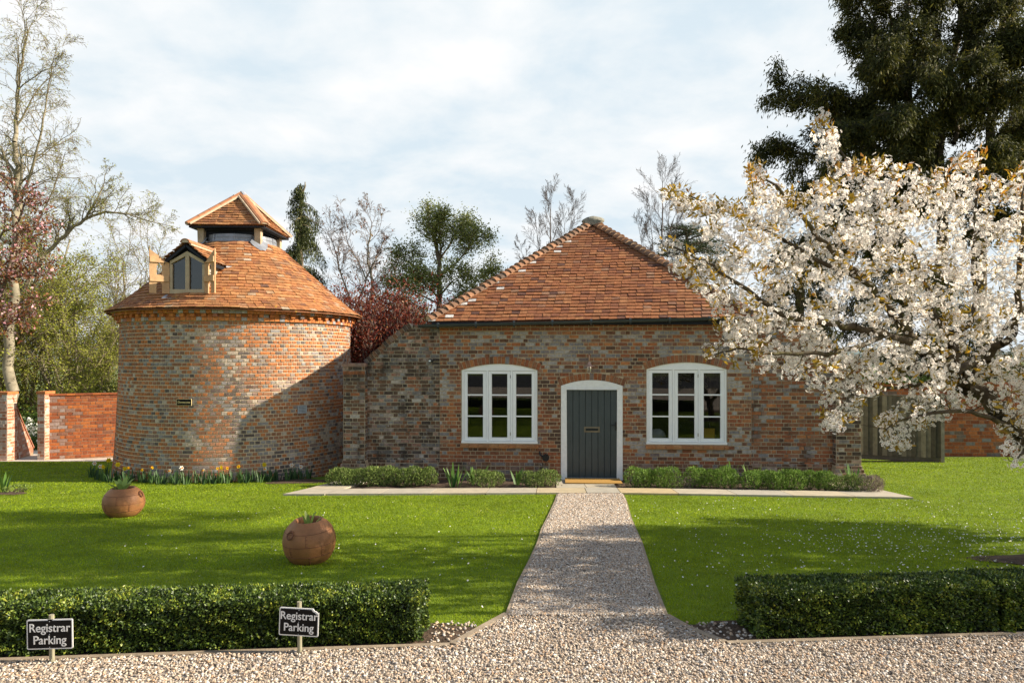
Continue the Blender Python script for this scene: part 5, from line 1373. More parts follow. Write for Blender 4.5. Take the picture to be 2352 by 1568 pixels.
hedge('dark clipped box hedge right of the gravel path with a browned patch', 1.60, 3.30, .325, .44, .05, 32)
hedge('short dark box hedge cut by the right edge of the picture', 3.34, 5.2, .338, .46, .03, 33)

# ------------------------------------------------------------------ pots
def pot(u, vbase, wpx, hpx, label, ring_a, tilt, seed, plant_label):
    x, y = G(u, vbase-4); g0 = float(gz(y)); Rr = wpx/F*y/2; H = hpx/F*y*1.0
    t = thing('pot', label, 'plant pot', (x, y, g0-.01), group='rusty globe pots on the lawn')
    t.rotation_euler = (R(tilt[0]), R(tilt[1]), 0)
    prof = []
    for k in range(15):
        a = k/14; z = H*a
        q = abs(2*(a-.50)); r_ = Rr*math.sqrt(max(1-(q**2.1)*.70, .05)) if a < .5 else Rr*math.sqrt(max(1-(q**2.2)*.66, .05))
        prof.append((r_, z))
    top_r = prof[-1][0]
    steps = []
    for (r_, z) in prof:
        a = z/H; s = 1.0+(.008 if a > .72 else 0)+(.006 if .38 < a <= .72 else 0); steps.append((r_*s, z))
    m = MB(); m.lathe([(.02, 0)]+steps+[(top_r*.97, H+.008), (top_r*.86, H+.004), (top_r*.80, H-.02), (top_r*.85, H-.09), (.01, H-.10)], 40); po = m
    body = m.build('body', [M['pot']], t, smooth=True)
    m = MB()
    fr = lambda z: float(np.interp(z, [p[1] for p in steps], [p[0] for p in steps]))
    for a in (.28, .52, .80):
        m.tube([((fr(H*a)+.001)*math.sin(q), -(fr(H*a)+.001)*math.cos(q), H*a) for q in np.linspace(0, 2*math.pi, 40, endpoint=False)], .0028, 5, closed=True)
    g = np.random.RandomState(seed)
    for (a0, a1, n, ph) in ((.02, .28, 5, .2), (.28, .52, 5, .6), (.52, .80, 4, .1)):
        for k in range(n):
            q = 2*math.pi*(k+ph)/n
            m.tube([((fr(H*b)+.001)*math.sin(q), -(fr(H*b)+.001)*math.cos(q), H*b) for b in np.linspace(a0, a1, 6)], .0024, 5)
            for b in np.linspace(a0+.03, a1-.03, 4): 
                q2 = q+.05; m.blob(((fr(H*b)+.001)*math.sin(q2), -(fr(H*b)+.001)*math.cos(q2), H*b), .005, .005, .005, g, 0, 6, 4)
    m.build('seam', [M['pot_seam']], body)
    m = MB(); q = ring_a; zc = H*.80; rc = fr(zc); c = Vector((rc*math.sin(q), -rc*math.cos(q), zc)); rad = Vector((math.sin(q), -math.cos(q), .55)).normalized(); ew = Vector((math.cos(q), math.sin(q), 0)); eu = rad.cross(ew); eu = -eu if eu.z < 0 else eu
    m.tube([c+rad*.012+(ew*math.cos(k)+eu*math.sin(k))*.036-eu*.01 for k in np.linspace(0, 2*math.pi, 18, endpoint=False)], .0075, 6, closed=True); m.tube([c-rad*.01+eu*.028, c+rad*.022+eu*.028], .014, 8)
    m.build('ring_handle', [M['pot_seam']], t, smooth=True)
    m = MB(); m.lathe([(top_r*.84, H-.055), (.001, H-.045)], 20); m.build('soil', [M['soil']], t)
    return t, x, y, g0, H, top_r
def leafy(name, label, cat, loc, leaves, mat, part='leaves', group=None):
    """broad strap leaves: each (azimuth, length, width, base lean, curl)"""
    t = thing(name, label, cat, loc, group=group); m = MB()
    for (az, ln, wd, lean, curl, r0) in leaves:
        d = Vector((math.sin(az), -math.cos(az), 0)); s = Vector((math.cos(az), math.sin(az), 0)); p = d*r0+Vector((0, 0, -.02)); a = lean; n = 6; vs = []
        for k in range(n+1):
            f = k/n; wv = wd*.5*(math.sin(math.pi*min(.12+f*.88, 1))**.7 if k < n else .04)
            fold = .25*wv
            vs += [tuple(p-s*wv+Vector((0, 0, fold))), tuple(p), tuple(p+s*wv+Vector((0, 0, fold)))]
            p = p+(d*math.sin(a)+Vector((0, 0, math.cos(a))))*(ln/n); a += curl/n
        fs = [(k*3+j, k*3+j+1, k*3+j+4, k*3+j+3) for k in range(n) for j in (0, 1)]
        m.add(vs, fs, rb.random())
    m.build(part, [mat], t, smooth=True); return t
a1 = pot(284, 1188, 87, 65, 'smaller looking rusty globe pot standing farther back on the lawn', R(88), (0, 0), 1, '')
a2 = pot(713, 1292, 117, 97, 'large rusty riveted globe pot on the lawn behind the left hedge', R(-30), (3, -2), 2, '')
_, x, y, g0, H, tr_ = a1
leafy('tulip_plant', 'pale green broad leaved tulip growing out of the farther globe pot', 'plant', (x-.03, y, g0+H-.05), [(a, .24*k, .075, l, c, .02) for a, k, l, c in ((-1.2, 1, .7, .5), (1.1, 1.15, .8, .4), (.2, .8, .4, .6), (2.4, 1, .5, .5), (-2.4, .95, .45, .6), (-.5, .7, .9, .2), (3.1, 1.0, .3, .4), (-1.7, .9, .2, .9))], M['tulip'])
_, x, y, g0, H, tr_ = a2
leafy('tulip_plant', 'small cluster of upright tulip leaves in the nearer globe pot', 'plant', (x-.02, y, g0+H-.05), [(a, .15*k, .036, l, c, .03) for a, k, l, c in ((-1.2, 1, .15, .5), (1.1, 1.1, .2, .6), (.2, .9, .1, .3), (2.4, 1, .1, .8), (-2.4, 1.0, .15, .4), (-.5, .9, .3, .2))]+[(1.4, .12, .06, .5, .3, .07), (1.9, .1, .05, .4, .5, .09)], M['tulip'])

# ------------------------------------------------------------------ bed plants
def bush(name, label, cat, u, v, wpx, hpx, d, mat, seed, n=2600, leaf=(.05, .010), up=.8, group=None, stem=M['bark'], loose=.12):
    x, y, _ = P(u, v, d); g0 = float(gz(y)); W2 = wpx/F*d/2; H = hpx/F*d; g = np.random.RandomState(seed)
    t = thing(name, label, cat, (x, y, g0), group=group)
    # several mounds
    k = max(3, int(W2/.09)); Pp = []; Nn = []
    cs = [(x+W2*.8*(2*(i+.5)/k-1)+g.normal(0, .02), y+g.normal(0, .06), g0+H*g.uniform(.36, .44), g.uniform(.8, 1.12)) for i in range(k)]
    for (cx, cy, cz, q) in cs:
        nn = unit(g.normal(size=(n//k, 3))); nn[:, 2] = np.where(nn[:, 2] < -.75, -nn[:, 2], nn[:, 2])
        rr = g.uniform(.55, 1.0, n//k)**.5*q; rx = max(W2/k*2.1, .18)
        Pp.append(np.stack([cx+nn[:, 0]*rx*rr, cy+nn[:, 1]*.27*rr, np.maximum(cz+nn[:, 2]*H*.52*rr, g0+.01)], 1)); Nn.append(nn)
    Pp = np.concatenate(Pp); Nn = np.concatenate(Nn); Dd = Nn*(1-up)+np.array([0, 0, up])+g.normal(0, .32, Nn.shape)
    V, Fc = leaves_np(g, Pp, Dd, g.uniform(.6, 1.3, len(Pp))*leaf[0], leaf[1]*1.35*g.uniform(.7, 1.3, len(Pp)))
    hgt = (Pp[:, 2]-g0)/H
    mesh_np('foliage', V, Fc, mat, t, rnd=np.clip(g.beta(2, 2, len(Pp)), 0, 1))
    S = []
    for (cx, cy, cz, q) in cs:
        for _ in range(10):
            a = g.uniform(0, 6.28); e1 = (cx+.14*math.cos(a), cy+.12*math.sin(a), cz+H*.2*g.random_sample()); S.append((cx, cy, g0-.02, *e1, .008, .003))
    V, Fc = segs_np(S); mesh_np('stems', V, Fc, stem, t)
    return t
GB = 'low shrubs in the bed before the cottage'
bush('rosemary_bush', 'bushy green rosemary at the far left end of the cottage bed', 'shrub', 800, 1100, 92, 44, 13.75, M['rosemary'], 41, 3200, group=GB)
bush('rosemary_bush', 'dense green rosemary second from the left end of the bed', 'shrub', 878, 1100, 90, 48, 13.7, M['rosemary'], 42, 3200, group=GB)
bush('rosemary_bush', 'dense green rosemary just left of the iris clump', 'shrub', 958, 1100, 92, 50, 13.65, M['rosemary'], 43, 3400, group=GB)
bush('lavender_bush', 'pale half dry lavender under the right half of the left window', 'shrub', 1120, 1100, 72, 40, 13.6, M['rosemary'], 44, 2000, group=GB, leaf=(.05, .008))
bush('lavender_bush', 'small lavender bush with dry tips immediately left of the door', 'shrub', 1240, 1100, 92, 42, 13.6, M['rosemary'], 45, 2600, group=GB, leaf=(.05, .008))
bush('lavender_bush', 'rounded bright green lavender immediately right of the door', 'shrub', 1500, 1100, 132, 50, 13.4, M['lav_green'], 46, 4400, group=GB, leaf=(.045, .009))
bush('lavender_bush', 'wide green lavender under the right window beside the dry gap', 'shrub', 1640, 1100, 128, 50, 13.3, M['lav_green'], 47, 4400, group=GB, leaf=(.045, .009))
bush('lavender_bush', 'green lavender between the right window and the wing wall', 'shrub', 1762, 1100, 118, 48, 13.1, M['lav_green'], 48, 4200, group=GB, leaf=(.045, .009))
bush('lavender_bush', 'green lavender in front of the right wing wall', 'shrub', 1860, 1100, 110, 48, 13.0, M['lav_green'], 49, 4000, group=GB, leaf=(.045, .009))
bush('lavender_bush', 'grey green lavender near the right end pier', 'shrub', 1945, 1100, 84, 40, 12.85, M['rosemary'], 50, 2400, group=GB, leaf=(.045, .008))
bush('lavender_bush', 'dry purple grey lavender at the right hand end of the bed', 'shrub', 2003, 1105, 62, 40, 12.7, M['lav_grey'], 51, 2000, group=GB, leaf=(.06, .006))
bush('lavender_bush', 'straggly brown lavender stems in the gap right of the door bush', 'shrub', 1575, 1108, 40, 22, 13.4, M['lav_grey'], 52, 500, group=GB, leaf=(.06, .006))
def iris(label, u, d, n, hpx, spread, seed):
    g = np.random.RandomState(seed); x = (u-1176)/F*d; h = hpx/F*d
    return leafy('iris_clump', label, 'plant', (x, d, float(gz(d))), [(g.uniform(-3, 3), h*g.uniform(.7, 1.1), .055, g.uniform(.05, .45), g.uniform(0, .5), g.uniform(0, spread)) for _ in range(n)], M['iris'], group='iris clumps in the cottage bed')
iris('tall fresh green iris clump beside the dense rosemary', 1042, 13.5, 12, 58, .12, 61); iris('iris leaves growing behind the half dry lavender', 1090, 13.9, 9, 52, .14, 62)
iris('small iris fan left of the bush by the door', 1190, 13.8, 8, 45, .10, 63); iris('iris leaves rising behind the lavender under the right window', 1680, 13.95, 8, 62, .10, 64)
iris('thin iris leaves behind the lavender by the wing wall joint', 1730, 13.9, 7, 55, .10, 65); iris('grey green iris fan at the foot of the right end pier', 1965, 13.3, 9, 58, .12, 66)
iris('iris tuft growing in the small soil bed at the left edge of the lawn', 8, G(8, 1130)[1], 12, 46, .10, 67)
bush('rosemary_bush', 'low dark seedling at the left lawn edge beside the iris tuft', 'shrub', 36, 1128, 24, 14, G(36, 1130)[1], M['rosemary'], 68, 250)

# daffodils round the foot of the dovecote
def daffodil(kind, seed, hh):
    g = np.random.RandomState(seed)
    names = {'yellow': 'yellow', 'white': 'white with a pale orange cup', 'orange': 'small drooping orange', 'leaf': 'flowerless leafy'}
    t = thing('daffodil', 'x', 'daffodil'); m = MB()
    for k in range(g.randint(7, 11)):
        az = g.uniform(0, 6.28); d = Vector((math.sin(az), -math.cos(az), 0)); s = Vector((d.y*-1, d.x, 0)); p = d*g.uniform(0, .08)+Vector((0, 0, -.03)); a = g.uniform(.05, .45); vs = []; ln = g.uniform(.20, .33); cv = g.uniform(.1, 1.4)
        for i in range(6):
            wv = .017*(1-(i/5)**3*.9); vs += [tuple(p-s*wv), tuple(p+s*wv)]; p = p+(d*math.sin(a)+Vector((0, 0, math.cos(a))))*ln/5; a += cv/5*(i/3)
        m.add(vs, [(2*i, 2*i+1, 2*i+3, 2*i+2) for i in range(5)], g.random_sample())
    m.build('leaves', [M['daff_leaf']], t)
    if kind != 'leaf':
        m = MB(); top = Vector((g.normal(0, .03), -.03, hh)); m.tube([(0, 0, 0), (top.x*.5, top.y*.4, hh*.6), tuple(top)], [.006, .005, .004], 6); m.build('stem', [M['daff_leaf']], t)
        m = MB(); f = Vector((g.normal(.2, .3), -1, g.normal(.05, .15))).normalized(); e1 = f.cross(Vector((0, 0, 1))).normalized(); e2 = e1.cross(f); R_ = .068 if kind != 'orange' else .045
        for k in range(6):
            a = k*math.pi/3; q = e1*math.cos(a)+e2*math.sin(a); w_ = e1*-math.sin(a)+e2*math.cos(a); c = top+f*.01
            m.add([tuple(c), tuple(c+q*R_*.6+w_*R_*.36+f*.006), tuple(c+q*R_*1.05), tuple(c+q*R_*.6-w_*R_*.36+f*.006)], [(0, 1, 2, 3)], g.random_sample())
        fl = m.build('flower', [M['daff_white' if kind == 'white' else ('daff_orange' if kind == 'orange' else 'daff_yellow')]], t)
        m = MB(); n = 10; vs = []
        for (r_, h_) in ((.014, .008), (.02, .035), (.028, .05)):
            for k in range(n): a = 2*math.pi*k/n; vs.append(tuple(top+f*h_+(e1*math.cos(a)+e2*math.sin(a))*r_))
        m.add(vs, [(i*n+k, i*n+(k+1) % n, (i+1)*n+(k+1) % n, (i+1)*n+k) for i in range(2) for k in range(n)]+[tuple(range(n))]); m.build('cup', [M['daff_orange' if kind == 'white' else 'daff_yellow']], fl)
    return t
protos = {k: [daffodil(k, 70+10*i+j, h) for j, h in enumerate((.42, .36))] for i, (k, h_) in enumerate((('yellow', .4), ('white', .38), ('orange', .36), ('leaf', .3)))}
used = set()
DG = 'daffodils round the foot of the dovecote'
def put_daff(kind, x, y, label, i, vtop=None):
    p = protos[kind][i % 2]
    o = p if id(p) not in used else copy_tree(p)
    used.add(id(p)); tag(o, label, 'daffodil', DG); o.location = (x, y, float(gz(y))); o.rotation_euler = (0, 0, random.uniform(-.5, .5))
    s = 1.0
    if vtop is not None: s = max(.75, min(1.35, (EYE-(vtop-HOR)/F*y-float(gz(y)))/.40))
    o.scale = (s, s, s)
random.seed(5)
DF_ = [(220, 1068, 'white', 'white daffodil at the far left end of the row, paired'), (240, 1068, 'yellow', 'yellow daffodil near the far left end of the row'), (246, 1058, 'yellow', 'tall yellow daffodil seen against the gravel yard left of the tower'), (232, 1078, 'white', 'low white daffodil near the far left end of the row'),
    (267, 1068, 'yellow', 'yellow daffodil overlapping the left edge of the tower'), (289, 1074, 'yellow', 'large bright yellow daffodil above the farther pot'), (296, 1084, 'orange', 'small orange bud beside the large yellow daffodil'), (332, 1080, 'orange', 'single orange daffodil right of the large yellow one'), (346, 1077, 'orange', 'twin headed orange daffodil left of the plaque'), (392, 1078, 'white', 'nodding white daffodil below and left of the plaque'), (419, 1079, 'white', 'white daffodil with orange cup below the plaque'), (472, 1080, 'white', 'white daffodil with orange cup at the middle of the row'),
    (498, 1080, 'orange', 'orange daffodil just left of the tall star shaped one'), (513, 1069, 'yellow', 'tall star shaped yellow daffodil in the middle of the row'), (520, 1080, 'orange', 'orange bud under the tall star shaped daffodil'), (554, 1066, 'orange', 'high thin orange bud right of the middle of the row'), (607, 1068, 'yellow', 'yellow daffodil at the edge of the shaded tower wall'), (613, 1088, 'white', 'white daffodil facing away at the shaded tower wall'), (673, 1075, 'white', 'white daffodil with orange cup below the air grille'), (692, 1079, 'white', 'pale white daffodil last in the row on the right')]
def on_ring(u, rr):
    a = (u-1176)/F; A_ = a*a+1; B_ = -2*(a*TX+TY); C_ = TX*TX+TY*TY-rr*rr; D_ = B_*B_-4*A_*C_
    t = (-B_-math.sqrt(D_))/(2*A_) if D_ > 0 else (a*TX+TY)/A_
    return a*t, t
for i, (u, v, k, lb) in enumerate(DF_):
    x, y = on_ring(u, 3.02+.1*math.sin(i*2.3)); put_daff(k, x, y, lb, i, v)
LB = 'flowerless daffodil leaves at the foot of the dovecote'
for i in range(40):
    u = 205+ (i/39)*500+random.uniform(-8, 8)
    x, y = on_ring(u, 3.0+random.uniform(-.05, .28)); put_daff('leaf', x, y, LB, i)
    # the flowerless clumps are alike

# ------------------------------------------------------------------ trees
class Tree:
    def __init__(s, seed): s.g = np.random.RandomState(seed); s.S = []; s.lv = []; s.tips = []
    def grow(s, p, d, ln, r, lv, C):
        g = s.g; n = C['steps'][lv]; d = np.array(d, float); d /= np.linalg.norm(d); p = np.array(p, float)
        last = lv >= C['levels']-1; r1 = max(r*C.get('taper', .45), C['rmin'])
        nk = 0 if last else C['kids'][lv]; t0 = C['t0'][lv] if not last else 0
        kt = sorted(t0+(1-t0)*(i+g.random_sample())/max(nk, 1) for i in range(nk)); ki = 0
        for i in range(n):
            ra, rb_ = r+(r1-r)*i/n, r+(r1-r)*(i+1)/n; q = p+d*(ln/n)
            s.S.append((*p, *q, ra, rb_)); s.lv.append(lv)
            while ki < nk and kt[ki] <= (i+1)/n:
                t = kt[ki]; f = t*n-i; pc = p+(q-p)*min(max(f, 0), 1)
                ang = C['ang'][lv]*g.uniform(.7, 1.3); az = g.uniform(0, 2*math.pi)
                a = np.cross(d, g.normal(size=3)); a /= np.linalg.norm(a); dc = d*math.cos(ang)+a*math.sin(ang)
                if 'flat' in C: dc[2] *= C['flat']
                lc = ln*C['lr'][lv]*(1.15-.65*t)*g.uniform(.7, 1.2)
                s.grow(pc, dc, lc, max((r+(r1-r)*t)*C['rr'], C['rmin']), lv+1, C); ki += 1
            p = q; d = d+g.normal(0, C['jit'][lv], 3)+np.array([0, 0, C['grav'][lv]]); d /= np.linalg.norm(d)
        s.tips.append(p)
    def path(s, pts, r0, r1, C=None, lv=0, kids=0, t0=.2, ang=.9, lr=.4, up=0.0, sub=None):
        """a limb along given points, with children"""
        g = s.g; pts = np.array(pts, float)
        # smooth resample
        k = len(pts); tt = np.linspace(0, k-1, (k-1)*4+1); i0 = np.clip(np.floor(tt).astype(int), 0, k-2); f = (tt-i0)[:, None]
        pm1 = pts[np.clip(i0-1, 0, k-1)]; a = pts[i0]; b = pts[i0+1]; c = pts[np.clip(i0+2, 0, k-1)]
        Q = .5*((2*a)+(-pm1+b)*f+(2*pm1-5*a+4*b-c)*f**2+(-pm1+3*a-3*b+c)*f**3)
        Q[1:-1] += g.normal(0, r0*.25, Q[1:-1].shape)
        n = len(Q)-1; tot = np.linalg.norm(np.diff(Q, axis=0), axis=1).sum()
        for i in range(n):
            ra, rb_ = r0+(r1-r0)*i/n, r0+(r1-r0)*(i+1)/n; s.S.append((*Q[i], *Q[i+1], ra, rb_)); s.lv.append(lv)
        for j in range(kids):
            t = t0+(1-t0)*(j+g.random_sample())/kids; i = min(int(t*n), n-1); p = Q[i]+(Q[i+1]-Q[i])*(t*n-i); d = Q[i+1]-Q[i]; d /= np.linalg.norm(d)
            ax = np.cross(d, g.normal(size=3)); ax /= np.linalg.norm(ax); an = ang*g.uniform(.6, 1.3); dc = d*math.cos(an)+ax*math.sin(an)+np.array([0, 0, up])
            s.grow(p, dc, (tot*lr*(1.1-.6*t)*g.uniform(.6, 1.2)), max((r0+(r1-r0)*t)*.5, .004), sub if sub is not None else lv+1, C)
        return Q
    def seg_pts(s, minlv, n, spread=0.0):
        S = np.array(s.S); lv = np.array(s.lv); S = S[lv >= minlv]
        L_ = np.linalg.norm(S[:, 3:6]-S[:, :3], axis=1); i = s.g.choice(len(S), n, p=L_/L_.sum()); f = s.g.random_sample((n, 1))
        d = S[i, 3:6]-S[i, :3]
        return S[i, :3]+d*f+s.g.normal(0, 1, (n, 3))*spread, unit(d)
    def build(s, root, thick_mat, twig_mat, thick=.035, trunk_name='trunk', twig_name='twigs'):
        S = np.array(s.S); big = np.maximum(S[:, 6], S[:, 7]) >= thick
        if big.any(): V, Fc = segs_np(S[big], 7); mesh_np(trunk_name, V, Fc, thick_mat, root, smooth=True)
        if (~big).any(): V, Fc = segs_np(S[~big], 3); mesh_np(twig_name, V, Fc, twig_mat, root, rnd=np.repeat(s.g.random_sample((~big).sum()), 3))
def troot(name, label, u, d, group=None, cat='tree', zb=-0.5):
    x = (u-1176)/F*d; return thing(name, label, cat, (x, d, zb), group=group)
def foliage(root, T, minlv, n, mat, ln, wd, spread, dirmix=.5, droop=0.0, name='foliage', rfun=None):
    p, d = T.seg_pts(minlv, n, spread); g = T.g
    dd = d*dirmix+g.normal(0, .6, d.shape)+np.array([0, 0, -droop])
    V, Fc = leaves_np(g, p, dd, ln*g.uniform(.6, 1.3, n), wd*g.uniform(.7, 1.3, n))
    r_ = g.random_sample(n) if rfun is None else rfun(p, g)
    return mesh_np(name, V, Fc, mat, root, rnd=r_)

# tall birch on the left
r = troot('birch_tree', 'tall pale trunked birch with bare drooping twigs at the far left', 22, 24.0, group=None)
T = Tree(101); D = 24.0
C = dict(levels=4, steps=[6, 6, 5, 4], kids=[9, 9, 7, 0], t0=[.2, .15, .1, 0], ang=[.7, .7, .7, .6], lr=[.6, .55, .55, .5], rr=.5, rmin=.0055, jit=[.09, .13, .16, .18], grav=[.03, .0, -.12, -.28])
T.path([P(22, 925, D), P(18, 800, D), P(28, 640, D), P(38, 500, D), P(40, 400, D), P(30, 330, D), P(40, 220, D), P(55, 120, D), P(60, 40, D)], .19, .012, C, 0, 14, .35, .75, .26, sub=1)
for pts, r0 in (([P(28, 640, D), P(60, 560, D+1), P(90, 500, D+1.5), P(120, 440, D+1.5), P(150, 350, D+1)], .05), ([P(38, 480, D), P(70, 400, D-.5), P(95, 300, D-1), P(110, 200, D-1), P(130, 110, D-.5)], .055), ([P(36, 450, D), P(0, 400, D+.5), P(-30, 300, D+1), P(-40, 180, D+1)], .055), ([P(24, 560, D), P(-30, 520, D), P(-80, 400, D)], .06)):
    T.path(pts, r0, .012, C, 0, 14, .15, .8, .3, sub=1)
T.build(r, M['birch_bark'], M['twig'], .03)
foliage(r, T, 2, 6000, M['bud_leaf'], .05, .03, .05)
# leaning tree with an arching limb
r = troot('leaning_tree', 'bare tree with a long limb arching right above the garden wall', 5, 25.5)
T = Tree(102); D = 25.5
C2 = dict(levels=4, steps=[6, 6, 5, 4], kids=[6, 7, 5, 0], t0=[.2, .15, .1, 0], ang=[.8, .8, .7, .6], lr=[.6, .55, .5, .5], rr=.45, rmin=.005, jit=[.12, .2, .25, .25], grav=[.04, .03, -.03, -.10])
T.path([P(-40, 900, D), P(-10, 800, D), P(40, 690, D), P(90, 600, D), P(150, 540, D), P(195, 505, D), P(240, 488, D), P(285, 490, D), P(330, 505, D), P(395, 520, D)], .11, .010, C2, 0, 26, .30, .9, .16, .45, sub=1)
T.path([P(195, 505, D), P(215, 470, D), P(235, 430, D), P(245, 395, D)], .05, .01, C2, 0, 9, .2, .8, .45, sub=1)
T.path([P(150, 540, D), P(160, 500, D), P(150, 470, D)], .04, .01, C2, 0, 6, .2, .8, .5, sub=1)
T.build(r, M['birch_bark'], M['twig'], .03); foliage(r, T, 2, 3000, M['bud_leaf'], .05, .035, .04)
# budding thicket
C4_ = dict(levels=3, steps=[5, 5, 4], kids=[7, 6, 0], t0=[.1, .1, 0], ang=[.7, .7, .6], lr=[.5, .5, .5], rr=.55, rmin=.005, jit=[.1, .15, .18], grav=[.03, .02, .0])
C3 = dict(levels=4, steps=[6, 6, 5, 4], kids=[9, 8, 7, 0], t0=[.15, .12, .1, 0], ang=[.55, .7, .75, .7], lr=[.62, .55, .5, .5], rr=.5, rmin=.006, jit=[.10, .2, .25, .25], grav=[.03, .02, .0, -.04])
for i, (u, d, h, lab, nl) in enumerate(((60, 28, 9.0, 'yellow green budding tree behind the left gate pier', 16000), (150, 27, 7.6, 'yellow green budding tree behind the orange garden wall', 17000), (228, 33, 8.0, 'thin bare grey tree just left of the dovecote', 3000), (110, 31, 12.0, 'taller sparse budding tree rising between its lower neighbours', 9000), (225, 29, 5.2, 'low tangled bush budding above the wall by the tower edge', 8000), (-30, 26, 7.0, 'budding tree cut by the left edge behind the birch trunk', 8000), (300, 34, 10.5, 'bare twiggy tree seen over the dovecote eaves on the left', 2500))):
    r = troot('budding_tree', lab, u, d, group='budding trees behind the left garden wall'); T = Tree(110+i); x = (u-1176)/F*d
    for q in range(3):
        T.grow((x+T.g.normal(0, .15), d+T.g.normal(0, .2), 0), (T.g.normal(0, .28), T.g.normal(0, .28), 1), h*.75*T.g.uniform(.85, 1.1), .09, 0, C3)
    T.build(r, M['birch_bark'], M['twig'], .04); foliage(r, T, 2, nl, M['bud_leaf'], .075, .05, .10)
# undergrowth behind the garden wall
for i, (u, d, w_, n, lab) in enumerate(((15, 25.5, 1.2, 2600, 'low green undergrowth behind the left gate pier at the picture edge'), (95, 26.5, 1.1, 2600, 'low green undergrowth behind the gap and the pale end pier'), (165, 26, 1.1, 2600, 'low green undergrowth behind the middle of the orange wall'), (235, 27, 1.2, 2600, 'low green undergrowth behind the orange wall beside the tower'))):
    r = troot('undergrowth_shrub', lab, u, d, group='undergrowth behind the left garden wall', cat='shrub', zb=-.6); T = Tree(125+i); x = (u-1176)/F*d
    for q in range(9): T.grow((x+T.g.uniform(-w_, w_), d+T.g.normal(0, .3), -.6), (T.g.normal(0, .25), T.g.normal(0, .2), 1), 2.3*T.g.uniform(.8, 1.25), .03, 0, C4_)
    T.build(r, M['bark'], M['twig'], .02); foliage(r, T, 0, n, M['bud_dark'], .12, .07, .22)
# pink crab apple at the left edge
r = thing('crab_apple_tree', 'crab apple with copper leaves and pink blossom at the left edge', 'tree', (-11.6, 14.2, float(gz(14.2))-.02))
T = Tree(130); C4 = dict(levels=3, steps=[6, 5, 4], kids=[7, 6, 0], t0=[.2, .15, 0], ang=[.6, .7, .6], lr=[.5, .5, .5], rr=.55, rmin=.004, jit=[.08, .13, .16], grav=[.06, .06, .04])
T.path([(-11.6, 14.2, 0), (-11.5, 14.2, 1.2), (-11.35, 14.1, 2.2), (-10.95, 14.0, 3.2), (-10.35, 14.0, 4.4), P(45, 490, 14), P(62, 468, 14)], .09, .008, C4, 0, 20, .35, .7, .20, .15, sub=1)
T.path([(-11.4, 14.2, 1.7), P(-20, 660, 14), P(30, 640, 14), P(70, 625, 14), P(112, 632, 14)], .04, .006, C4, 0, 10, .25, .8, .22, sub=1)
T.path([(-11.4, 14.2, 1.4), P(-20, 760, 14), P(20, 745, 14), P(60, 720, 14), P(118, 690, 14)], .04, .006, C4, 0, 10, .25, .8, .22, sub=1)
T.path([(-11.35, 14.1, 2.2), P(-10, 560, 14), P(50, 530, 14), P(100, 510, 14)], .03, .006, C4, 0, 8, .25, .8, .22, sub=1)
T.build(r, M['bark'], M['twig_grey'], .02); foliage(r, T, 1, 2400, M['crab_leaf'], .08, .042, .07); foliage(r, T, 1, 520, M['crab_flower'], .06, .06, .06, name='blossom')
# weeping conifer behind the dovecote
def conifer(label, u, d, vtop, vbase, wpx, seed, name='weeping_conifer', mat=None, nb=46, low=.0, dens=240):
    mat = mat or M['conifer_leaf']
    r = troot(name, label, u, d); T = Tree(seed); g = T.g; x = (u-1176)/F*d; zt = EYE-(vtop-HOR)/F*d; W2 = wpx/F*d/2; zlo = EYE-(vbase-HOR)/F*d
    T.path([(x, d, 0), (x+.1, d, zt*.5), (x-.05, d, zt*.85), (x+.18, d, zt)], .16, .02, None, 0)
    Pp = []; Dd = []
    for i in range(nb):
        f = (i+g.random_sample())/nb; z = zlo+(zt-zlo)*f; az = g.uniform(0, 2*math.pi); ln = W2*(1-f)**.7*g.uniform(.35, 1.5)+.15
        dv = np.array([math.cos(az), math.sin(az), 0]); k = 8; prev = np.array([x, d, z]); 
        for j in range(1, k+1):
            t = j/k; q = np.array([x, d, z])+dv*ln*t+np.array([0, 0, ln*(.35*t-.75*t*t)]); T.S.append((*prev, *q, .03*(1-t)+.006, .03*(1-t)+.004)); T.lv.append(1); prev = q
            nn = int(dens/k*(.5+ln/W2)); hang = g.exponential(.16+.26*t, nn)
            Pp.append(q+np.stack([g.normal(0, .07, nn), g.normal(0, .07, nn), -hang], 1)); Dd.append(np.stack([g.normal(0, .25, nn), g.normal(0, .25, nn), -np.ones(nn)], 1))
    Pp = np.concatenate(Pp); Dd = np.concatenate(Dd); V, Fc = leaves_np(g, Pp, Dd, g.uniform(.08, .17, len(Pp)), .03)
    mesh_np('foliage', V, Fc, mat, r, rnd=g.random_sample(len(Pp))); T.build(r, M['bark'], M['twig'], .05); return r
conifer('dark weeping conifer rising behind the lantern of the dovecote', 690, 26, 418, 770, 205, 140, nb=34, dens=520)
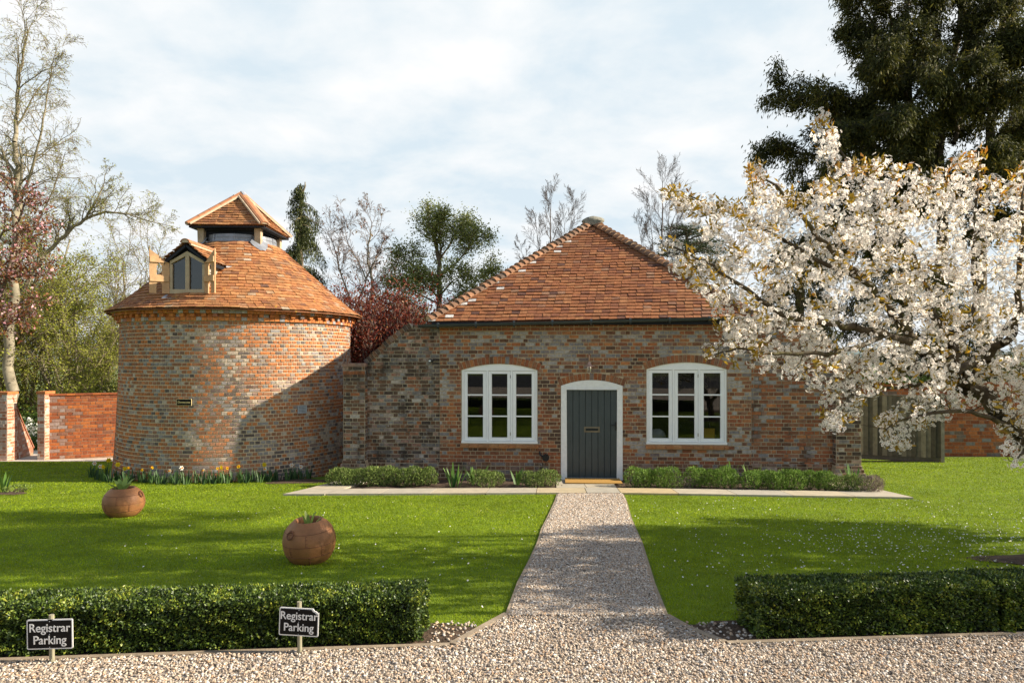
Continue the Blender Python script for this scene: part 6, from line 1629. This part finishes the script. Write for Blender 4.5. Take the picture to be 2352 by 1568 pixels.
# bare tree with a few dead leaves
C5 = dict(levels=4, steps=[7, 6, 5, 4], kids=[8, 8, 5, 0], t0=[.15, .15, .15, 0], ang=[.6, .7, .7, .6], lr=[.6, .55, .5, .5], rr=.55, rmin=.0065, jit=[.10, .16, .2, .2], grav=[.05, .06, .05, .02])
r = troot('bare_tree', 'pale bare tree with a few dead leaves right of the dovecote roof', 820, 29); T = Tree(141); D = 29
for pts, r0 in (([P(822, 830, D), P(845, 720, D), P(855, 660, D), P(845, 580, D), P(855, 520, D), P(848, 495, D)], .085), ([P(822, 830, D), P(822, 700, D), P(840, 640, D), P(800, 560, D), P(790, 510, D)], .055), ([P(822, 830, D), P(805, 700, D), P(780, 620, D), P(765, 560, D), P(750, 530, D)], .055), ([P(835, 760, D), P(880, 680, D), P(900, 640, D), P(915, 600, D)], .042), ([P(840, 640, D), P(870, 580, D), P(885, 545, D)], .038), ([P(822, 700, D), P(860, 690, D), P(905, 660, D), P(930, 650, D)], .042)):
    T.path(pts, r0, .008, C5, 0, 16, .15, .75, .30, .1, sub=1)
T.build(r, M['birch_bark'], M['twig_grey'], .03); foliage(r, T, 2, 260, M['crab_leaf'], .16, .07, .06, droop=1)
r = troot('bare_tree', 'twiggy olive brown tree low between the bare tree and the holly', 872, 33); T = Tree(142); x = (872-1176)/F*33
for q in range(3): T.grow((x+q*.25-.2, 33, 0), (T.g.normal(0, .2), 0, 1), 4.6, .09, 0, C3)
T.build(r, M['bark'], M['twig'], .04); foliage(r, T, 2, 1500, M['bud_leaf'], .06, .04, .06)
# evergreen holly between the roofs
r = troot('holly_oak', 'green glossy evergreen tree with open crown left of the cottage roof', 1015, 27); T = Tree(143); D = 27
C6 = dict(levels=4, steps=[5, 5, 4, 3], kids=[7, 6, 4, 0], t0=[.2, .2, .2, 0], ang=[.7, .7, .7, .6], lr=[.55, .5, .5, .5], rr=.55, rmin=.006, jit=[.1, .15, .2, .2], grav=[.06, .06, .06, .06])
T.path([P(1015, 900, D), P(1012, 760, D), P(1008, 640, D), P(1005, 575, D), P(990, 530, D), P(978, 500, D)], .15, .02, C6, 0, 15, .35, .9, .21, .1, sub=1)
for pts in ([P(1006, 600, D), P(1035, 560, D+.5), P(1050, 530, D+.5), P(1062, 515, D+.5)], [P(1008, 640, D), P(1050, 600, D-.5), P(1085, 560, D-.5), P(1098, 545, D-.5)], [P(1010, 660, D), P(970, 620, D), P(935, 600, D), P(918, 595, D)], [P(1010, 700, D), P(955, 670, D+.6), P(920, 650, D+.6)], [P(1012, 710, D), P(1065, 670, D), P(1100, 640, D), P(1125, 625, D)], [P(1012, 740, D), P(950, 720, D-.6), P(915, 700, D-.6)], [P(1012, 740, D), P(1060, 720, D-.6), P(1105, 690, D-.6)], [P(1012, 760, D), P(975, 745, D+.8), P(935, 735, D+.8)], [P(1012, 770, D), P(1050, 755, D+.8), P(1085, 735, D+.8)], [P(1010, 690, D), P(985, 660, D-1), P(960, 640, D-1.2)], [P(1010, 680, D), P(1035, 650, D-1), P(1065, 632, D-1.2)], [P(1005, 575, D), P(1000, 530, D-.4), P(1015, 498, D-.4)]):
    T.path(pts, .045, .01, C6, 0, 13, .25, .85, .52, .05, sub=1)
T.build(r, M['bark'], M['twig'], .03); foliage(r, T, 2, 30000, M['oak_leaf'], .09, .05, .17)
r = troot('shrub_thicket', 'dull green ivy clad scrub low between the red bush and the cottage roof', 1010, 24, cat='shrub'); T = Tree(144); x = (1005-1176)/F*24
for q in range(5): T.grow((x+q*.35-.8, 24, 0), (T.g.normal(0, .15), 0, 1), 3.1, .06, 0, C3)
T.build(r, M['bark'], M['twig'], .04); foliage(r, T, 1, 9000, M['holly_leaf'], .09, .05, .16)
# red photinia
r = troot('red_bush', 'dark red leaved bush behind the sweeping wall beside the dovecote', 885, 19.5, cat='shrub'); T = Tree(145); x = (885-1176)/F*19.5
C7 = dict(levels=3, steps=[5, 5, 4], kids=[8, 7, 0], t0=[.3, .2, 0], ang=[.5, .6, .6], lr=[.55, .5, .5], rr=.55, rmin=.005, jit=[.1, .14, .16], grav=[.06, .08, .08])
for q in range(22): T.grow((x+T.g.uniform(-.7, .75), 19.5+T.g.normal(0, .3), 0), (T.g.normal(0, .12), T.g.normal(0, .10), 1), (3.75+T.g.uniform(-.8, .2)), .04, 0, C7)
T.build(r, M['bark'], M['twig_grey'], .03); foliage(r, T, 1, 26000, M['red_leaf'], .10, .042, .18, droop=-.3)
# two fine birches and a cedar behind the roof
C8 = dict(levels=4, steps=[8, 6, 5, 4], kids=[12, 10, 7, 0], t0=[.2, .12, .1, 0], ang=[.45, .5, .55, .5], lr=[.5, .5, .45, .5], rr=.42, rmin=.0042, jit=[.04, .08, .12, .14], grav=[.03, .05, .03, .0])
for i, (u, d, vt, sp, lab) in enumerate(((1265, 30, 440, ((1265, 445), (1320, 465), (1230, 500), (1195, 560), (1300, 500)), 'fine twigged bare birch behind the left slope of the cottage roof'), (1520, 31, 395, ((1522, 400), (1490, 460), (1560, 470), (1465, 510), (1540, 440)), 'fine twigged bare birch behind the right slope of the cottage roof'))):
    r = troot('bare_birch', lab, u, d, group='bare birches behind the cottage'); T = Tree(150+i)
    for k, (uu, vv) in enumerate(sp):
        T.path([P(u, 840, d), P(u+(uu-u)*.35, 720, d+k*.2-.4), P(u+(uu-u)*.75, vv+80, d+k*.3-.6), P(uu, vv, d+k*.3-.6)], .07 if k == 0 else .04, .006, C8, 0, 15, .25, .6, .22, .08, sub=1)
    T.build(r, M['twig_dark'], M['twig_dark'], .03, twig_name='twigs'); foliage(r, T, 2, 320, M['twig_dark'], .07, .03, .04, droop=.8, name='dead_leaves')
r = troot('cedar_tree', 'dark layered cedar behind the right slope of the cottage roof', 1590, 32); T = Tree(155); D = 32; g = T.g
T.path([P(1590, 840, D), P(1588, 680, D), P(1580, 560, D), P(1575, 520, D)], .2, .03, None, 0)
Pp = []; Dd = []
for i in range(34):
    v0 = 520+180*g.random_sample()**.8; sd = g.choice((-1, 1)); ln = g.uniform(40, 115)*(.5+.5*(v0-500)/180); dz = g.uniform(-2.5, 2.5)
    pts = [P(1582, v0, D), P(1582+sd*ln*.5, v0-6+g.uniform(-6, 6), D+dz*.5), P(1582+sd*ln, v0+g.uniform(-8, 10), D+dz)]
    Q = T.path(pts, .05, .01, None, 1)
    for q in Q[2:]:
        nn = 70; Pp.append(q+np.stack([g.normal(0, .32, nn), g.normal(0, .32, nn), g.normal(.05, .05, nn)], 1)); Dd.append(np.stack([g.normal(0, 1, nn), g.normal(0, 1, nn), g.normal(.2, .3, nn)], 1))
Pp = np.concatenate(Pp); V, Fc = leaves_np(g, Pp, np.concatenate(Dd), g.uniform(.07, .15, len(Pp)), .03); mesh_np('foliage', V, Fc, M['cedar_leaf'], r, rnd=g.random_sample(len(Pp))); T.build(r, M['bark'], M['twig_grey'], .04)

# great dark yew on the right
def big_yew(label, u, d, limbs, seed, nleaf, trunkpts, name='yew_tree', group=None, lsz=.15):
    r = troot(name, label, u, d, group=group); T = Tree(seed); g = T.g
    Cy = dict(levels=3, steps=[5, 5, 4], kids=[7, 6, 0], t0=[.15, .1, 0], ang=[.7, .7, .6], lr=[.5, .5, .5], rr=.5, rmin=.008, jit=[.1, .16, .2], grav=[-.02, -.06, -.16], flat=.6)
    for tp in trunkpts: T.path(tp, .28, .05, Cy, 0, 10, .3, .9, .14, .1, sub=1)
    for pts in limbs: T.path(pts, .09, .015, Cy, 0, 15, .12, .8, .30, .0, sub=1)
    T.build(r, M['bark'], M['bark'], .04)
    p, d_ = T.seg_pts(1, nleaf, .13); p[:, 2] -= g.exponential(.11, nleaf)
    V, Fc = leaves_np(g, p, d_*.5+g.normal(0, .5, d_.shape)+np.array([0, 0, -.7]), g.uniform(.6, 1.3, nleaf)*lsz, lsz*.25)
    pat = .5+.5*np.sin(p[:, 0]*2.2+p[:, 1])*np.sin(p[:, 2]*2.6+p[:, 0])  # upper crown tone varied in clumps, imitating sunlit foliage in the colour
    mesh_np('foliage', V, Fc, M['yew_leaf'], r, rnd=np.clip(g.beta(1.7, 2.4, nleaf)+.25*(pat-.4)*(p[:, 2] > 6), 0, 1)); return r
D = 25.5; lim = []
gl = np.random.RandomState(9)
for (u0, v0, u1, v1, dd) in ((2050, 420, 1745, 345, 0), (2060, 380, 1790, 190, .5), (2060, 300, 1880, 210, -1), (2060, 250, 1945, 60, .5), (2040, 470, 1830, 440, -1), (2060, 200, 1960, -20, 1), (2080, 330, 1900, 300, -2), (2070, 400, 1920, 375, -2.5), (2080, 150, 2000, -60, 0), (2100, 260, 2020, 120, -2.5), (2120, 360, 2060, 260, -3), (2200, 300, 2150, 150, -3), (2250, 300, 2260, 130, -3), (2200, 420, 2300, 330, -3), (2200, 200, 2330, 60, -2), (2220, 100, 2200, -60, -1), (2260, 400, 2400, 250, -2), (2150, 100, 2100, -80, -1.5), (2100, 450, 1960, 430, -2), (2300, 450, 2420, 420, -2), (2180, 480, 2120, 400, -3), (2250, 200, 2400, 120, -1), (2300, 60, 2380, -60, 0), (2140, 220, 2080, 60, -2), (2060, 520, 1900, 500, -1), (2100, 560, 1850, 600, 0), (2200, 560, 2330, 500, -2), (2270, 250, 2350, 200, -3), (2270, 350, 2380, 330, 1), (2280, 150, 2370, 90, -2), (2260, 420, 2330, 400, -3), (2190, 330, 2230, 230, 2), (2300, 300, 2450, 200, 1), (2200, 150, 2280, 10, -1), (2090, 330, 1980, 240, -1), (2085, 200, 2000, 160, 1.5), (2090, 430, 2010, 380, -2), (2160, 420, 2090, 330, 2), (2300, 400, 2460, 340, -1), (2310, 120, 2430, 30, -2), (2130, 60, 2170, -60, -2)):
    um = u0+(u1-u0)*.5; vm = v0+(v1-v0)*.5-22
    lim.append([P(u0, v0, D), P(um, vm, D+dd*.6), P(u1, v1, D+dd)])
tr = [[P(2090, 880, D), P(2080, 600, D), P(2075, 350, D), P(2085, 120, D), P(2090, -60, D)], [P(2160, 880, D+.6), P(2165, 600, D+.6), P(2160, 350, D+.6), P(2200, 80, D+.6), P(2220, -80, D+.6)], [P(2260, 880, D), P(2255, 600, D), P(2270, 350, D), P(2300, 80, D), P(2310, -80, D)]]
big_yew('huge dark evergreen yew towering at the upper right behind the cherry', 2150, D, lim, 160, 190000, tr, lsz=.19)
D = 24.5
big_yew('dark evergreen glimpsed through the cherry beside the right slope of the roof', 1835, D, [[P(1835, v, D), P(1835+a*.5, v-25, D), P(1835+a, v+5, D+b)] for v, a, b in ((600, -60, 0), (640, 60, .5), (680, -70, -.5), (700, 80, 0), (740, -60, .6), (760, 80, -.4), (790, 70, .2), (800, -70, .3), (820, 90, 0), (570, 30, 0))], 161, 16000, [[P(1835, 900, D), P(1838, 700, D), P(1830, 560, D)]])
D = 25
big_yew('dark evergreen bush behind the boundary wall seen through the cherry', 2090, D, [[P(2090, v, D), P(2090+a*.5, v-20, D), P(2090+a, v+5, D+b)] for v, a, b in ((640, -110, 0), (660, 110, .5), (700, -140, -.5), (720, 150, 0), (760, -150, .6), (780, 180, -.4), (820, 140, .2), (830, -130, .3), (850, 200, 0), (860, -70, 0), (860, 90, -.6), (840, 260, 0))], 162, 24000, [[P(2090, 900, D), P(2090, 740, D), P(2090, 620, D)]])
# ivy on the boundary wall
r = thing('ivy', 'green ivy growing along the top of the boundary wall behind the fence', 'ivy', (rx0+1.5, 22.65, 1.8)); g = np.random.RandomState(170); n = 1800
x = g.uniform(rx0, rx0+3.2, n); p = np.stack([x, 22.65+g.normal(0, .14, n), 1.87+np.abs(g.normal(0, .07, n))], 1); V, Fc = leaves_np(g, p, g.normal(size=(n, 3))+np.array([0, -.5, .6]), .08, .05); mesh_np('leaves', V, Fc, M['ivy'], r, rnd=g.random_sample(n))
# white narcissi and shrubs seen through the left gate opening
r = thing('gate_shrub', 'dark green shrub with white flowers in the gap between the left gate piers', 'shrub', P(72, 1040, 24)); g = np.random.RandomState(171); n = 2500; c = P(72, 1005, 24.5)
p = np.array(c)+g.normal(0, 1, (n, 3))*np.array([.38, .3, .45]); p[:, 2] = np.maximum(p[:, 2], -.55); V, Fc = leaves_np(g, p, g.normal(size=(n, 3)), .10, .05); mesh_np('foliage', V, Fc, M['ivy'], r, rnd=g.random_sample(n)*.7)
n = 150; p = np.array(P(70, 985, 24.0))+g.normal(0, 1, (n, 3))*np.array([.30, .1, .22]); V, Fc = leaves_np(g, p, g.normal(size=(n, 3)), .09, .08); mesh_np('flowers', V, Fc, M['daff_white'], r, rnd=g.random_sample(n))

# ------------------------------------------------------------------ the blossoming cherry
D0 = 6.8
bx0, by0, _ = P(2440, 1310, 6.8)
cherry = thing('cherry_tree', 'spreading cherry covered in white blossom and bronze young leaves on the right', 'tree', (bx0, by0, float(gz(by0))))
T = Tree(200); g = T.g
fork = P(2194, 858, 6.7)
limbs = [
    ([(bx0, by0, float(gz(by0))-.05), P(2425, 1180, 6.75), P(2395, 1080, 6.7), P(2330, 990, 6.65), P(2280, 930, 6.65), P(2225, 885, 6.7), fork], .105, .07),
    ([fork, P(2150, 825, 6.6), P(2110, 795, 6.5), P(2068, 745, 6.4), P(2030, 700, 6.3), P(1985, 640, 6.2), P(1900, 560, 6.1), P(1830, 480, 6.0), P(1740, 395, 6.0)], .06, .010),
    ([fork, P(2190, 800, 6.8), P(2186, 770, 6.9), P(2148, 722, 7.0), P(2120, 650, 7.2), P(2080, 555, 7.3), P(2034, 500, 7.4), P(1960, 400, 7.4), P(1885, 275, 7.4)], .055, .009),
    ([P(2114, 797, 6.5), P(2049, 770, 6.2), P(1977, 755, 6.0), P(1905, 742, 5.9), P(1798, 722, 5.8), P(1690, 650, 5.8), P(1620, 600, 5.8), P(1530, 560, 5.8)], .04, .008),
    ([P(2030, 770, 6.2), P(1960, 800, 5.9), P(1874, 812, 5.7), P(1775, 812, 5.6), P(1690, 800, 5.6), P(1640, 815, 5.6)], .025, .006),
    ([P(2186, 770, 6.9), P(2230, 740, 6.9), P(2240, 690, 7.0), P(2235, 560, 7.0), P(2245, 440, 7.1), P(2240, 370, 7.1)], .035, .008),
    ([P(2225, 885, 6.7), P(2290, 800, 6.3), P(2330, 760, 6.2), P(2340, 640, 6.0), P(2350, 500, 6.0), P(2350, 400, 6.0)], .045, .008),
    ([P(1985, 640, 6.2), P(1880, 600, 6.5), P(1780, 540, 6.7), P(1680, 490, 6.9), P(1600, 455, 7.0), P(1520, 435, 7.0)], .025, .006),
    ([P(2330, 990, 6.65), P(2250, 950, 6.1), P(2160, 945, 5.8), P(2080, 960, 5.7), P(2035, 985, 5.6)], .025, .006),
    ([P(2395, 1080, 6.7), P(2370, 1020, 6.2), P(2350, 1040, 5.8), P(2330, 1060, 5.6)], .025, .006),
    ([fork, P(2130, 880, 7.2), P(2040, 890, 7.5), P(1960, 880, 7.6), P(1900, 890, 7.6)], .03, .006),
    ([fork, P(2280, 790, 7.4), P(2360, 700, 7.8), P(2450, 600, 8.0), P(2480, 450, 8.0)], .045, .010),
    ([P(2425, 1180, 6.75), P(2470, 1050, 6.9), P(2520, 900, 7.0), P(2560, 700, 7.0), P(2560, 500, 7.0)], .07, .012),
    ([P(2520, 900, 7.0), P(2620, 800, 7.2), P(2700, 650, 7.3)], .05, .012),
]
nodes = []
for pts, r0, r1 in limbs:
    Q = T.path(pts, r0, r1, None, 0)
    for i, q in enumerate(Q): nodes.append((*q, r0+(r1-r0)*i/len(Q)))
nodes = nodes[10:]
poly = np.array([(1512, 428), (1560, 436), (1610, 452), (1670, 475), (1715, 455), (1718, 372), (1745, 372), (1765, 425), (1820, 440), (1870, 425), (1893, 400), (1868, 262), (1893, 262), (1945, 375), (2010, 368), (2060, 380), (2120, 405), (2180, 395), (2225, 345), (2250, 350), (2258, 400), (2310, 420), (2345, 370), (2420, 360), (2650, 480), (2700, 700), (2600, 900), (2400, 1000), (2352, 1075), (2310, 1062), (2305, 1010), (2250, 930), (2190, 940), (2140, 975), (2095, 985), (2085, 1035), (2060, 1030), (2015, 1000), (2015, 970), (2080, 930), (2020, 905), (1985, 895), (1975, 950), (1945, 985), (1888, 975), (1880, 905), (1850, 885), (1780, 850), (1745, 838), (1690, 838), (1625, 822), (1630, 800), (1700, 795), (1660, 770), (1635, 735), (1640, 700), (1600, 665), (1545, 610), (1520, 560), (1515, 545), (1560, 560), (1600, 590), (1660, 600), (1640, 560), (1580, 500), (1530, 455)], float)
def inside(px, py):
    x0, y0 = poly[:, 0], poly[:, 1]; x1, y1 = np.roll(x0, -1), np.roll(y0, -1)
    c = ((y0[None] > py[:, None]) != (y1[None] > py[:, None])) & (px[:, None] < (x1-x0)[None]*(py[:, None]-y0[None])/((y1-y0)[None]+1e-9)+x0[None])
    return c.sum(1) % 2 == 1
nt_ = 5300
uu = g.uniform(1500, 2700, nt_); vv = g.uniform(255, 1080, nt_); ok = inside(uu, vv); uu, vv = uu[ok], vv[ok]
keep = g.random_sample(len(uu)) < np.where(uu < 1800, .85, np.where(uu > 2380, .85, .80)); uu, vv = uu[keep], vv[keep]
# openings where the sky and the dark trees behind show through
for (cu, cv, ru, rv) in ((1945, 770, 40, 26), (1830, 690, 26, 14), (2065, 900, 30, 25), (1945, 715, 26, 18), (1770, 640, 18, 10), (2010, 800, 20, 12), (1800, 780, 20, 14), (1690, 690, 14, 12), (2130, 870, 18, 14), (1850, 620, 18, 11), (1650, 560, 16, 9), (1920, 540, 16, 10), (2230, 820, 18, 14), (1990, 690, 18, 10), (1740, 720, 16, 9), (1730, 585, 12, 8), (2270, 900, 16, 12), (2110, 760, 18, 11), (1860, 850, 16, 9)):
    q = ((uu-cu)/ru)**2+((vv-cv)/rv)**2 > 1; uu, vv = uu[q], vv[q]
dd = np.clip(g.normal(6.6, .75, len(uu)), 5.1, 8.4)
edge = uu < 1800; dd[edge] = np.clip(g.normal(6.1, .5, edge.sum()), 5.3, 7.2)
tg = np.stack([(uu-1176)/F*dd, dd, EYE-(vv-HOR)/F*dd], 1)
nodes = np.array(nodes)
# attach each cluster site to the nearest wood, nearest first
dist = np.min(np.linalg.norm(tg[:, None, :]-nodes[None, :, :3], axis=2), axis=1); order = np.argsort(dist)
NP = list(map(tuple, nodes[:, :3])); NR = list(nodes[:, 3])
NPa = np.zeros((len(NP)+len(tg)*3, 3)); NPa[:len(NP)] = nodes[:, :3]; NRa = np.zeros(len(NPa)); NRa[:len(NP)] = nodes[:, 3]; cnt = len(NP)
sites = []; sdir = []
for i in order:
    p = tg[i]; dv = NPa[:cnt]-p; dsq = np.einsum('ij,ij->i', dv, dv); j = int(np.argmin(dsq)); a = NPa[j].copy(); L_ = math.sqrt(dsq[j])
    if L_ < .02: continue
    r0 = min(NRa[j]*.6, .004+.008*L_); prev = a; bend = g.normal(0, .07*L_, 3)+np.array([0, 0, -.05*L_])
    for k in (1, 2, 3):
        f = k/3; q = a+(p-a)*f+bend*math.sin(math.pi*f); T.S.append((*prev, *q, max(r0*(1-.25*(k-1)), .0022), max(r0*(1-.25*k), .002))); T.lv.append(2); NPa[cnt] = q; NRa[cnt] = max(r0*(1-.2*k), .003); cnt += 1; prev = q
    sites.append(p); sdir.append((p-a)/L_)
T.build(cherry, M['cherry_bark'], M['cherry_bark'], .014, 'trunk', 'twigs')
sites = np.array(sites); sdir = np.array(sdir); ns = len(sites)
su = 1176+sites[:, 0]/sites[:, 1]*F; sv = HOR-(sites[:, 2]-EYE)/sites[:, 1]*F
rim = ~inside(su, sv-38)          # the outer shoots carry the young leaves
leafy_site = g.random_sample(ns) < np.where(rim, .60, .15)
# flowers
FC = []; FN = []
for i in range(ns):
    if leafy_site[i] and g.random_sample() < .55: k = g.randint(0, 3)
    else: k = g.randint(9, 18)
    if k == 0: continue
    nn = unit(g.normal(size=(k, 3))+sdir[i]*.35+np.array([0, -.1, -.05])); rr = g.uniform(.035, .075, (k, 1)); FC.append(sites[i]+nn*rr); FN.append(nn)
FC = np.concatenate(FC); FN = unit(np.concatenate(FN)+g.normal(0, .25, (len(FC), 3))); nf = len(FC)
a = unit(np.cross(FN, g.normal(size=(nf, 3)))); b = np.cross(FN, a)
Pp = []; Dd = []; Lr = []; Rn = []
for k in range(5):
    t = 2*math.pi*k/5; q = a*math.cos(t)+b*math.sin(t); Pp.append(FC+q*.002); Dd.append(unit(q+FN*.28)); 
Pp = np.concatenate(Pp); Dd = np.concatenate(Dd); sz = np.tile(g.uniform(.0142, .0198, nf), 5); nrmF = np.tile(FN, (5, 1))
s_ = unit(np.cross(Dd, nrmF)); mid = Pp+Dd*sz[:, None]*.62
V = np.stack([Pp, mid+s_*sz[:, None]*.46+nrmF*.002, Pp+Dd*sz[:, None], mid-s_*sz[:, None]*.46+nrmF*.002], 1).reshape(-1, 3); R1 = g.uniform(0, .93, len(Pp))
# the eye of each flower
ce = FC+FN*.004; e_ = .0042
V2 = np.stack([ce+a*e_, ce+b*e_, ce-a*e_, ce-b*e_], 1).reshape(-1, 3)
Vall = np.concatenate([V, V2]); Fa = np.arange(len(Vall)).reshape(-1, 4); mesh_np('blossom', Vall, Fa, M['petal'], cherry, rnd=np.concatenate([R1, g.uniform(.985, 1, nf)]))
# leaves
LP = []; LD = []
for i in range(ns):
    k = g.randint(9, 16) if leafy_site[i] else (g.randint(1, 5) if g.random_sample() < .45 else 0)
    if not k: continue
    LP.append(np.repeat(sites[i][None], k, 0)+g.normal(0, .025, (k, 3))); LD.append(unit(g.normal(size=(k, 3))+np.array([0, 0, .35])+sdir[i]*.5))
LP = np.concatenate(LP); LD = np.concatenate(LD); V, Fc = leaves_np(g, LP, LD, g.uniform(.045, .085, len(LP)), g.uniform(.016, .026, len(LP)), .08)
mesh_np('leaves', V, Fc, M['cherry_leaf'], cherry, rnd=np.clip(g.beta(2, 2, len(LP))+.25*(LP[:, 2] > 4.2), 0, 1))

# ------------------------------------------------------------------ trees just outside the picture on the right, whose shade falls on the lawn
C9 = dict(levels=4, steps=[6, 5, 5, 4], kids=[7, 6, 4, 0], t0=[.3, .2, .15, 0], ang=[.7, .7, .7, .6], lr=[.55, .55, .5, .5], rr=.55, rmin=.006, jit=[.08, .14, .18, .2], grav=[.04, .04, .04, .02])
for i, (x, y, z0_, z1_, n, lab) in enumerate(((16.5, 8.1, 10.7, 14.2, 6500, 'tall slender lawn tree outside the right edge, the farther of two tall ones'), (16.5, 6.6, 10.7, 14.0, 5500, 'tall slender lawn tree outside the right edge, the nearer of two tall ones'), (14.0, 8.0, 4.4, 7.3, 7500, 'small round lawn tree outside the right edge, between the two tall ones'), (14.2, 5.5, 5.4, 7.6, 3800, 'small lawn tree outside the right edge, nearest the drive'))):
    r = thing('lawn_tree', lab, 'tree', (x, y, float(gz(y))-.05), group='lawn trees off the right edge'); T = Tree(300+i)
    T.path([(x+.3, y+.25, float(gz(y))-.05), (x-.1, y-.1, z0_*.4), (x+.15, y+.2, z0_*.75), (x, y, z0_+.6)], .09, .06, None, 0)
    for q in range(6): T.grow((x, y, z0_+.1*q), (T.g.normal(0, .55), T.g.normal(0, .42), 1), (z1_-z0_)*.85, .06, 0, C9)
    T.build(r, M['bark'], M['twig'], .03); foliage(r, T, 1, n, M['holly_leaf'], .15, .10, .14)
